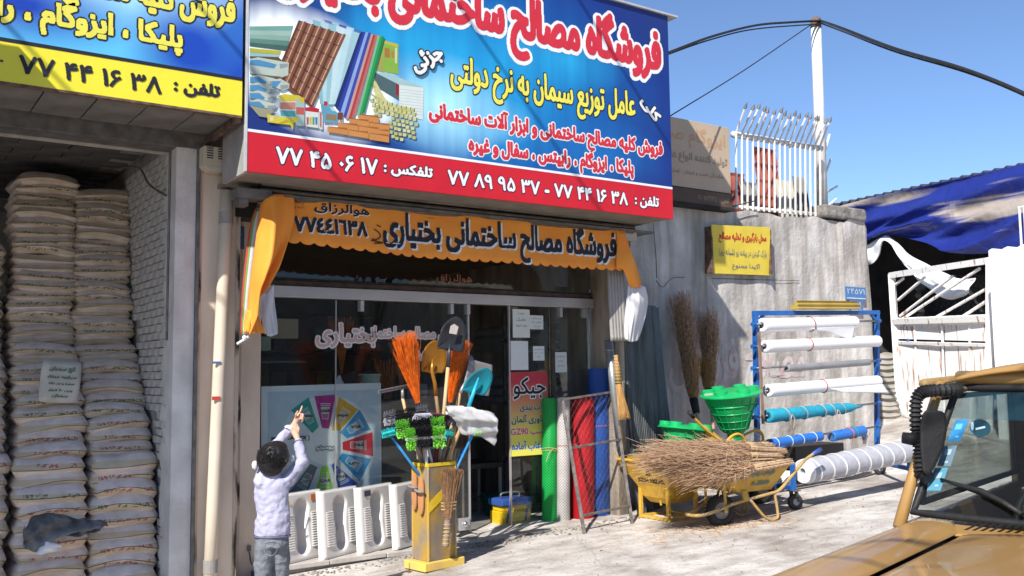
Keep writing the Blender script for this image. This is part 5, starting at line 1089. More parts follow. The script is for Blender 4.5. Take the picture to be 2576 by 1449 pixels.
for (w,c),nm in zip(W_,names):
    pp(w,c); cx=sum(p[0] for p in w)/4; cy_=sum(p[1] for p in w)/4; hx,hy=505,668; d=nrm((cx-hx,cy_-hy)); t_=V3((-d[1],d[0])); m_=V3((cx,cy_))
    k=[tuple(m_+d*a+t_*b_) for a,b_ in ((-44,-19),(-44,19),(30,27),(30,-27))]; pp(k,(.55,.58,.58)); k=[tuple(m_+d*a+t_*b_) for a,b_ in ((-40,-16),(-40,16),(-12,20),(-12,-20))]; pp(k,tuple(min(.8,x*.8+.12) for x in c))
    k=[tuple(m_+d*a+t_*b_) for a,b_ in ((38,-30),(38,30),(41,31),(41,-31))]; pp(k,(.75,.77,.78)); k=[tuple(m_+d*a+t_*b_) for a,b_ in ((47,-30),(47,30),(51,31),(51,-31))]; pp(k,(.7,.72,.74))
    ctr=P1(*(m_+d*6)); lettering(q,nm,(ctr[0]-.055,ctr[2]-.012,ctr[0]+.055,ctr[2]+.014),lambda x,z,l:(x,YP-.008,z),[(0,pc((.05,.07,.08)),0,(0,0))],cell=.0032,bold=.003,raw=True)
a=P1(183,645); c=P1(380,610); lettering(q,'ROMALO',(a[0],a[2],c[0]+.02,c[2]),lambda x,z,l:(x,YP-.008,z),[(0,pc((.05,.06,.08)),0,(0,0))],cell=.0035,bold=.006,raw=True)
for s_,c_ in ((0,(.05,.35,.15)),(1,(.6,.05,.06))):
    pts=[(398+(-1 if s_==0 else 1)*12*math.cos(t)+(0 if s_==0 else 6),625+20*math.sin(t)) for t in np.linspace(-1.4,1.4,9)]+[(398+(-1 if s_==0 else 1)*6*math.cos(t)+(0 if s_==0 else 6),625+13*math.sin(t)) for t in np.linspace(1.4,-1.4,9)]; pp(pts,c_)
a=P1(452,702); c=P1(562,664); lettering(q,'رومولو',(a[0],a[2],c[0],c[2]),lambda x,z,l:(x,YP-.008-l,z),[(.006,pc((.12,.14,.16)),0,(0,0)),(-.001,pc((.7,.72,.74)),.0015,(0,0))],cell=.003,bold=.006)
a=P1(330,700); c=P1(398,680); lettering(q,'مرجع تخصصی',(a[0],a[2],c[0],c[2]),lambda x,z,l:(x,YP-.008,z),[(0,pc((.1,.12,.14)),0,(0,0))],cell=.003,bold=.001)
q.build('print',PM,CP,normals=False)
# ================= squat toilet pans on the ledge =================
cer=mat('white_ceramic',(.70,.67,.64),(.66,.63,.60),sc=3,rough=.14,bump=.015,coat=.4)
def panmesh():
    q=MB(); W,H,T=.49,.585,.075; nx,nz=60,190
    def yy(u,v): # u 0..1 across, v 0..1 up ; returns recess depth (positive = into slab)
        x=(u-.5)*W; z=v*H
        zc0,zc1=.12,.44; zz=min(max(z,zc0),zc1); r=.048+.028*max(0,(zz-.25)/.19)**1.0 if zz>.25 else .048+.010*((.25-zz)/.13)
        cxo=-.012*math.sin((zz-.12)*6)
        d=math.hypot(x-cxo,z-zz); e=(r-d)/.012; dep_=.115/(1+math.exp(-e*2.2)) if abs(e)<8 else (.115 if e>0 else 0)
        # foot treads
        tr=0
        for s in (-1,1):
            if .10<s*x<.205 and .10<z<.40: tr=-.006*(.5+.5*math.cos(z*2*math.pi/.021))*min(1,(s*x-.10)/.01,(.205-s*x)/.01)-.004
        lip=.010*max(0,1-min(x+W/2,W/2-x)/.02)+.010*max(0,1-min(z,H-z)/.02)
        bowl=.012*math.exp(-((x/.12)**2+((z-.28)/.25)**2))
        return dep_+tr+lip+bowl
    rows=[[((i/nx-.5)*W,yy(i/nx,j/nz)-T,j/nz*H) for i in range(nx+1)] for j in range(nz+1)]; q.grid(rows)
    L=[r[0] for r in rows]; Rr=[r[-1] for r in rows]; B_=rows[0]; Tt=rows[-1]
    q.grid([L,[(p[0],0,p[2]) for p in L]]); q.grid([Rr,[(p[0],0,p[2]) for p in Rr]]); q.grid([B_,[(p[0],0,p[2]) for p in B_]]); q.grid([Tt,[(p[0],0,p[2]) for p in Tt]])
    return q
labs=['leftmost white squat toilet pan with orange sticker, behind the boy','second white squat toilet pan from the left, without top sticker','third white squat toilet pan with dark sticker at its top corner','fourth white squat toilet pan, partly hidden by the yellow tool bin']
bases=[((3.14,-.55),(3.54,-.30)),((3.49,-.57),(3.92,-.27)),((3.87,-.54),(4.29,-.25)),((4.23,-.53),(4.65,-.22))]
pm=None
for i,((ax,ay),(bx,by)) in enumerate(bases):
    th=math.atan2(by-ay,bx-ax); mx_,my_=(ax+bx)/2,(ay+by)/2; nx_,ny_=-math.sin(th),math.cos(th)
    t_=thing('squat_toilet',labs[i],'toilet pan',(mx_+nx_*.075,my_+ny_*.075,.002),'squat toilets on the ledge'); t_.rotation_euler=(R_(-4),0,th-.16)
    if pm is None: pm=panmesh().build('pan',cer,t_,smooth=True,loc=(0,0,0)); pm.modifiers.new('e','EDGE_SPLIT').split_angle=R_(50)
    else: c=pm.copy(); COL.objects.link(c); c.parent=t_
    if i in (0,2,1):
        q=MB(); cc=(.65,.18,.03) if i==0 else ((.05,.05,.08) if i==2 else (.3,.3,.3)); 
        if i==1: q.box((-.03,-.030,.22),(-.005,-.012,.27))
        else: q.box(((.10 if i==0 else -.19),-.0795,.50),((.19 if i==0 else -.10),-.076,.55))
        q.build('sticker',flat('pan_sticker%d'%i,cc),t_,loc=(0,0,0))
        if i==0: q=MB(); q.lathe((-.16,-.0795,.50),[(.014,0),(.014,.002)],(0,1,0),14); q.build('sticker',flat('pan_dot',(.8,.55,.05)),t_,loc=(0,0,0))
# ================= net rolls against the glass =================
def netroll(name,px,pbot,ptop,hw,Z0,m,m2,lab,lean=0,YF=None):
    c=aZ(px,pbot,Z0); r=hw*dep(c)/FOC; c=V3(aY(px,pbot,YF)) if YF is not None else c; c[2]=Z0; tp=aY(px+lean,ptop,c[1]+.02); H=tp[2]-c[2]; ax=nrm(V3(tp)-c); T=thing(name,lab,'mesh roll',c)
    q=MB(); q.lathe(c,[(r*.93,0),(r*.93,H),(r*.5,H+.002),(r*.5,H-.1)],ax,32); q.build('inner_layers',m2,T,smooth=True)
    u=nrm(np.cross((0,1,0),ax)); w_=np.cross(ax,u); q=MB(); nh=int(2*math.pi*r/.030); nseg=max(20,int(H/.03)); tw=H/(.030*nh)*2*math.pi*1.0
    for s in (-1,1):
        for k in range(nh):
            pts=[]
            for j in range(nseg+1):
                t=j/nseg; a=2*math.pi*k/nh+s*tw*t; rr=r*(1+.02*s*math.sin(j*math.pi)) ; pts.append((c+ax*H*t,a,rr))
            wd=.0055; A=[];B_=[]
            for (p,a,rr) in pts: 
                A.append(p+ax*-wd+(u*math.cos(a)+w_*math.sin(a))*rr); B_.append(p+ax*wd+(u*math.cos(a)+w_*math.sin(a))*(rr+.003))
            q.grid([A,B_])
    o=q.build('net',m,T,normals=False,smooth=False); o['kind']='stuff'
    # scroll edge at the top
    q=MB(); 
    pts=[c+ax*(H+.004)+(u*math.cos(a)+w_*math.sin(a))*(r*(.35+.6*a/(6*math.pi))) for a in np.linspace(0,6*math.pi,60)]; q.tube(pts,.004,4); q.build('scroll_edge',m,T); return c,ax,H,r,T
gN=mat('green_net',(.02,.50,.10),sc=5,rough=.35,bump=0); gD=mat('green_net_dark',(.01,.26,.05),sc=5,rough=.5)
c,ax,H,r,T=netroll('green_net_roll',1383,1316,1003,19,0,gN,gD,'upright roll of bright green plastic mesh tied with string')
tw_=mat('straw_twine',(.50,.38,.16),sc=8); q=MB(); 
for zz in (.58,.6): q.tube([c+ax*H*zz+V3((math.cos(a)*(r+.006),math.sin(a)*(r+.006),.01*math.sin(a*2))) for a in np.linspace(0,6.28,24)[:-1]],.004,5,closed=True)
q.tube(crom([c+ax*H*.6+V3((-.02,-r-.01,0)),c+ax*H*.57+V3((-.08,-r-.02,0)),c+ax*H*.5+V3((-.11,-r,0))],5),.004,5); q.tube(crom([c+ax*H*.6+V3((.0,-r-.01,0)),c+ax*H*.57+V3((.06,-r-.03,0)),c+ax*H*.53+V3((.08,-r,0))],5),.004,5); q.build('string',tw_,T)
c2,ax2,H2,r2,T2=netroll('white_net_roll',1417,1312,1001,16,0,mat('white_net',(.74,.70,.68),sc=5,rough=.4,bump=0),mat('white_net_dark',(.36,.33,.32),sc=5),'slim upright roll of white plastic mesh between green and red rolls',YF=-.2)
c3,ax3,H3,r3,T3=netroll('red_net_roll',1466,1312,1001,29,0,mat('red_net',(.66,.02,.03),sc=5,rough=.35,bump=0),mat('red_net_dark',(.34,.01,.02),sc=5),'thick upright roll of red plastic mesh partly behind the wire frame',YF=-.20)
c4,ax4,H4,r4,T4=netroll('blue_net_roll',1506,1298,929,27,0,mat('blue_net',(.03,.12,.48),sc=5,rough=.35,bump=0),mat('blue_net_dark',(.015,.06,.26),sc=5),'tallest upright roll of blue plastic mesh behind the wire frame',YF=-.20)
pkst=flat('pink_string',(.6,.15,.12))
for (cc,a_,h_,r_,t_) in ((c2,ax2,H2,r2,T2),(c3,ax3,H3,r3,T3),(c4,ax4,H4,r4,T4)):
    q=MB(); q.tube([cc+a_*h_*.62+V3((math.cos(a)*(r_+.006),math.sin(a)*(r_+.006),0)) for a in np.linspace(0,6.28,24)[:-1]],.003,4,closed=True); q.build('string',pkst,t_)
# wire mesh frame leaning
WF=thing('wire_mesh_frame','rusty grey steel frame with wire mesh leaning in front of the mesh rolls','frame',(6.3,-.9,0))
BLp=aG(1470,1342);BRp=aG(1590,1317);TL=aY(1414,1004,-.42);TR=aY(1543,984,-.36); fm=mat('old_grey_frame',(.20,.18,.17),(.10,.085,.08),sc=14,rough=.7,bump=.2)
def L_(a,b_,t): return V3(a)*(1-t)+V3(b_)*t
q=MB(); q.bar(BLp,TL,.032,.02); q.build('upright',fm,WF); q=MB(); q.bar(BRp,TR,.032,.02); q.build('upright',fm,WF)
for t in (.125,.62,.995): q=MB(); a=L_(BLp,TL,t);b2=L_(BRp,TR,t); d=nrm(b2-a); q.bar(a-d*(.04 if t>.9 else .0),b2+d*(.03 if t>.9 else 0),.03,.02); q.build('crossbar',fm,WF)
q=MB(); n=52
def FQ(u,v): a=L_(BLp,TL,.125+.87*v);b2=L_(BRp,TR,.125+.87*v); return L_(a,b2,u)
def clipln(p,d):
    pts=[]
    for k in range(2): pass
for k in range(-60,61,2):
    for s in (1,-1):
        # diagonal family in (u,v)
        seg=[]
        for j in range(61):
            u=j/60; v=(k/60*1.9+ s*u*.62)+ (0 if s>0 else .3)
            if 0<=v<=1: seg.append(FQ(u,v))
        if len(seg)>2: q.tube([seg[0],seg[-1]],.0010,3,cap=False)
o=q.build('wire_mesh',fm,WF,kind='stuff')
# galvanised pipe, hanging hand broom, corrugated sheets
q=MB(); a=aY(1531,856,-.52); b2=aY(1562,1132,-.46); q.tube([a,b2],.045,18,cap=False); q.tube([a-V3((0,0,.1)),a-V3((0,0,.11))],.047,18); o=q.build('flue_pipe',mat('galvanised',(.42,.44,.46),(.32,.34,.36),sc=7,rough=.35,metal=.6),smooth=True,loc=b2,solid=.002); tag(o,'dull grey galvanised pipe leaning against the right shop pillar','pipe')
q=MB(); a=aY(1560,1130,-.5); b2=aY(1582,1185,-.48); q.bar(a,b2,.09,.02); o=q.build('sheet_offcut',steelg,loc=b2); tag(o,'grey sheet metal offcut below the hanging hand broom','sheet metal')
def strands(q,p0,p1,r0,r1,n,th,curl=.02,seed=1,flat_=None,m=0,k=4,spread_side=None,lenj=.15,pw=1.0):
    rg=random.Random(seed); p0=V3(p0);p1=V3(p1); ax=nrm(p1-p0); a=V3((0,0,1)) if abs(ax[2])<.9 else V3((1,0,0)); u=nrm(np.cross(ax,a)); w_=np.cross(ax,u)
    if flat_ is not None: u=nrm(V3(flat_)-ax*V3(flat_).dot(ax)); w_=np.cross(ax,u)
    Lh=np.linalg.norm(p1-p0)
    for i in range(n):
        an=rg.uniform(0,6.283); rr=math.sqrt(rg.random()); cu,cw=rr*math.cos(an),rr*math.sin(an); fu=(r1[0] if hasattr(r1,'__len__') else r1); fw=(r1[1] if hasattr(r1,'__len__') else r1)
        gu=(r0[0] if hasattr(r0,'__len__') else r0); gw_=(r0[1] if hasattr(r0,'__len__') else r0); L=1+rg.uniform(-lenj,lenj*.3); pts=[]
        bx,by=rg.gauss(0,curl),rg.gauss(0,curl)
        for j in range(k+1):
            t=j/k; s=t**pw; pts.append(p0+ax*Lh*t*L+u*(gu*cu*(1-s)+fu*cu*s+bx*t*t)+w_*(gw_*cw*(1-s)+fw*cw*s+by*t*t)+(u*rg.gauss(0,curl*.25)+w_*rg.gauss(0,curl*.25))*(j>0))
        q.tube(pts,[th*(1-.5*j/k) for j in range(k+1)],3,m,cap=False)
HB=thing('hand_broom','small golden straw hand broom hanging by the right shop pillar','broom',aY(1553,892,-.6)); str_m=mat('golden_straw',(.52,.30,.10),(.34,.18,.06),sc=30,rough=.7,bump=0,stretch=(1,1,.2))
q=MB(); a=aY(1550,893,-.62); b2=aY(1556,965,-.62); cc=aY(1570,1052,-.66); q.tube([a,b2],[.026,.036],10); q.build('handle',str_m,HB,smooth=True)
for t in np.linspace(.05,.95,9): q=MB(); p=L_(a,b2,t); q.tube([p-V3((0,0,.004)),p+V3((0,0,.004))],.03+.009*t,10); q.build('binding',tw_,HB)
q=MB(); strands(q,b2,cc,.03,(.085,.04),330,.0035,.006,seed=4,flat_=(1,.2,0)); q.build('bristles',str_m,HB,kind='stuff')
cor=mat('grey_corrugated_steel',(.17,.18,.18),(.09,.095,.095),sc=6,rough=.42,metal=.4,stretch=(1,1,.3))
for i in range(6):
    A=aZ(1607+9*i,1300-2.2*i,.05); top=2.33-.0*i+rgn.uniform(-.03,.02); d=V3((.93,.36,0)); d=nrm(d+V3((rgn.uniform(-.05,.05),rgn.uniform(-.08,.08),0))); wd=.62; n=72; A=V3((7.12+.10*i,-.52+.045*i,.05)); q=MB(); nn=V3((-d[1],d[0],0)); ln=.16+.02*i
    rows=[[A+d*wd*(k/n)+nn*(.020*math.sin(k*math.pi/2.4))+V3((-.04*t-.03*math.sin(t*3),ln*t,top*t)) for k in range(n+1)] for t in np.linspace(0,1,9)]
    q.grid(rows); o=q.build('corrugated_sheet',cor,loc=A,solid=.003); tag(o,'%s upright grey corrugated steel sheet leaning right of the shop pillar'%(['frontmost','second','third','fourth','fifth','rearmost'][i]),'steel sheet','corrugated steel sheets leaning on the wall')
# ================= yellow mortar hopper =================
yp=mat('yellow_ochre_paint',(.62,.37,.05),(.50,.28,.04),sc=7,rough=.42,bump=.1,thr=(.3,.55))
HP=thing('mortar_hopper','yellow steel mortar hopper on four legs, brand lettering on its left face','hopper',(7.2,-.85,.05))
X0,X1,Y0_,Y1_=7.03,7.42,-1.08,-.66; gz0=.05
q=MB(); R0=[(6.84,-1.30),(7.62,-1.30),(7.62,-.50),(6.84,-.50)]; Rm=[(7.0,-1.12),(7.46,-1.12),(7.46,-.64),(7.0,-.64)]; Rb=[(7.10,-1.0),(7.36,-1.0),(7.36,-.74),(7.10,-.74)]
def ring(Rr,z): return [(x,y,z) for x,y in Rr]+[(Rr[0][0],Rr[0][1],z)]
q.grid([ring(R0,.665),ring(Rm,.40),ring([(7.05,-1.07),(7.41,-1.07),(7.41,-.69),(7.05,-.69)],.28),ring(Rb,.22)]); q.build('hopper_body',yp,HP,solid=.006)
q=MB()
for i in range(4): a=R0[i];b2=R0[(i+1)%4]; q.bar((*a,.672),(*b2,.672),.022,.022)
q.build('rim',yp,HP); 
for (x,y) in ((X0,Y0_),(X1,Y0_),(X0,Y1_),(X1,Y1_)): q=MB(); q.bar((x,y,gz0+.003),(x,y,.42),.035,.035,up=(1,0,0)); q.build('leg',yp,HP,bevel=.002)
C=[(X0,Y0_),(X1,Y0_),(X1,Y1_),(X0,Y1_)]
for i in range(4): q=MB(); a=C[i];b2=C[(i+1)%4]; q.bar((*a,gz0+.02),(*b2,gz0+.02),.03,.03); q.build('base_bar',yp,HP,bevel=.002)
q=MB(); q.bar((7.02,-.95,.45),(7.10,-.9,.20),.02,.03); q.build('gate_lever',yp,HP)
def hopf(x,z,l): # left face of hopper (facing -X): x runs along y
    t=(.665-z)/(.665-.40); X=6.84+.16*t; return (X-.004-l,-1.30+x+.0,z)
q=MB(); lettering(q,'AZIN ABZAR',(.24,.435,.62,.475),lambda x,z,l:hopf(.86-x if False else x,z,l),[(0,0,.002,(0,0))],cell=.004,bold=.004,raw=True) if False else lettering(q,'AZIN ABZAR',(.02,.435,.42,.485),lambda x,z,l:hopf(.62-x,z,l),[(0,0,.002,(0,0))],cell=.004,bold=.004,raw=True)
q.poly([hopf(.62-a_,z,.003) for a_,z in ((.18,.515),(.25,.515),(.30,.585),(.24,.585))]); 
for k in range(6): pass
q.build('lettering',flat('ink_stencil',(.03,.02,.01)),HP,normals=False)
# ================= wheelbarrows =================
mud=mat('muddy_paint',(.50,.31,.08),(.30,.22,.13),sc=9,rough=.8,bump=.3); rimm=mat('muddy_rim',(.35,.32,.29),(.2,.18,.16),sc=8,rough=.8)
def wheel(T,c,R,w,axis=(0,1,0),rot=0):
    q=MB(); q.lathe(c,[(R*.56,-w*.35),(R*.62,-w*.5),(R*.93,-w*.5),(R,-w*.3),(R,w*.3),(R*.93,w*.5),(R*.62,w*.5),(R*.56,w*.35)],axis,40,cap=False); t=q.build('tyre',tyr,T,smooth=True)
    ax=nrm(axis); u=nrm(np.cross((0,0,1),ax)); v=np.cross(ax,u); q=MB(); n=30
    for i in range(n):
        for s in (-1,0,1):
            a=2*math.pi*(i+(.5 if s==0 else 0))/n; d=u*math.cos(a)+v*math.sin(a); tt=-u*math.sin(a)+v*math.cos(a); q.obox(V3(c)+d*(R+.003)+ax*s*w*.30,d*.006,tt*R*.075,ax*w*.12)
    q.build('tread',tyr,t); q=MB(); q.lathe(c,[(R*.20,-w*.35),(R*.5,-w*.22),(R*.58,-w*.36),(R*.6,-w*.3),(R*.6,w*.3),(R*.58,w*.36),(R*.5,w*.22),(R*.20,w*.35)],axis,28); q.build('rim',rimm,t,smooth=True)
    q=MB(); q.cyl(V3(c)-ax*w*.9,V3(c)+ax*w*.9,R*.09,n=10); q.build('axle',steelg,t); return t
WB=thing('wheelbarrow','yellow wheelbarrow loaded with twig brooms, wheel towards the shop','wheelbarrow',(7.5,-1.6,.06))
wc=V3(aY(1812,1284,-1.60)); gzz=gz(wc[0]); Rw=wc[2]-gzz; wheel(WB,wc,Rw,.085,(.25,1,0)); 
q=MB(); ya,yb2=-1.86,-1.34; rim=[(6.98,ya+.06,.62),(8.02,ya,.64),(8.02,yb2,.64),(6.98,yb2-.06,.62)]; bot=[(7.36,ya+.12,.385),(7.82,ya+.10,.385),(7.82,yb2-.10,.385),(7.36,yb2-.12,.385)]
rr_=lambda L: [V3(p) for p in L]+[V3(L[0])]
q.grid([rr_(rim),rr_(bot)]); q.poly(bot); q.build('tray',yp,WB,solid=.005)
q=MB(); 
for i in range(4): q.tube([rim[i],rim[(i+1)%4]],.011,6)
q.build('tray_rim',yp,WB,smooth=True)
loop=crom([(8.50,ya+.02,.74),(8.28,ya+.02,.66),(8.12,ya+.02,.56),(7.90,ya+.05,.38),(7.72,ya+.06,.345),(7.3,ya+.10,.29),(7.0,ya+.14,.22),(6.86,ya+.17,.20),(6.80,-1.6,.20),(6.86,yb2-.17,.20),(7.0,yb2-.14,.22),(7.3,yb2-.10,.29),(7.72,yb2-.06,.345),(7.9,yb2-.05,.38),(8.12,yb2-.02,.56),(8.28,yb2-.02,.66),(8.50,yb2-.02,.74)],4)
q=MB(); q.tube(loop,.017,8); q.build('frame_tube',mud,WB,smooth=True)
for yv in (ya+.02,yb2-.02): q=MB(); q.tube([(8.40,yv,.71),(8.54,yv,.755)],.021,10); q.build('grip',bb_,WB,smooth=True)
for yv in (ya+.06,yb2-.06): q=MB(); q.tube(crom([(7.46,yv,.31),(7.60,yv-.02,.16),(7.70,yv-.03,gz(7.7)+.02),(7.78,yv-.03,gz(7.7)+.02),(7.84,yv-.02,.13),(7.82,yv,.36)],4),.015,8); q.build('leg',mud,WB,smooth=True)
for yv in (ya+.13,yb2-.13): q=MB(); q.bar((7.16,yv,.58),(7.18,yv+.0,.20),.028,.012); q.build('strut',yp,WB)
q=MB(); q.bar((7.42,ya+.10,.40),(7.42,ya+.08,.31),.07,.02); q.build('saddle_plate',yp,WB)
def barf(x,z,l): t=(.64-z)/(.64-.385); return (x,ya+.0+.11*t-.004-l,z)
q=MB(); lettering(q,'فروش کیهان',(7.46,.53,7.80,.60),barf,[(0,0,.003,(0,0))],cell=.004,bold=.004); lettering(q,'A.2010',(7.50,.44,7.76,.49),barf,[(0,0,.003,(0,0))],cell=.004,bold=.004,raw=True); q.build('lettering',flat('stencil_teal',(.10,.22,.20)),WB,normals=False)
# second barrow behind, carrying the green chutes
W2=thing('wheelbarrow','second yellow wheelbarrow behind the broom pile, its bent handles rising','wheelbarrow',(8.0,-1.0,.1))
c=aY(1934,1288,-1.0); R2=.185; wheel(W2,(8.55,-1.0,gz(8.55)+R2),R2,.08)
q=MB(); rim2=[(7.45,-1.28,.60),(8.55,-1.25,.62),(8.55,-.75,.62),(7.45,-.72,.60)]; bot2=[(7.65,-1.18,.34),(8.1,-1.18,.34),(8.1,-.82,.34),(7.65,-.82,.34)]; q.grid([rr_(rim2),rr_(bot2)]); q.poly(bot2); q.build('tray',yp,W2,solid=.005)
for (pts,Y) in (([(1740,1045),(1770,1076),(1800,1100),(1824,1118),(1836,1150)],-1.28),([(1824,1116),(1840,1098),(1856,1092),(1868,1098),(1874,1112),(1872,1130)],-1.24),([(1826,1112),(1860,1100),(1892,1085),(1908,1083),(1918,1094),(1919,1108),(1912,1118)],-1.05)):
    q=MB(); q.tube(crom([aY(x,y,Y) for x,y in pts],4),.016,8); q.build('frame_tube',yp,W2,smooth=True)
q=MB(); a=aY(1733,1036,-1.28);b2=aY(1745,1050,-1.28); q.tube([a,b2],.022,10); q.build('grip',blk,W2,smooth=True)
q=MB(); a=aY(1777,1112,-1.12);c=aY(1829,1075,-1.12); q.prism([aY(1775,1115,-1.12),aY(1830,1115,-1.12),aY(1800,1090,-1.12),aY(1776,1072,-1.12)],(0,.02,0)); q.build('plate',yp,W2)
for yv in (-1.2,-.8): q=MB(); q.tube(crom([(7.7,yv,.33),(7.8,yv,.1),(7.9,yv,gz(7.9)+.02),(8.0,yv,.1),(8.1,yv,.33)],4),.014,8); q.build('leg',mud,W2,smooth=True)
# green chute hoppers
gp=mat('green_chute_plastic',(.01,.40,.12),(.008,.34,.10),sc=3,rough=.32,bump=.05)
def chute(base,ax,R,H,lab,T0):
    T=thing('rubble_chute_hopper',lab,'chute hopper',base); ax=nrm(ax); base=V3(base); u=nrm(np.cross((0,1,0),ax)); w_=np.cross(ax,u)
    q=MB(); q.lathe(base,[(R*.26,0),(R*.26,H*.22),(R*.40,H*.28),(R*.82,H*.93),(R*.84,H),(R*1.0,H),(R*1.0,H+.012),(R*.86,H+.03),(R*.6,H+.05),(R*.5,H+.05)],ax,48); o=q.build('body',gp,T,smooth=True); o.modifiers.new('e','EDGE_SPLIT').split_angle=R_(40)
    q=MB()
    for t in (.35,.5,.65,.8): 
        r=R*(.40+.42*(t-.28)/.65)+.006; q.tube([base+ax*H*t+(u*math.cos(a)+w_*math.sin(a))*r for a in np.linspace(0,2*math.pi,41)[:-1]],.006,4,closed=True)
    for k in range(16):
        a=2*math.pi*k/16; d=u*math.cos(a)+w_*math.sin(a); q.tube([base+ax*H*.30+d*(R*.42+.004),base+ax*H*.93+d*(R*.82+.004)],.006,4)
    q.build('ribs',gp,T)
    for k in range(6):
        a=2*math.pi*k/6+.3; d=u*math.cos(a)+w_*math.sin(a); p=base+ax*(H+.012)+d*R*.70; q=MB(); q.lathe(p,[(.075,-.01),(.07,.055),(.066,.058),(.05,.052)],ax,20); q.build('stud',gp,T,smooth=True).modifiers.new('e','EDGE_SPLIT').split_angle=R_(40)
    return T
nb=aY(1853,1118,-1.02); ft=aY(1822,975,-1.02); axd=nrm(V3(ft)-nb+V3((0,.0,0))); axd=nrm((-.14,-.02,1)); chute(nb,axd,.345,.56,'large green plastic chute hopper with studded rim on the second wheelbarrow',0)
nb=aY(1716,1150,-.86); chute(nb-V3((0,0,.12)),nrm((.12,-.02,1)),.30,.42,'smaller green plastic chute hopper sunk behind the twig broom pile',0)
q=MB(); c=aY(1781,993,-1.32); q.bar(c-V3((.05,0,0)),c+V3((.07,.0,.006)),.004,.02); o=q.build('rim_sticker',flat('sticker_w',(.6,.6,.5)),loc=c); tag(o,'small pale sticker on the rim of the large green hopper','sticker')
# clear plastic bag behind
clr=mat('clear_polythene',(.75,.75,.76),sc=4,rough=.25,alpha=.35,bump=.3); clr2=mat('milky_polythene',(.80,.78,.77),sc=4,rough=.3,alpha=.62,bump=.4,bsc=14)
q=MB(); G=sheet([[aY(1868,1082,-.9),aY(1885,1072,-.95),aY(1905,1078,-.9),aY(1915,1092,-.9)],[aY(1872,1098,-.9),aY(1890,1095,-1.0),aY(1908,1098,-.92),aY(1925,1110,-.9)],[aY(1880,1115,-.9),aY(1895,1118,-.95),aY(1915,1118,-.9),aY(1932,1120,-.9)]],5,wob=.02); q.grid(G); o=q.build('clear_bag',clr,smooth=True,loc=aY(1895,1095,-.9)); tag(o,'crumpled clear plastic bag beside the green hopper neck','bag')
# ================= twig brooms =================
tw1=mat('brown_twigs',(.58,.37,.23),(.26,.14,.075),sc=26,rough=.85,bump=0); tw2=mat('pale_twigs',(.66,.47,.30),(.42,.27,.16),sc=26,rough=.85,bump=0)
rgp=random.Random(9)
# (handle end, bind point, head end)
specs=[((1975,1135),(1880,1130),(1650,1146),-1.60,.10,'topmost'),((1965,1150),(1880,1148),(1640,1160),-1.75,.10,'frontmost upper'),((1945,1122),(1870,1122),(1670,1135),-1.35,.09,'rear upper'),((1940,1160),(1860,1166),(1705,1180),-1.78,.09,'middle'),((1990,1163),(1890,1180),(1745,1205),-1.86,.09,'lowest front'),((1935,1120),(1860,1124),(1690,1140),-1.2,.09,'rearmost'),((1950,1142),(1865,1150),(1670,1170),-1.5,.10,'central')]
for i,(h,bd,e,Y,r,nm) in enumerate(specs):
    A=aY(*h,Y);Bp=aY(*bd,Y);E=aY(*e,Y+.05); T=thing('twig_broom','%s brown twig broom of the pile lying on the wheelbarrow'%nm,'broom',Bp,'twig brooms lying on the wheelbarrow')
    q=MB(); strands(q,Bp,A,.042,.035,90,.006,.003,seed=i,lenj=.1); q.build('handle',tw2,T,kind='stuff')
    q=MB(); strands(q,Bp,L_(Bp,E,1.0),.06,(.12,.045),460,.0034,.040,seed=30+i,lenj=.5,k=5,m=0,pw=.7); strands(q,Bp,L_(Bp,E,1.05)-V3((0,0,.02)),.055,(.14,.05),230,.003,.080,seed=60+i,lenj=.6,k=6,m=1,pw=.7); q.build('bristles',[tw1,tw2],T,kind='stuff')
    q=MB(); d=nrm(A-Bp); q.tube([Bp+d*.02,Bp+d*.03],.047,10); q.tube([Bp+d*.10,Bp+d*.11],.044,10); q.build('binding',tw_,T)
for (tp,mid,low,st_,Y,lab,sd) in (((1712,748),(1735,900),(1745,1008),(1768,1112),.18,'left tall twig broom standing upside down against the concrete wall',1),((1782,790),(1775,900),(1785,985),(1795,1080),.22,'right tall twig broom standing behind the green hopper',2)):
    A=aY(*tp,Y+.12);M_=aY(*mid,Y);L0=aY(*low,Y-.1);S0=aY(*st_,Y-.35); T=thing('tall_twig_broom',lab,'broom',S0,'tall twig brooms leaning on the wall')
    q=MB(); strands(q,L0,A,.035,(.12,.09),420,.0035,.05,seed=sd,lenj=.25,k=6,pw=.55); q.build('bristles',tw1,T,kind='stuff')
    q=MB(); strands(q,L0,M_,.04,(.11,.08),300,.0035,.03,seed=sd+7,lenj=.3,k=5,pw=.6); q.build('short_bristles',str_m,T,kind='stuff')
    q=MB(); q.tube([L0+V3((0,0,.02)),L_(L0,S0,.3)],[.055,.045],12); q.build('binding',blk,T,smooth=True); q=MB(); q.tube([L_(L0,S0,.25),S0],.02,8); q.build('stick',tw2,T,smooth=True)
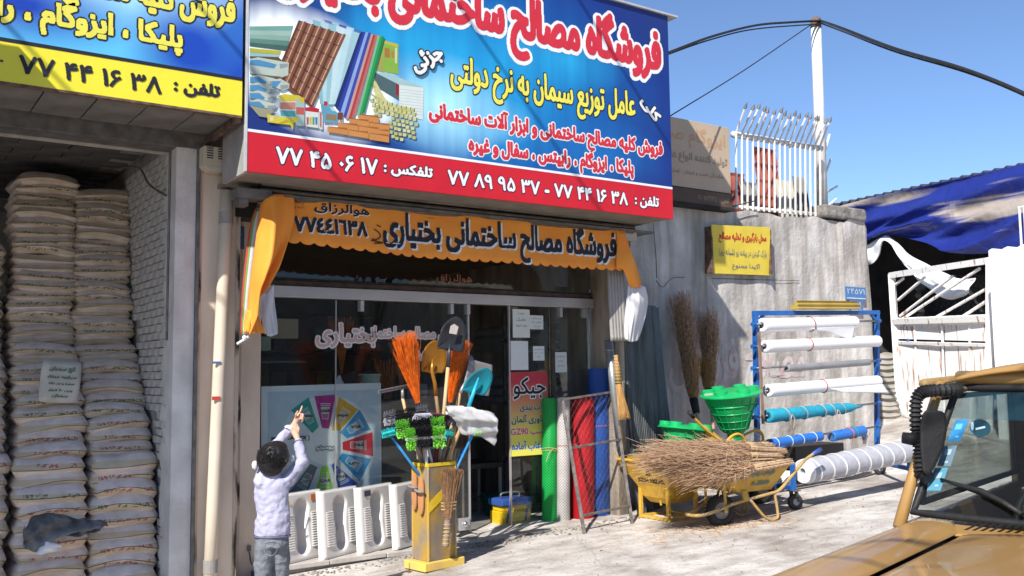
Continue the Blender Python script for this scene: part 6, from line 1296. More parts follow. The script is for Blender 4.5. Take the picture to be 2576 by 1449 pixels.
# ================= blue roll rack =================
RK=thing('roll_rack','blue steel rack on castors with horizontal rods carrying plastic sheet rolls','rack',(10,-.9,.2)); rb=mat('blue_rack_paint',(.02,.13,.42),(.015,.09,.32),sc=6,rough=.4,bump=.08)
YR=-.8; TLr=aY(1900,788,YR);TRr=aY(2206,786,YR); BLr=aY(1919,1175,YR+.05);BRr=aY(2211,1113,YR+.1)
q=MB(); q.bar(TLr,V3((TLr[0],BLr[1],.28)),.055,.055,up=(0,1,0)); q.build('upright',rb,RK,bevel=.003); q=MB(); q.bar(TRr,V3((TRr[0],BRr[1],.36)),.055,.055,up=(0,1,0)); q.build('upright',rb,RK,bevel=.003); q=MB(); q.bar(TLr-V3((.03,0,0)),TRr+V3((.03,0,0)),.055,.055,up=(0,1,0)); q.build('top_bar',rb,RK,bevel=.003)
for (c,s) in ((TLr,1),(TRr,-1)): q=MB(); q.bar(c+V3((s*.16,0,0)),c-V3((0,0,.14)),.03,.03,up=(0,1,0)); q.build('gusset',rb,RK)
CLp=aG(1998,1283);CRp=aG(2303,1225); zb=.30
P00=V3((CLp[0],CLp[1],.33));P01=V3((CRp[0]-.1,CRp[1],.40)); P10=V3((TLr[0]+.0,YR+.05,.30));P11=V3((TRr[0],YR+.08,.38))
for a,b2 in ((P10,P11),(P00,P10),(P01,P11)): q=MB(); q.bar(a,b2,.05,.05); q.build('base_bar',rb,RK,bevel=.003)
for a,h in ((P00,.28),(P01,.22)): q=MB(); q.bar(a-V3((0,0,.03)),a+V3((0,0,h)),.045,.045,up=(0,1,0)); q.build('cradle_post',rb,RK,bevel=.003)
def caster(p,ztop,R,lab=None):
    p=V3(p); q=MB(); q.obox((p[0],p[1],ztop-.005),(.06,0,0),(0,.05,0),(0,0,.006)); cst=q.build('castor',steelg,RK)
    q=MB(); q.lathe((p[0]+.02,p[1],p[2]+R),[(R*.45,-.022),(R*.95,-.022),(R,-.014),(R,.014),(R*.95,.022),(R*.45,.022)],(.35,1,0),28); q.build('wheel',mat('castor_rubber',(.05,.05,.05),sc=6,rough=.7),cst,smooth=True)
    q=MB(); q.lathe((p[0]+.02,p[1],p[2]+R),[(R*.1,-.026),(R*.44,-.024),(R*.44,.024),(R*.1,.026)],(.35,1,0),20); q.build('hub',mat('castor_hub',(.4,.4,.38),sc=6,rough=.5),cst)
    for s in (-1,1): q=MB(); q.bar((p[0]+.02-s*.01,p[1]+s*.034,p[2]+R),(p[0],p[1]+s*.034,ztop),.006,.05,up=(0,0,1)); q.build('fork',steelg,cst)
caster(CLp,.31,.085); caster(CRp,.38,.085); caster((P10[0]+.1,P10[1],gz(P10[0])),.28,.085); caster((P11[0],P11[1],gz(P11[0])),.36,.085)
rodm=mat('steel_rod',(.25,.26,.27),(.15,.15,.16),sc=9,rough=.45,metal=.6)
def rod(y0,y1): a=aY(1893,y0,YR-.06); c=aY(2216,y1,YR-.06); q=MB(); q.tube([a,c],.013,8); r=q.build('rod',rodm,RK,smooth=True); 
def capn(px,py): q=MB(); c=aY(px,py,YR-.06); q.tube([c-V3((.03,0,0)),c+V3((.03,0,0))],.028,6); q.build('end_clamp',rb,RK)
for (y0,y1) in ((816,807),(872,856),(927,907),(987,958),(1050,1013),(1116,1072)): rod(y0,y1); capn(1896,y0); capn(2210,y1)
plw=mat('white_plastic_film',(.80,.79,.80),(.74,.73,.75),sc=3,rough=.22,bump=.12,bsc=9,stretch=(.5,2,2)); 
def roll(name,l,r_,rad,m,lab,taper=1,Y=YR-.06,extra=None,hollow=True,cm=None,wig=0):
    a=aY(*l,Y);c=aY(*r_,Y); R=rad*dep(a)/FOC; T=thing(name,lab,'roll',a); d=nrm(c-a); L=np.linalg.norm(c-a); n=30
    prof=[(R*.35,.03),(R*.37,0),(R*.96,0),(R,.01)]+[(R*(1-(1-taper)*t)*(1+wig*math.sin(t*17)+wig*.6*math.sin(t*41)),.01+(L-.02)*t) for t in np.linspace(.04,.97,n)]+[(R*taper,L-.01),(R*taper*.96,L),(R*taper*.4,L)]
    q=MB(); q.lathe(a,prof,d,36); o=q.build('film',m,T,smooth=True); q=MB(); q.lathe(a-d*.004,[(R*.36,0),(R*.36,.02)],d,18); q.build('core',cm or darkgap,T); return a,c,d,R,T
def tie(T,p,d,R,m,w_=.006,tilt=0):
    u=nrm(np.cross((0,1,0),d)); v=np.cross(d,u); q=MB(); q.tube([p+(u*math.cos(a)+v*math.sin(a))*(R+.004)+d*tilt*math.cos(a) for a in np.linspace(0,2*math.pi,31)[:-1]],w_,5,closed=True); q.build('tie',m,T,smooth=True)
brt=flat('brown_tape',(.28,.14,.10)); rdt=flat('red_string',(.35,.06,.06))
a,c,d,R,T=roll('film_roll',(1915,819),(2149,811),18,plw,'topmost white plastic film roll on the blue rack'); tie(T,L_(a,c,.5),d,R,brt,.008,.02)
q=MB(); G=sheet([[L_(a,c,t)+V3((0,-R*.8,-R*.6)) for t in (.45,.6,.8,.93)],[L_(a,c,t)+V3((0,-R*.7,-R*1.1)) for t in (.55,.7,.85,.96)],[L_(a,c,t)+V3((0,-R*.6,-R*(1.0+.8*k))) for k,t in enumerate((.62,.75,.88,.90))]],4); q.grid(G); q.build('loose_flap',plw,T,smooth=True,solid=.002)
a,c,d,R,T=roll('film_roll',(1923,872),(2208,858),16,plw,'second white plastic film roll from the top of the blue rack'); tie(T,L_(a,c,.36),d,R,rdt,.006,.0)
a,c,d,R,T=roll('grey_tube',(1979,927),(2186,911),9,mat('grey_tube_plastic',(.25,.25,.26),(.2,.2,.21),sc=4,rough=.5),'slim dark grey tube on the third rod of the rack')
a,c,d,R,T=roll('film_roll',(1931,983),(2208,959),16.5,plw,'third white film roll, under the grey tube on the rack'); tie(T,L_(a,c,.47),d,R,rdt,.006,.01)
q=MB(); G=sheet([[L_(a,c,t)+V3((0,-R*.9,-R*.5)) for t in (.5,.7,.85,1.0)],[L_(a,c,t)+V3((0,-R*.9,-R*(1.2+.3*k))) for k,t in enumerate((.6,.75,.9,1.06))]],4); q.grid(G); q.build('loose_flap',plw,T,smooth=True,solid=.002)
teal=mat('turquoise_cloth_wrap',(.02,.33,.46),(.015,.25,.37),sc=8,rough=.7,bump=.5,bsc=18)
a,c,d,R,T=roll('wrapped_roll',(1931,1047),(2130,1026),17,teal,'bundle wrapped in turquoise cloth and tied with tape on the rack',taper=.8,wig=.03)
q=MB(); q.lathe(c,[(R*.8,-.01),(R*.72,.06),(R*.3,.20),(.01,.32)],d,20,cap=False); q.build('pointed_end',teal,T,smooth=True)
for t in (.2,.42,.66,.78,.92): tie(T,L_(a,c,t),d,R*(1-.2*t)+.002,flat('grey_tape',(.33,.33,.34)),.009 if t!=.92 else .006,.03)
for t in (.22,.80): q=MB(); p=L_(a,c,t)+V3((0,-R-.01,0)); q.tube(crom([p,p+V3((.03,-.01,-.05)),p+V3((.02,0,-.16))],4),.006,5); q.tube(crom([p,p+V3((-.03,-.01,-.04)),p+V3((-.03,0,-.12))],4),.006,5); q.build('tape_end',flat('grey_tape2',(.40,.33,.28)),T)
blp=mat('blue_hose_wrap',(.03,.17,.55),(.02,.13,.46),sc=4,rough=.4)
a,c,d,R,T=roll('blue_roll',(1934,1117),(2064,1097),12.5,blp,'longer blue layflat roll with white ties on the lowest rod')
for t in (.12,.38,.6,.85): tie(T,L_(a,c,t),d,R,wh,.004,.01)
a,c,d,R,T=roll('blue_roll',(2092,1098),(2172,1083),13,blp,'short blue roll with red and green bands, right on the lowest rod',cm=box_)
for t,cc in ((.55,flat('band_red',(.55,.10,.03))),(.68,flat('band_green',(.05,.25,.18)))): tie(T,L_(a,c,t),d,R,cc,.009,.012)
gcl=mat('grey_cloth_roll',(.42,.42,.46),(.35,.35,.39),sc=5,rough=.85,bump=.2,stretch=(3,3,3),wave=(14,'X',.25)); wst=mat('white_cloth_edge',(.80,.79,.79),sc=5,rough=.8)
A=V3(P00)+V3((-.02,-.03,.175));Bq=V3(P01)+V3((.06,-.03,.165)); A=aY(2021,1187,CLp[1]-.02);Bq=aY(2288,1133,CLp[1]-.05)
T=thing('grey_cloth_roll','big roll of grey mesh cloth with spiral white edge at the rack foot','roll',A); d=nrm(Bq-A); L=np.linalg.norm(Bq-A); R=.132
q=MB(); q.lathe(A,[(R*.2,.02),(R*.3,.0),(R*.97,0),(R,.015)]+[(R*(1+.012*math.sin(t*22)),.015+(L-.03)*t) for t in np.linspace(.05,.95,24)]+[(R,L-.015),(R*.9,L),(R*.2,L)],d,40); q.build('cloth',gcl,T,smooth=True)
u=nrm(np.cross((0,1,0),d)); v=np.cross(d,u)
for k in range(9):
    s=(k+.55)/9; rows=[]; 
    for e_ in (-.016,.016): rows.append([A+d*(L*s+e_+.045*math.cos(a2+.6))+(u*math.cos(a2)+v*math.sin(a2))*(R*1.015+.002) for a2 in np.linspace(0,2*math.pi,41)])
    q=MB(); q.grid(rows); q.build('white_band',wst,T,smooth=True,solid=.003)
q=MB()
for k in range(5): q.tube([A-d*.006+(u*math.cos(a2)+v*math.sin(a2))*(R*(.35+.13*k)) for a2 in np.linspace(0,2*math.pi,31)[:-1]],.012,5,closed=True)
q.lathe(A-d*.004,[(R*.25,0),(R*.99,.0),(R*1.03,.05)],d,36,cap=False); q.build('rolled_end',wst,T,smooth=True)
# white bundle behind, at the rack's left foot, brown batten, brass profiles
q=MB(); a=aY(1989,1205,-1.35); c=aY(1975,1230,-1.2); q.tube([a+V3((-.05,.1,0)),a],.09,16); o=q.build('white_roll_end',wst,smooth=True,loc=a); tag(o,'end of a white roll behind the blue castor post','roll')
q=MB(); q.bar(aY(1909,836,YR-.12),aY(1920,1066,YR-.12),.035,.018); o=q.build('batten',mat('brown_batten',(.30,.19,.13),(.22,.13,.09),sc=8,rough=.7),loc=aY(1920,1066,YR-.12)); tag(o,'thin brown wooden batten hanging down the left side of the rack','batten')
brs=mat('golden_profile',(.50,.36,.09),(.40,.28,.06),sc=4,rough=.45,metal=.1)
for i in range(4):
    z=TLr[2]+.035; a=aY(1985+3*i,778,YR); c=aY(2143+1.5*i,778,YR); yo=-.09+.055*i if i<3 else -.03; zo=.0 if i<3 else .055; z1=TRr[2]+.035
    prof=[(0,0),(.05,0),(.05,.012),(.035,.02),(.035,.035),(.05,.05),(0,.05)]
    q=MB(); A_=V3((a[0],YR+yo,z+(z1-z)*.4+zo)); C_=V3((c[0],YR+yo,z+(z1-z)*.85+zo)); P_=[A_+V3((0,-y+.0,zz)) for y,zz in prof]; q.prism(P_,C_-A_); o=q.build('metal_profile',brs,loc=A_); tag(o,'%s golden metal channel lying on top of the blue rack'%(['front','middle','rear','upper'][i]),'metal profile','golden metal channels on the rack')
# dark items behind the bottom of the rack
q=MB(); a=aY(2005,1135,-.3); q.box((a[0]-.1,-.35,.28),(a[0]+.9,.0,.62)); o=q.build('dark_crate',dk,loc=(a[0],-.2,.28),bevel=.01); tag(o,'dark crate in the shade behind the lower rolls of the rack','crate')
# ================= tool bin with brooms and shovels =================
TBn=thing('tool_bin','yellow expanded metal bin on a wooden base holding brooms and shovels','bin',(4.25,-1.0,-.05))
F=V3(aG(1070,1443)); e1=nrm((.985,.17,0)); e2=nrm((-.17,.985,0)); s1=.44; s2=.29; F[2]=gz(4.1)+.005
cst_=F+e1*s1/2+e2*s2/2; q=MB(); q.obox(cst_+V3((0,0,.035)),e1*s1/2,e2*s2/2,(0,0,.035)); q.build('wooden_base',mat('yellow_painted_wood',(.74,.50,.10),(.62,.42,.14),sc=6,rough=.6,thr=(.3,.5)),TBn,bevel=.006)
bw,bd_=.152,.105; bh=.80; bc=cst_+V3((0,0,.075)); ymesh=mat('yellow_expanded_metal',(.60,.37,.07),(.36,.29,.22),sc=4,thr=(.42,.56),rough=.45); beig=mat('bin_liner',(.22,.18,.13),(.15,.13,.10),sc=7,rough=.8)
q=MB(); q.obox(bc+V3((0,0,bh/2)),e1*bw*.965,e2*bd_*.96,(0,0,bh/2)); bmf=q.build('liner',beig,TBn)
q=MB(); 
for (n_,uu,hw_) in ((-e2*bd_,e1,bw),(e2*bd_,e1,bw),(-e1*bw,e2,bd_),(e1*bw,e2,bd_)):
    nk=int(bh/.0145); 
    for s in (-1,1):
        for k in range(-int(2*hw_/.0145),nk+1):
            z0=k*.0145; u0,u1=-hw_,hw_; za=z0;zb2=z0+2*hw_*1.25
            t0=max(0,-za/(zb2-za)) ; t1=min(1,(bh-za)/(zb2-za))
            if t1<=t0: continue
            pa=bc+n_*1.0+uu*s*(u0+(u1-u0)*t0)+V3((0,0,za+(zb2-za)*t0)); pb2=bc+n_*1.0+uu*s*(u0+(u1-u0)*t1)+V3((0,0,za+(zb2-za)*t1))
            w2=V3((0,0,.0028)); o_n=nrm(n_)*.0015*(1 if s>0 else 0); q.add([pa-w2+o_n,pb2-w2+o_n,pb2+w2+o_n,pa+w2+o_n],[(0,1,2,3)])
q.build('mesh_walls',ymesh,TBn,kind='stuff',normals=False)
for sx_ in (-1,1):
    for sy_ in (-1,1): q=MB(); p=bc+e1*sx_*bw+e2*sy_*bd_; q.bar(p,p+V3((0,0,bh)),.012,.012,up=(1,0,0)); q.build('corner_strip',ymesh,TBn)
ylw=mat('bright_yellow_trim',(.80,.55,.03),sc=5,rough=.4)
cr=[bc+e1*a_*bw+e2*b2*bd_+V3((0,0,bh)) for a_,b2 in ((-1,-1),(1,-1),(1,1),(-1,1))]
for i in range(4): q=MB(); q.bar(cr[i],cr[(i+1)%4],.012,.028); q.build('top_trim',ylw,TBn)
q=MB(); n_=-e2*(bd_+.004); P_=[bc+n_+e1*x+V3((0,0,z)) for x,z in ((-.145,.40),(.150,.60),(.150,.69),(-.145,.49))]; q.prism(P_,-e2*.002); q.build('diagonal_band',ylw,TBn)
# wooden floats on the left face
flt=mat('float_wood',(.48,.23,.10),(.38,.17,.07),sc=12,rough=.6,stretch=(1,1,.2)); gst=flat('grey_rubber_strap',(.22,.21,.21))
for i,(px,py0,py1) in enumerate(((1051,1236,1328),(1068,1248,1340))):
    T=thing('wooden_float','%s wooden plastering float strapped to the bin side'%(['left','right'][i]),'plastering float',aX(px,(py0+py1)/2,bc[0]-bw-.03),'wooden floats on the bin')
    nl=-e1; cpt=bc-e1*(bw+.012)+e2*(.050-.088*i)+V3((0,0,.57-.03*i)); q=MB(); pts=[]
    for k in range(24): a2=2*math.pi*k/24; pts.append(cpt+e2*.034*math.copysign(abs(math.cos(a2))**.7,math.cos(a2))+V3((0,0,.155*math.copysign(abs(math.sin(a2))**.8,math.sin(a2)))))
    q.prism(pts,nl*.02); q.build('board',flt,T,bevel=.003); q=MB(); b0=cpt+nl*.02+V3((0,0,.05)); q.tube(crom([b0+e2*.05,b0+nl*.03+e2*.03,b0+nl*.03-e2*.03+V3((0,0,-.01)),b0-e2*.05+V3((0,0,-.01))],4),.012,6); q.build('strap',gst,T,smooth=True)
# ---- tools
YT=-1.0
def A_(px,py,Y=YT): return V3(aY(px,py,Y))
wood=mat('pale_handle_wood',(.58,.40,.20),(.46,.30,.14),sc=9,rough=.55,stretch=(1,1,.15)); wood2=mat('brown_handle_wood',(.30,.18,.09),(.20,.12,.06),sc=9,rough=.6,stretch=(1,1,.15))
binp=lambda k: bc+e1*bw*.6*math.cos(k*2.4)+e2*bd_*.6*math.sin(k*2.4)+V3((0,0,.42))
orb=mat('orange_bristles',(.85,.20,.012),(.66,.10,.008),sc=30,rough=.45,bump=0)
def stick(T,p,k,r,m,q0=None,top=None):
    q=MB(); b0=binp(k); q.tube([b0,L_(b0,p,.5),p],r,8); return q.build('handle',m,T,smooth=True)
for i,(nk,tc,rad,lab,k,Y) in enumerate((((1051,1013),(1018,850),(.15,.05),'left orange bristle broom standing in the yellow bin',0,-1.05),((1132,1012),(1160,862),(.125,.05),'right orange bristle broom behind the black shovel',1,-.92))):
    p=A_(*nk,Y);t_=A_(*tc,Y); T=thing('orange_broom',lab,'broom',p,'orange brooms in the bin'); q=MB(); strands(q,p,t_,.02,rad,640,.0028,.012,seed=i+80,flat_=(1,.3,0),lenj=.28,k=5,pw=.95); q.build('bristles',orb,T,kind='stuff')
    q=MB(); d=nrm(p-t_); q.tube([p-d*.03,p+d*.02,p+d*.08],[.024,.02,.014],10); q.build('ferrule',blk,T,smooth=True); stick(T,p+d*.08,k,.012,steelg)
def blade(outl,Y,cup,m,T,thick=.004,tilt=.0,name='blade'):
    P=[A_(x,y,Y) for x,y in outl]; c=sum(P)/len(P); q=MB(); n=len(P); rows=[]
    for j in range(6):
        t=j/5; rows.append([c+(p-c)*t+V3((.25,.95,0))*cup*(1-t*t)+V3((0,1,0))*tilt*((c+(p-c)*t)[2]-c[2]) for p in P+[P[0]]])
    q.grid(rows); return q.build(name,m,T,smooth=True,solid=thick)
def shovel(lab,outl,sock,hand,k,Y,mb,ms,mh,cup=.03,sr=.018,hl=True,tilt=0):
    T=thing('shovel',lab,'shovel',A_(*sock[0],Y)); blade(crom2(outl),Y,cup,mb,T,tilt=tilt); q=MB(); P=[A_(x,y,Y-.02) for x,y in sock]; n=len(P); q.tube(P,[sr*.35]+[sr]*(n-1),10); q.build('socket',ms,T,smooth=True)
    P2=[A_(x,y,Y-.02) for x,y in hand]; q=MB(); q.tube(P2+[binp(k)],.0165,10); q.build('handle',mh,T,smooth=True); return T
def crom2(pts,k=3):
    P=[V3(p) for p in pts]; P=P+[P[0]]; o=crom([(p[0],p[1],0) for p in P],k)[:-1]; return [(p[0],p[1]) for p in o]
def S2(x,y): return (939.2+.2546*x,771.5+.2546*y)
goldm=mat('gold_lacquer_steel',(.46,.20,.03),(.36,.15,.02),sc=4,rough=.3,metal=.5); blkst=mat('black_lacquer_steel',(.05,.05,.055),(.035,.035,.038),sc=4,rough=.3,metal=.3); gry=mat('bare_steel',(.38,.36,.36),(.28,.26,.26),sc=5,rough=.4,metal=.5); tealp=mat('teal_paint_steel',(.010,.19,.23),(.008,.16,.20),sc=5,rough=.4)
shovel('round gold lacquered shovel with red sticker in the bin',[S2(*p) for p in ((478,640),(480,520),(510,410),(570,345),(625,330),(690,370),(722,470),(722,560),(695,650),(640,652),(590,665),(530,645))],[S2(585,515),S2(580,640),S2(608,760),S2(618,880)],[S2(618,870),S2(640,1040)],2,-.95,goldm,goldm,wood2,cup=.03)
T=shovel('pointed black shovel rising highest above the bin',[S2(*p) for p in ((628,412),(650,300),(690,190),(760,120),(830,98),(890,150),(920,240),(910,340),(880,445),(800,438),(740,425),(680,420))],[S2(755,365),S2(750,480),S2(738,600)],[S2(738,590),S2(697,1040)],3,-1.08,blkst,blkst,wood,cup=.03)
q=MB(); q.prism([A_(*S2(x,y),-1.118) for x,y in ((750,262),(765,190),(800,170),(842,200),(822,275))],(0,.003,0)); q.build('label',flat('label_pale',(.55,.48,.44)),T)
shovel('narrow brown steel shovel half hidden behind the square one',[S2(*p) for p in ((832,765),(870,600),(920,500),(960,478),(990,515),(960,600),(900,700),(880,800))],[S2(850,780),S2(845,860)],[S2(848,850),S2(830,1000)],4,-.90,mat('brown_steel',(.26,.19,.17),sc=5,rough=.4,metal=.4),blkst,wood,cup=.01)
shovel('square grey steel shovel turned sideways in the bin',[S2(*p) for p in ((942,545),(962,520),(1060,545),(1160,572),(1176,590),(1165,700),(1145,860),(1120,882),(1020,850),(900,780),(920,660))],[S2(930,700),S2(885,800),S2(850,860)],[S2(850,850),S2(838,960)],5,-.98,gry,gry,wood,cup=.02)
T=shovel('teal painted round shovel at the right of the bin',[S2(*p) for p in ((875,820),(905,750),(965,680),(1040,625),(1125,603),(1165,640),(1180,690),(1160,780),(1120,850),(1090,878),(1000,858),(940,845))],[S2(1040,700),S2(990,850),S2(940,990)],[S2(945,985),S2(930,1040)],6,-1.12,tealp,mat('cyan_paint',(.02,.40,.58),sc=5,rough=.4),wood,cup=.03)
SQ=thing('squeegee','grey floor squeegee with wooden handle at the left of the bin','squeegee',A_(*S2(285,820))); q=MB(); a=A_(*S2(52,842),-1.1);b2=A_(*S2(350,782),-.98); q.bar(a,b2,.012,.03); q.build('blade_holder',gry,SQ,bevel=.002)
for k in range(16): p=L_(a,b2,(k+.5)/16); q=MB(); q.obox(p-V3((0,.008,0)),(.006,.002,0),(0,.001,0),(0,0,.008)); q.build('slot',darkgap,SQ)
q=MB(); q.tube([A_(*S2(285,815)),A_(*S2(290,905))],.016,8); q.build('socket',gry,SQ,smooth=True); q=MB(); q.tube([A_(*S2(288,900)),A_(*S2(320,1040)),binp(7)],.014,8); q.build('handle',wood,SQ,smooth=True)
def brush(lab,l,r,dirv,segs,blen,depth,Y,k,hm,nrow=7,th=.0032,body=None,fuzz=.004,nm='floor_brush',cat='brush',hr=.012):
    a=A_(*S2(*l),Y);b2=A_(*S2(*r),Y); T=thing(nm,lab,cat,(a+b2)/2); d=nrm(b2-a); up=nrm(np.cross(d,dirv)); q=MB(); q.bar(a,b2,.055,.022,up=up if abs(nrm(b2-a).dot(up))<.9 else (0,0,1)); q.build('head',body or blk,T,bevel=.004)
    rg=random.Random(k+5); L=np.linalg.norm(b2-a); nn=int(L/.006)
    for si,(t0,t1,m) in enumerate(segs):
        q=MB()
        for j in range(int(nn*t0),int(nn*t1)):
            for i in range(nrow):
                p=L_(a,b2,(j+.5)/nn)+up*(i/(nrow-1)-.5)*depth; dv=nrm(V3(dirv)+up*(i/(nrow-1)-.5)*1.5+d*rg.gauss(0,.16)+V3((rg.gauss(0,.05),rg.gauss(0,.05),rg.gauss(0,.05)))); q.tube([p,p+dv*blen*rg.uniform(.75,1.18)+V3((0,0,rg.gauss(0,fuzz)))],[th,th*.6],3,cap=True)
        q.build('bristles',m,T,kind='stuff')
    mid=(a+b2)/2-V3(dirv)*.02; q=MB(); q.tube([mid,binp(k)],hr,8); q.build('handle',hm,T,smooth=True); return T
gb=mat('grey_bristle',(.42,.42,.48),sc=20,rough=.7,bump=0); kb=mat('black_bristle',(.018,.018,.02),sc=20,rough=.8,bump=0); grb=mat('lime_bristle',(.14,.50,.02),(.28,.70,.10),sc=12,rough=.7,bump=0); tlb=mat('turquoise_bristle',(.03,.50,.50),sc=12,rough=.5,bump=0)
gpl=mat('grey_handle_metal',(.30,.31,.35),sc=8,rough=.45); mar=mat('maroon_handle',(.28,.02,.08),sc=8,rough=.4); blh=mat('blue_handle',(.03,.22,.50),sc=8,rough=.4); whh=mat('white_handle',(.60,.58,.58),sc=8,rough=.4)
td=V3((-.35,-.93,.05)); 
brush('grey and black bristled brush head at upper left of the bin',(100,1100),(540,1025),td+V3((0,0,-.2)),[(0,.25,gb),(.25,.72,kb),(.72,1,gb)],.05,.06,-1.12,8,gpl)
brush('black bristled brush with red strip at the bin top',(545,1078),(850,1090),(-.2,-.7,-.7),[(0,.62,kb),(.62,.85,gb),(.85,1,kb)],.07,.05,-1.08,9,mar,body=mar)
brush('grey brush head over the middle of the bin',(400,1075),(545,1068),(-.25,-.6,-.8),[(0,1,gb)],.055,.05,-1.2,10,whh)
brush('upper fuzzy brush with lime green ends and black middle',(225,1215),(700,1165),td,[(0,.25,grb),(.25,.72,kb),(.72,1,grb)],.045,.09,-1.22,11,wood,nrow=9,th=.005)
brush('lower fuzzy brush with lime green ends and black middle',(325,1310),(700,1285),td,[(0,.24,grb),(.24,.68,kb),(.68,1,grb)],.05,.12,-1.26,12,whh,nrow=11,th=.005,body=whh)
brush('turquoise plastic rake brush sticking out left',(90,1275),(250,1235),(-.3,-.6,.7),[(0,1,tlb)],.035,.04,-1.16,13,blh,nrow=4,th=.005,body=tlb)
brush('turquoise plastic rake brush sticking out right',(700,1245),(780,1250),(-.3,-.8,-.3),[(0,1,tlb)],.03,.04,-1.1,14,blh,nrow=4,th=.005,body=tlb)
brush('small lime green brush hanging below the plastic bag',(985,1225),(1045,1222),(0,-.4,-.9),[(0,1,grb)],.05,.03,-1.2,15,blh,nrow=4,th=.004,body=grb)
q=MB(); 
for k,(m_,r_,px) in enumerate(((gpl,.012,1058),(mar,.011,1070),(whh,.014,1082),(blh,.012,1092),(wood,.014,1096),(blh,.012,1104),(wood2,.016,1112),(wood2,.016,1120),(wood,.017,1140),(gpl,.013,1148),(blh,.013,1158))):
    tp=A_(px+ (6 if px>1110 else -8),1130,-1.0); lo=bc+e1*bw*(-.8+1.6*k/11)+e2*bd_*.3*math.sin(k*2)+V3((0,0,.3)); q=MB(); q.tube([lo,tp],r_,8); o=q.build('loose_pole',m_,smooth=True,loc=lo); tag(o,'%s pole in the bin, %s from the left'%({'grey_handle_metal':'grey','maroon_handle':'maroon','white_handle':'white','blue_handle':'blue','pale_handle_wood':'pale wooden','brown_handle_wood':'brown wooden'}[m_.name],['first','second','third','fourth','fifth','sixth','seventh','eighth','ninth','tenth','eleventh'][k]),'pole','poles standing in the bin')
# plastic bag with mops
MG=thing('mop_bag','clear plastic bag of white mop heads slung over the bin tools','bag',A_(*S2(950,1100))); mop=mat('mop_cotton',(.80,.79,.76),(.62,.62,.62),sc=14,rough=.9,bump=.9,bsc=30)
q=MB(); rows=[]
for j in range(22):
    t=j/21; x=725+490*t; y=1035+ (90*t*t) ; r0=.055*math.sin(math.pi*min(1,t*.9+.08))**.5; c=A_(*S2(x,y),-1.16); rows.append([c+V3((0,math.cos(a2)*r0*(1+.12*math.sin(5*a2+j)),math.sin(a2)*r0*(1+.15*math.sin(4*a2+j*1.3)))) for a2 in np.linspace(0,2*math.pi,19)])
q.grid(rows); q.build('mop_heads',mop,MG,smooth=True)
q=MB(); G=sheet([[A_(*S2(x,y),-1.2) for x,y in ((715,985),(850,980),(1000,1015),(1130,1030),(1200,1060))],[A_(*S2(x,y),-1.27) for x,y in ((735,1040),(860,1060),(1010,1090),(1150,1110),(1228,1130))],[A_(*S2(x,y),-1.25) for x,y in ((790,1110),(880,1140),(1010,1150),(1140,1180),(1225,1220))],[A_(*S2(x,y),-1.22) for x,y in ((830,1190),(880,1250),(960,1265),(1090,1270),(1225,1280))],[A_(*S2(x,y),-1.2) for x,y in ((850,1250),(900,1270),(980,1240),(1100,1310),(1190,1372))]],5,wob=.012,seed=5); q.grid(G); q.build('polythene',clr2,MG,smooth=True)
# hanging whisk broom on the bin front
C3=lambda x,y,Y=-1.28: A_(939.2+.2593*x-.0,1073+.2593*y,Y)
YW=float((bc-e2*bd_)[1])-.08
WK=thing('whisk_broom','brown reed hand broom hanging head up on the bin front','broom',C3(715,900,YW)); wk=mat('brown_reed',(.36,.20,.10),(.22,.12,.06),sc=30,rough=.8,bump=0)
q=MB(); strands(q,C3(715,880,YW),C3(775,410,YW),.04,(.118,.03),520,.0032,.008,seed=91,flat_=(1,.2,0),lenj=.06,k=4,pw=.8); q.build('bristles',wk,WK,kind='stuff')
for y in (735,765,800): 
    q=MB(); w0=.055+.02*(880-y)/140; a=C3(725+(880-y)*.05,y,YW)
    q.tube([a+V3((w0*math.cos(a2),.03*math.sin(a2),0)) for a2 in np.linspace(0,6.28,20)[:-1]],.005,5,closed=True); q.build('stitching',tw_,WK)
q=MB(); P_=[C3(717,880,YW),C3(718,930,YW),C3(722,1000,YW),C3(708,1080,YW),C3(700,1165,YW)]; q.tube(crom(P_,4),[.045,.035,.03,.027,.026,.027,.027,.026,.026,.025,.025,.025,.026,.027,.028,.03,.026][:17],10); q.build('handle',mat('wrapped_reed',(.34,.24,.18),(.22,.15,.11),sc=14,rough=.8,bump=.3),WK,smooth=True)
for y in range(950,1160,36): q=MB(); c=C3(718-(y-950)*.08,y,YW); q.tube([c-V3((0,0,.003)),c+V3((0,0,.003))],.031,10); q.build('binding',tw_,WK)
# small things at the ledge
q=MB(); G=sheet([[(4.95,-.35,.02),(5.05,-.38,.05),(5.16,-.35,.03)],[(4.95,-.28,.02),(5.05,-.28,.06),(5.16,-.28,.03)]],5); q.grid(G); o=q.build('rag',blk,smooth=True,loc=(5.05,-.3,.02),solid=.006); tag(o,'small dark rag on the ledge behind the tool bin','rag')
q=MB(); q.tube(crom([(2.78,-.75,1.0),(2.79,-.73,.9),(2.78,-.72,.8),(2.83,-.72,.78)],4),.006,5); o=q.build('latch_hook',rust,loc=(2.78,-.72,.8)); tag(o,'small rusty hook on the left shop jamb','hook')
q=MB(); q.box((2.86,-.32,.12),(2.89,-.31,.17)); q.tube(crom([(2.87,-.33,.12),(2.88,-.36,.02),(2.93,-.37,.01)],4),.008,5); o=q.build('padlock',steelg,loc=(2.87,-.33,.0)); tag(o,'open padlock on the pillar foot beside the ledge','padlock')
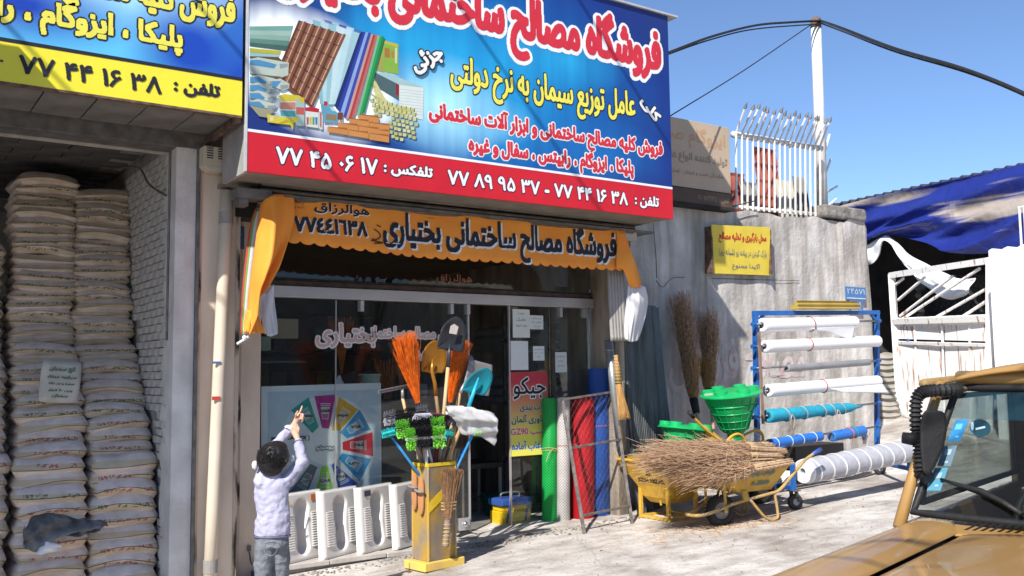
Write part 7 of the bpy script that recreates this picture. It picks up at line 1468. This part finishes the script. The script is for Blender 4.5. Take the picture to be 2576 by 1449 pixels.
# ================= yellow pickup =================
FWD=V3((math.sin(R_(34.7)),math.cos(R_(34.7)),0)); RT=V3((FWD[1],-FWD[0],0)); Oc=V3(aD(2300,1300,2.9)); ra=FWD*.766+RT*.643; la=-FWD*.643+RT*.766
def cp(a,b,z): return Oc*V3((1,1,0))+ra*a+la*b+V3((0,0,z))
CAR=thing('pickup_truck','ochre yellow pickup truck parked at the lower right, bonnet and windscreen in view','pickup',cp(.5,.75,-.1))
ochre=mat('ochre_car_paint',(.40,.23,.075),(.30,.17,.055),sc=2.2,rough=.38,bump=.04,coat=.35,detail=6,thr=(.25,.7)); rub=mat('black_window_rubber',(.02,.02,.02),sc=8,rough=.55); inner=mat('cab_interior',(.045,.045,.05),sc=5,rough=.8); trimg=mat('worn_edge_paint',(.30,.19,.08),sc=9,rough=.6)
def cgrid(f,na,nb): return [[f(i/na,j/nb) for j in range(nb+1)] for i in range(na+1)]
W=1.50
# bonnet
def bon(u,v): a=-1.62+(1.62-.125)*u; s=.1515; b=s+(W-2*s)*v; z=1.128+.030*(1-(2*v-1)**2)-.05*max(0,(.28-u)/.28)**2-.016*math.exp(-((v-.04)/.03)**2)*0; e=min(v,1-v); z-=.014*max(0,1-e/.02)+.010*math.exp(-((e-.16)/.02)**2)*0; return cp(a,b,z)
q=MB(); q.grid(cgrid(bon,24,60)); q.build('bonnet',ochre,CAR,smooth=True,solid=.004)
def fen(side):
    def f(u,v):
        a=-1.62+1.62*u; s=.150
        pr=[(s,1.128),(s*.75,1.146),(s*.45,1.150),(s*.15,1.147),(-.02,1.130),(-.045,1.08),(-.05,.98),(-.055,.85),(-.05,.72)]
        t=v*(len(pr)-1); i=min(int(t),len(pr)-2); k=t-i; b=pr[i][0]*(1-k)+pr[i+1][0]*k; z=pr[i][1]*(1-k)+pr[i+1][1]*k; z-=.05*max(0,(.28-u)/.28)**2
        if z<.95:
            d=math.hypot(a+.85,z-.36) 
        return cp(a,b if side==0 else W-b,z)
    return f
for sd in (0,1): q=MB(); q.grid(cgrid(fen(sd),24,24)); q.build('fender',ochre,CAR,smooth=True,solid=.004)
q=MB()
for i in range(24):
    u0=-1.62+1.62*i/24; u1=u0+1.62/24
    for b in (-.05,W+.05):
        def lowz(a): d=.42**2-(a+.85)**2; return max(.42,.36+math.sqrt(d)) if d>0 else .42
        q.add([cp(u0,b,lowz(u0)),cp(u1,b,lowz(u1)),cp(u1,b,.73),cp(u0,b,.73)],[(0,1,2,3)])
q.build('lower_fender',ochre,CAR,solid=.006)
q=MB(); q.prism([cp(-1.60,.02,.40),cp(-1.60,W-.02,.40),cp(-1.60,W-.02,1.05),cp(-1.60,.02,1.05)],-ra*.05); gr=q.build('front_panel',ochre,CAR,bevel=.01)
q=MB(); q.prism([cp(-1.66,.38,.72),cp(-1.66,W-.38,.72),cp(-1.66,W-.38,.95),cp(-1.66,.38,.95)],-ra*.02); q.build('grille',rub,CAR)
for b in (.2,W-.2): q=MB(); q.lathe(cp(-1.655,b,.84),[(.10,0),(.095,.03),(.05,.045)],-ra,24); q.build('headlight',mat('lamp_glass',(.7,.7,.72),sc=4,rough=.1),CAR,smooth=True)
q=MB(); q.bar(cp(-1.75,-.05,.50),cp(-1.75,W+.05,.50),.08,.12); q.build('bumper',steelg,CAR,bevel=.01)
q=MB(); q.bar(cp(-1.5,W/2,.42),cp(3.7,W/2,.42),1.1,.12); q.build('chassis',rub,CAR)
# cowl with vents and lower screen surround
def cow(u,v): a=-.118+.128*u; b=-.0+W*v; return cp(a-.07*(1-(2*v-1)**2)*u*0-.05*(4*v*(1-v))*.6,b,1.118+.020*(4*v*(1-v))+.022*u)
q=MB(); q.grid(cgrid(cow,6,50)); q.build('cowl',ochre,CAR,smooth=True,solid=.004)
for i in range(26):
    b=.17+.022*i if i<26 else 0
    q=MB(); v=b/W; q.bar(cp(-.085-.03*4*v*(1-v),b,1.1415+.020*(4*v*(1-v))-.0+.004),cp(-.045-.03*4*v*(1-v),b+.012,1.146+.020*(4*v*(1-v))+.004),.009,.003); q.build('vent_slot',rub,CAR)
q=MB(); q.grid(cgrid(lambda u,v: cp(-1.58+1.6*u,.02+(W-.04)*v,1.085),4,6)); q.build('engine_bay_cover',rub,CAR,solid=.01)
# windscreen
def ws(u,v,off=0): # u 0 bottom..1 top, v across
    b=.07*u+(W-.14*u)*v+ (0); curve=.10*4*v*(1-v); a=.275*u-curve+.0-off; return cp(a,b+.02*(1-u) if False else b,1.165+.370*u)
q=MB(); q.grid(cgrid(ws,8,30)); wsg=glassmat('windscreen_glass',tint=(.52,.57,.56),refl=1.0,dirt=.02); q.build('windscreen',wsg,CAR,smooth=True)
q=MB(); edge=[ws(0,v/30,.006) for v in range(31)]+[ws(u/8,1,.006) for u in range(1,9)]+[ws(1,1-v/30,.006) for v in range(1,31)]+[ws(1-u/8,0,.006) for u in range(1,8)]; q.tube(edge,.0115,8,closed=True); q.build('windscreen_rubber',rub,CAR,smooth=True)
tint=bpy.data.materials.new('blue_tint_band'); tint.use_nodes=True; tint.node_tree.nodes['Principled BSDF'].inputs[0].default_value=(.01,.25,.42,1); tint.node_tree.nodes['Principled BSDF'].inputs['Alpha'].default_value=.45
nt=tint.node_tree; no=nt.nodes.new('ShaderNodeTexNoise'); mr=nt.nodes.new('ShaderNodeMapRange'); mr.inputs[3].default_value=.22; mr.inputs[4].default_value=.32; nt.links.new(no.outputs[0],mr.inputs[0]); nt.links.new(mr.outputs[0],nt.nodes['Principled BSDF'].inputs['Alpha'])
q=MB(); q.grid(cgrid(lambda u,v: ws(.74+.26*u,v,-.004),3,30)); q.build('tint_band',tint,CAR,smooth=True)
def onw(px,py,off=.004):
    d=ray(px,py); best=None
    # march to the glass: solve using plane through three points of the lower left part
    p0,p1,p2=ws(0,.0),ws(1,.0),ws(.5,.2); n=nrm(np.cross(p1-p0,p2-p0)); t=(p0-CAM).dot(n)/d.dot(n); p=CAM+d*t; return p+n*off*(1 if n.dot(CAM-p)<0 else 1)*(-1 if n.dot(CAM-p)<0 else 1)
stb=flat('sticker_blue_bright',(.03,.22,.48)); stg=flat('sticker_grey_blue',(.12,.20,.25)); stc=flat('sticker_cyan',(.08,.27,.38))
def c8(x,y): return (1878.3+.3982*x,872+.3982*y)
for pts,m_ in (([(1325,468),(1405,462),(1350,600),(1270,600)],stb),([(1250,632),(1332,627),(1290,758),(1205,755)],stg),([(1190,772),(1274,768),(1227,912),(1140,912)],stc)):
    q=MB(); q.prism([onw(*c8(*p),.002) for p in pts],V3((0,0,.001))); s0_=q.build('windscreen_sticker',m_,CAR)
    cx=sum(p[0] for p in pts)/4; cy_=sum(p[1] for p in pts)/4; q=MB(); q.poly([onw(*c8(cx-15,cy_+35),.004),onw(*c8(cx+8,cy_+33),.004),onw(*c8(cx+4,cy_+48),.004),onw(*c8(cx-18,cy_+48),.004)]); q.poly([onw(*c8(cx-10,cy_-40),.004),onw(*c8(cx+34,cy_-42),.004),onw(*c8(cx+20,cy_-5),.004),onw(*c8(cx-22,cy_-3),.004)]); q.build('sticker_print',flat('sticker_print',(.30,.42,.50)) if m_ is not stb else flat('sticker_print_b',(.12,.45,.75)),CAR,normals=False)
q=MB(); q.poly([onw(*c8(1478+67*math.cos(t)+6*math.sin(t),517+56*math.sin(t)),.003) for t in np.linspace(0,6.28,28)[:-1]]); q.build('round_sticker',flat('sticker_round',(.025,.14,.22)),CAR,normals=False)
q=MB(); q.poly([onw(*c8(1450+x,515+y),.005) for x,y in ((0,5),(60,-8),(62,4),(2,18))]); q.poly([onw(*c8(1430+10*math.cos(t),508+28*math.sin(t)),.005) for t in np.linspace(0,6.28,12)[:-1]]); q.build('sticker_print',flat('sticker_print_w',(.35,.5,.55)),CAR,normals=False)
# roof, pillars, doors, cab back
def roof(u,v):
    e=abs(2*v-1); b=.03*(1-u)-.01+(W+.02-.06*(1-u))*v; a=.24+1.25*u-.09*4*v*(1-v)*(1-u); z=1.535+.075*(1-e**4)*(min(1,(u+.05)/.10)**.5)*(1 if u<.92 else 1-(u-.92)*2)+.012; return cp(a,b,z)
q=MB(); q.grid(cgrid(roof,26,44)); q.build('roof',ochre,CAR,smooth=True,solid=.012)
q=MB(); q.tube([ws(1,v/20,-.012)+V3((0,0,.030)) for v in range(21)],.024,8); q.build('roof_lip',ochre,CAR,smooth=True)
q=MB(); q.tube([cp(.22,-.02,1.548),cp(.8,-.025,1.56),cp(1.47,-.02,1.55)],.016,8); q.build('rain_gutter',trimg,CAR,smooth=True)
for sd,b0 in ((0,-.012),(1,W+.012)):
    q=MB(); q.tube([cp(-.04,b0-(.022 if sd==0 else -.022),1.12),cp(.09,b0+(.006 if sd==0 else -.006),1.33),cp(.235,b0+(.04 if sd==0 else -.04),1.55)],[.019,.016,.016],8); q.build('windscreen_pillar',ochre,CAR,smooth=True)
    q=MB(); q.bar(cp(1.42,b0,1.1),cp(1.42,b0,1.56),.09,.03); q.build('rear_pillar',ochre,CAR,bevel=.006)
    q=MB(); q.prism([cp(0,b0,.42),cp(1.45,b0,.42),cp(1.45,b0,1.13),cp(0,b0,1.13)],la*(-.03 if sd==0 else .03)*1); dr=q.build('door',ochre,CAR,bevel=.01)
    q=MB(); q.bar(cp(1.15,b0+(-.04 if sd==0 else .04),1.0),cp(1.32,b0+(-.04 if sd==0 else .04),1.0),.02,.02); q.build('door_handle',steelg,dr)
    q=MB(); q.tube([cp(.12,b0,1.18),cp(.30,b0,1.50),cp(1.34,b0,1.50),cp(1.36,b0,1.17)],.011,6,closed=True); q.build('window_rubber',rub,CAR)
    q=MB(); q.prism([cp(.13,b0,1.18),cp(1.35,b0,1.17),cp(1.33,b0,1.50),cp(.30,b0,1.50)],la*.003); q.build('side_window',glassmat('side_glass',tint=(.8,.85,.84),refl=1),CAR)
q=MB(); q.prism([cp(1.45,.0,.5),cp(1.45,W,.5),cp(1.45,W,1.15),cp(1.45,0,1.15)],ra*.03); q.build('cab_back',ochre,CAR)
for b in (.0,W-.16): q=MB(); q.prism([cp(1.45,b,1.15),cp(1.45,b+.16,1.15),cp(1.45,b+.16,1.54),cp(1.45,b,1.54)],ra*.03); q.build('cab_back_post',ochre,CAR)
q=MB(); q.grid(cgrid(lambda u,v: cp(.0+.34*u,.02+(W-.04)*v,1.10+.035*math.sin(3.1*u)-.03*u),6,10)); q.build('dashboard',inner,CAR,smooth=True,solid=.01)
q=MB(); q.grid(cgrid(lambda u,v: cp(.34,.02+(W-.04)*v,1.08-.4*u),2,4)); q.grid(cgrid(lambda u,v: cp(.0+1.44*u,.0+W*v,.62),4,4)); q.build('cab_floor',inner,CAR)
for b in (.12,.85): q=MB(); q.obox(cp(1.0,b+.25,.80),ra*.28,la*.25,(0,0,.09)); q.obox(cp(1.28,b+.25,1.06),ra*.06,la*.24,(0,0,.25)); q.build('seat',inner,CAR,bevel=.03)
q=MB(); c0=cp(.42,.38,1.12); uu=nrm(la); vv=nrm(V3((0,0,1))*.8+ra*.6) ; q.tube([c0+(uu*math.cos(t)+vv*math.sin(t))*.19 for t in np.linspace(0,6.28,33)[:-1]],.012,6,closed=True); q.tube([c0-uu*.18,c0+uu*.18],.012,6); q.tube([c0,cp(.2,.38,1.0)],.02,6); q.build('steering_wheel',rub,CAR,smooth=True)
# wiper
q=MB(); q.tube([onw(*c8(1238,850),.012),onw(*c8(1330,888),.018),onw(*c8(1500,938),.022),onw(*c8(1640,1010),.022),onw(*c8(1755,1082),.02)],[.004,.006,.009,.008,.008],6); q.build('wiper_arm',rub,CAR,smooth=True)
q=MB(); q.bar(onw(*c8(1236,846),.008),onw(*c8(1640,1000),.008),.010,.006); q.build('wiper_blade',rub,CAR)
# mirror with ribbed hose wrapped bracket
def m8(x,y,D): return V3(aD(*c8(x,y),D))
q=MB(); path=crom([m8(1345,266,3.03),m8(1290,272,3.02),m8(1180,278,3.0),m8(1110,288,2.99),m8(1075,330,2.985),m8(1068,420,2.98),m8(1072,520,2.97),m8(1080,580,2.96)],10); rs=[.0175+.0045*math.sin(i*2.1) for i in range(len(path))]; q.tube(path,rs,12); q.build('ribbed_mirror_arm',blk,CAR,smooth=False)
q=MB(); path=crom([m8(1095,575,2.95),m8(1098,650,2.94),m8(1100,720,2.93),m8(1110,800,2.92),m8(1150,830,2.9)],9); q.tube(path,[.020+.005*math.sin(i*2.1) for i in range(len(path))],12); q.build('ribbed_mirror_arm',blk,CAR,smooth=False)
q=MB(); q.tube([m8(985,575,2.96),m8(1090,590,2.95)],[.018,.022],10); q.build('bracket_stub',blk,CAR,smooth=True)
q=MB(); q.tube([m8(1345,266,3.03),m8(1375,268,3.06)],.010,8); q.build('bracket_bolt',rust,CAR)
q=MB(); prof=[(1130,398),(1160,392),(1235,408),(1262,430),(1268,520),(1245,640),(1190,760),(1150,820),(1112,800),(1096,640),(1094,500),(1108,430)]; front_=[m8(x,y,2.88) for x,y in prof]; q.prism(front_,m8(1150,600,2.95)-m8(1150,600,2.88)); q.build('mirror_housing',blk,CAR,bevel=.012)
# bed and wheels
q=MB()
for (a,b_) in ((cp(1.6,-.05,.85),cp(3.8,-.05,.85)),(cp(1.6,W+.05,.85),cp(3.8,W+.05,.85)),(cp(1.6,-.05,.85),cp(1.6,W+.05,.85)),(cp(3.8,-.05,.85),cp(3.8,W+.05,.85))): q.bar(a,b_,.04,.45)
q.bar(cp(1.6,W/2,.64),cp(3.8,W/2,.64),W,.04); q.build('load_bed',ochre,CAR)
for a in (-.85,2.8):
    for b in (.05,W-.05): wheel(CAR,cp(a,b,.24),.33,.19,tuple(la))
# ================= boy =================
SKc=(.62,.36,.25)
def skinmat(n,c):
    m=mat(n,c,tuple(x*.9 for x in c),sc=14,rough=.5,bump=.04); m.node_tree.nodes['Principled BSDF'].inputs['Subsurface Weight'].default_value=.12; m.node_tree.nodes['Principled BSDF'].inputs['Subsurface Radius'].default_value=(.01,.004,.002); return m
skin=skinmat('skin',SKc); swt=mat('lavender_ribbed_knit',(.42,.41,.53),(.37,.36,.47),sc=6,rough=.9,bump=.25,bsc=60,wave=(42,'X',.13,.8)); jn=mat('grey_denim',(.20,.21,.235),(.13,.14,.16),sc=7,rough=.85,bump=.3,bsc=90); hairm=mat('black_hair',(.018,.015,.014),(.009,.008,.008),sc=20,rough=.45,bump=.3,stretch=(1,1,.3))
def D_(x,y,d): return V3(aD(x,y,d))
BOY=thing('person','small boy in lavender ribbed sweater and grey jeans pointing up at the shop window','person',(D_(688,1400,6.5)[0],D_(688,1400,6.5)[1],gz(2.37)))
def blob(parts,name,m,parent,vox=.007,smooth_it=6,disp=None):
    q=MB()
    for p in parts:
        if p[0]=='t': q.tube(p[1],p[2],14); q.sphere(p[1][0],p[2][0] if hasattr(p[2],'__len__') else p[2],12); q.sphere(p[1][-1],p[2][-1] if hasattr(p[2],'__len__') else p[2],12)
        elif p[0]=='s': q.sphere(p[1],p[2],16)
        elif p[0]=='l': # elliptical loft: list of (centre, halfwidth along RT, half depth along FWD)
            n=24; rows=[[c+RT*w*math.cos(a)+FWD*d*math.sin(a) for a in np.linspace(0,2*math.pi,n+1)[:-1]] for c,w,d in p[1]]; k=len(q.v); q.v+=[tuple(map(float,v)) for r in rows for v in r]; f=[]
            for i in range(len(rows)-1):
                for j in range(n): f.append((k+i*n+j,k+i*n+(j+1)%n,k+(i+1)*n+(j+1)%n,k+(i+1)*n+j))
            f+=[tuple(k+j for j in range(n))[::-1],tuple(k+(len(rows)-1)*n+j for j in range(n))]; q.f+=f; q.m+=[0]*len(f)
    o=q.build(name,m,parent,smooth=True); md=o.modifiers.new('r','REMESH'); md.mode='VOXEL'; md.voxel_size=vox; md.use_smooth_shade=True
    s=o.modifiers.new('s','SMOOTH'); s.iterations=smooth_it; s.factor=.5
    if disp:
        tx=bpy.data.textures.new(name+'_tex','CLOUDS'); tx.noise_scale=disp[0]; tx.noise_depth=1; d=o.modifiers.new('d','DISPLACE'); d.texture=tx; d.strength=disp[1]; d.mid_level=.5; d.texture_coords='LOCAL'
    return o
dB=6.5
hd=D_(691,1150,6.50)
feet=gz(2.37)
kneeL=D_(662,1462,6.46);kneeR=D_(706,1465,6.54); ankL=V3((kneeL[0]-.01,kneeL[1]+.02,feet+.07)); ankR=V3((kneeR[0]+.01,kneeR[1]+.03,feet+.07))
shL,elL,wrL=D_(656,1212,6.47),D_(676,1142,6.66),D_(741,1066,6.78)
shR,elR,wrR=D_(722,1208,6.52),D_(762,1160,6.60),D_(749,1106,6.68)
# hands
pL=D_(750,1049,6.80); tipI=D_(760,1022,6.82)
fing=[]
def finger(a,b_,c,r): return ('t',[a,b_,c],[r,r*.92,r*.8])
hL=[('t',[wrL,L_(wrL,pL,.5),pL],[.019,.021,.022]),('s',pL+V3((0,0,.004)),(.021,.014,.024)),
    finger(pL+V3((.0,0,.015)),D_(756,1034,6.80),tipI,.0078),
    finger(D_(754,1042,6.79),D_(763,1042,6.77),D_(761,1051,6.75),.0078),finger(D_(755,1047,6.79),D_(765,1048,6.77),D_(761,1056,6.75),.0076),finger(D_(754,1053,6.79),D_(764,1054,6.77),D_(759,1061,6.76),.0070),
    finger(D_(744,1053,6.78),D_(744,1043,6.76),D_(749,1034,6.76),.0082)]
pR=D_(743,1090,6.72)
hR=[('t',[wrR,L_(wrR,pR,.5),pR],[.019,.022,.023]),('s',pR,(.022,.016,.026)),
    finger(D_(740,1084,6.72),D_(737,1076,6.74),D_(739,1067,6.76),.0078),finger(D_(743,1082,6.73),D_(743,1073,6.75),D_(745,1066,6.77),.0078),finger(D_(747,1083,6.73),D_(748,1076,6.75),D_(749,1069,6.77),.0075),finger(D_(750,1087,6.72),D_(752,1081,6.74),D_(752,1075,6.75),.0068),
    finger(D_(737,1093,6.71),D_(733,1084,6.71),D_(734,1077,6.73),.0082)]
face=FWD*.82+RT*.5+V3((0,0,.35)); face=nrm(face); upv=nrm(V3((0,0,1))-face*face[2]); sidev=np.cross(face,upv)
body=[('s',hd,(.088,.094,.100)),('s',hd+face*.03-upv*.035,(.066,.066,.066)),('s',hd+face*.088-upv*.012,(.012,.012,.014)),('s',hd+face*.078-upv*.05,(.022,.018,.010)),
      ('s',hd+sidev*.088-upv*.012,(.012,.018,.026)),('s',hd-sidev*.088-upv*.012,(.012,.018,.026)),
      ('t',[hd-V3((0,0,.06)),D_(688,1205,6.5)],[.045,.05]),('l',[(D_(686,1330,6.5),.085,.06),(D_(686,1300,6.5),.09,.062),(D_(686,1250,6.5),.10,.065),(D_(687,1212,6.5),.10,.055),(D_(688,1200,6.5),.05,.04)]),
      ('t',[shL,elL,wrL],[.035,.028,.019]),('t',[shR,elR,wrR],[.035,.028,.019]),('t',[D_(684,1330,6.5),D_(666,1385,6.47),kneeL,ankL],[.05,.045,.036,.03]),('t',[D_(684,1330,6.5),D_(702,1385,6.53),kneeR,ankR],[.05,.045,.036,.03])]+hL+hR
blob(body,'body',skin,BOY,vox=.0042,smooth_it=3)
hr=MB(); 
ob=blob([('s',hd+V3((0,0,.010))-face*.012,(.108,.110,.100)),('s',hd-face*.045-upv*.03,(.088,.08,.085)),('s',hd+face*.04+upv*.05,(.07,.075,.05)),('s',hd-face*.03-upv*.07+V3((0,0,0)),(.058,.052,.04))],'hair',hairm,BOY,vox=.005,smooth_it=4,disp=(.012,.006))
q=MB(); rg=random.Random(3)
cc_=hd-face*.02+V3((0,0,.01))
for i in range(1500):
    v=V3((rg.gauss(0,1),rg.gauss(0,1),rg.gauss(0,1))); v=nrm(v)
    if v.dot(face)>.55 or (v.dot(face)>.2 and v[2]<-.2) or v[2]<-.8: continue
    p=cc_+v*V3((.106,.108,.100))*.98; sw=nrm(np.cross(v,(.2,.1,1)))*.6+V3((0,0,-.9))+V3((rg.gauss(0,.25),rg.gauss(0,.25),rg.gauss(0,.2))); sw=nrm(sw-v*v.dot(sw)*.85); q.tube([p-v*.003,p+sw*.016+v*.001,p+sw*.032-v*.003],[.0016,.0012,.0005],3,cap=False)
q.build('hair_strands',hairm,BOY,kind='stuff')
sweat=[('l',[(D_(684,1346,6.5),.122,.085),(D_(685,1325,6.5),.120,.086),(D_(688,1295,6.5),.112,.082),(D_(684,1262,6.5),.113,.08),(D_(683,1232,6.5),.120,.078),(D_(684,1212,6.5),.112,.068),(D_(687,1200,6.5),.075,.055),(D_(688,1192,6.5),.055,.052)]),
  ('t',[shL+V3((0,0,-.005)),L_(shL,elL,.5),elL,L_(elL,wrL,.45),L_(elL,wrL,.74)],[.050,.045,.042,.038,.034]),
  ('t',[shR+V3((0,0,-.005)),L_(shR,elR,.5),elR,L_(elR,wrR,.5),L_(elR,wrR,.86)],[.050,.046,.043,.038,.032])]
so_=blob(sweat,'sweater',swt,BOY,vox=.007,smooth_it=5,disp=(.05,.020))
q=MB(); dk_=mat('navy_knit_edge',(.12,.11,.2),sc=9,rough=.9)
for (c,rr,ax_) in ((L_(elR,wrR,.88),.034,nrm(wrR-elR)),(L_(elL,wrL,.76),.035,nrm(wrL-elL))):
    u=nrm(np.cross((0,1,0),ax_)); v=np.cross(ax_,u); q.tube([c+(u*math.cos(t)+v*math.sin(t))*rr for t in np.linspace(0,6.28,25)[:-1]],.004,5,closed=True)
q.tube([D_(684,1348,6.5)+RT*.124*math.cos(t)+FWD*.087*math.sin(t) for t in np.linspace(0,6.28,37)[:-1]],.005,5,closed=True); q.build('knit_edging',dk_,so_)
fz=mat('white_fluff',(.85,.85,.87),sc=20,rough=.95,bump=.6,bsc=50)
for c,r in ((D_(641,1170,6.46),(.020,.022,.030)),(D_(735,1154,6.56),(.014,.018,.024))): q=MB(); q.sphere(c,r,14); q.build('white_pompom',fz,so_,smooth=True)
q=MB(); G=sheet([[D_(716,1073,6.74),D_(724,1069,6.74),D_(734,1070,6.76),D_(742,1072,6.77)],[D_(719,1078,6.73),D_(727,1078,6.73),D_(736,1079,6.74),D_(743,1080,6.76)]],6,wob=.003); q.grid(G); q.build('white_cuff',fz,so_,smooth=True,solid=.006)
jeans=[('l',[(D_(684,1375,6.5),.115,.092),(D_(684,1352,6.5),.112,.085),(D_(684,1340,6.5),.108,.08)]),('t',[D_(664,1378,6.47),D_(662,1420,6.465),kneeL,V3((ankL[0],ankL[1],ankL[2]-.0))],[.066,.062,.052,.045]),('t',[D_(704,1378,6.53),D_(705,1420,6.535),kneeR,ankR],[.066,.062,.052,.045])]
jo=blob(jeans,'jeans',jn,BOY,vox=.007,smooth_it=5,disp=(.045,.018))
q=MB()
for dx in (0,): q.tube(crom([D_(x,y,6.405) for x,y in ((664,1364),(665,1384),(670,1394),(681,1398),(690,1394),(697,1383),(698,1362),(681,1361),(664,1364))],4),.0016,4); q.tube([D_(667,1380,6.404),D_(681,1372,6.402),D_(696,1379,6.404)],.0013,4)
q.build('pocket_stitching',mat('denim_stitch',(.32,.33,.36),(.24,.25,.28),sc=9,rough=.85),jo)
for c in (ankL,ankR): q=MB(); q.obox(V3((c[0],c[1],feet+.035))+face*V3((1,1,0))*.03,nrm(face*V3((1,1,0)))*.085,np.cross((0,0,1),nrm(face*V3((1,1,0))))*.038,(0,0,.035)); q.build('shoe',whc,BOY,bevel=.02)
# ================= loose bits on the ground =================
rg=random.Random(77); gr=mat('grit',(.40,.37,.33),(.2,.18,.16),sc=30,rough=.9)
q=MB()
for i in range(900):
    if i<450: x=rg.uniform(2.8,7.2); y=-.55-abs(rg.gauss(0,.12))
    elif i<650: x=rg.uniform(7.1,12.6); y=.40-abs(rg.gauss(0,.2))
    else: x=rg.uniform(3,11); y=rg.uniform(-3.2,-.6)
    s=rg.uniform(.002,.008) if i>650 else rg.uniform(.003,.013); q.obox((x,y,gz(x)+s*.6),(s*rg.uniform(.6,1.3),s*.3,0),(-s*.2,s*rg.uniform(.6,1.2),0),(0,0,s*.6))
o=q.build('grit',gr); o['kind']='stuff'; o['label']='small grit and pebbles scattered along the foot of the ledge and wall'
q=MB()
for i in range(260):
    x=7.1+rg.gauss(.1,.55); y=-1.65+rg.gauss(0,.22); a=rg.uniform(0,3.14); l=rg.uniform(.02,.11); z=gz(x)+.006; d=V3((math.cos(a)*l,math.sin(a)*l,0)); p=V3((x,y,z)); q.tube([p-d,p+V3((0,0,.006))+V3((-d[1],d[0],0))*.2,p+d],[.0022,.002,.001],3,cap=False)
o=q.build('fallen_twigs',tw2); o['kind']='stuff'; o['label']='broken twigs fallen on the pavement around the wheelbarrow wheel'
rgs=[(1,(9.6,-2.3)),(2,(8.8,-2.7)),(3,(6.9,-1.9)),(4,(5.6,-1.7)),(5,(9.0,-2.0))]
leafm=mat('dry_leaf',(.22,.14,.07),sc=20,rough=.8)
for i,(k,(x,y)) in enumerate(rgs):
    q=MB(); q.add([(x-.02,y,gz(x)+.008),(x,y-.012,gz(x)+.012),(x+.022,y,gz(x)+.009),(x,y+.012,gz(x)+.016)],[(0,1,2),(0,2,3)]); o=q.build('dry_leaf',leafm,loc=(x,y,gz(x)+.008),solid=.001); tag(o,['small dry leaf right of the wheelbarrow legs','small dry leaf near the pickup bonnet','small dry leaf in front of the mortar hopper','small dry leaf right of the tool bin base','small dry leaf below the grey cloth roll'][i],'leaf')
# electrical wire drooping along the rack foot and hook sign V on the wall
q=MB(); 
for pts in ([(2168,1083),(2172,1106)],[(2180,1083),(2174,1106)]): a=aY(*pts[0],.44);c=aY(*pts[1],.44); q.bar(a,c,.03,.01)
o=q.build('painted_mark',flat('navy_paint',(.03,.04,.10)),loc=aY(2172,1106,.44)); tag(o,'dark blue painted V mark low on the concrete wall','wall mark')
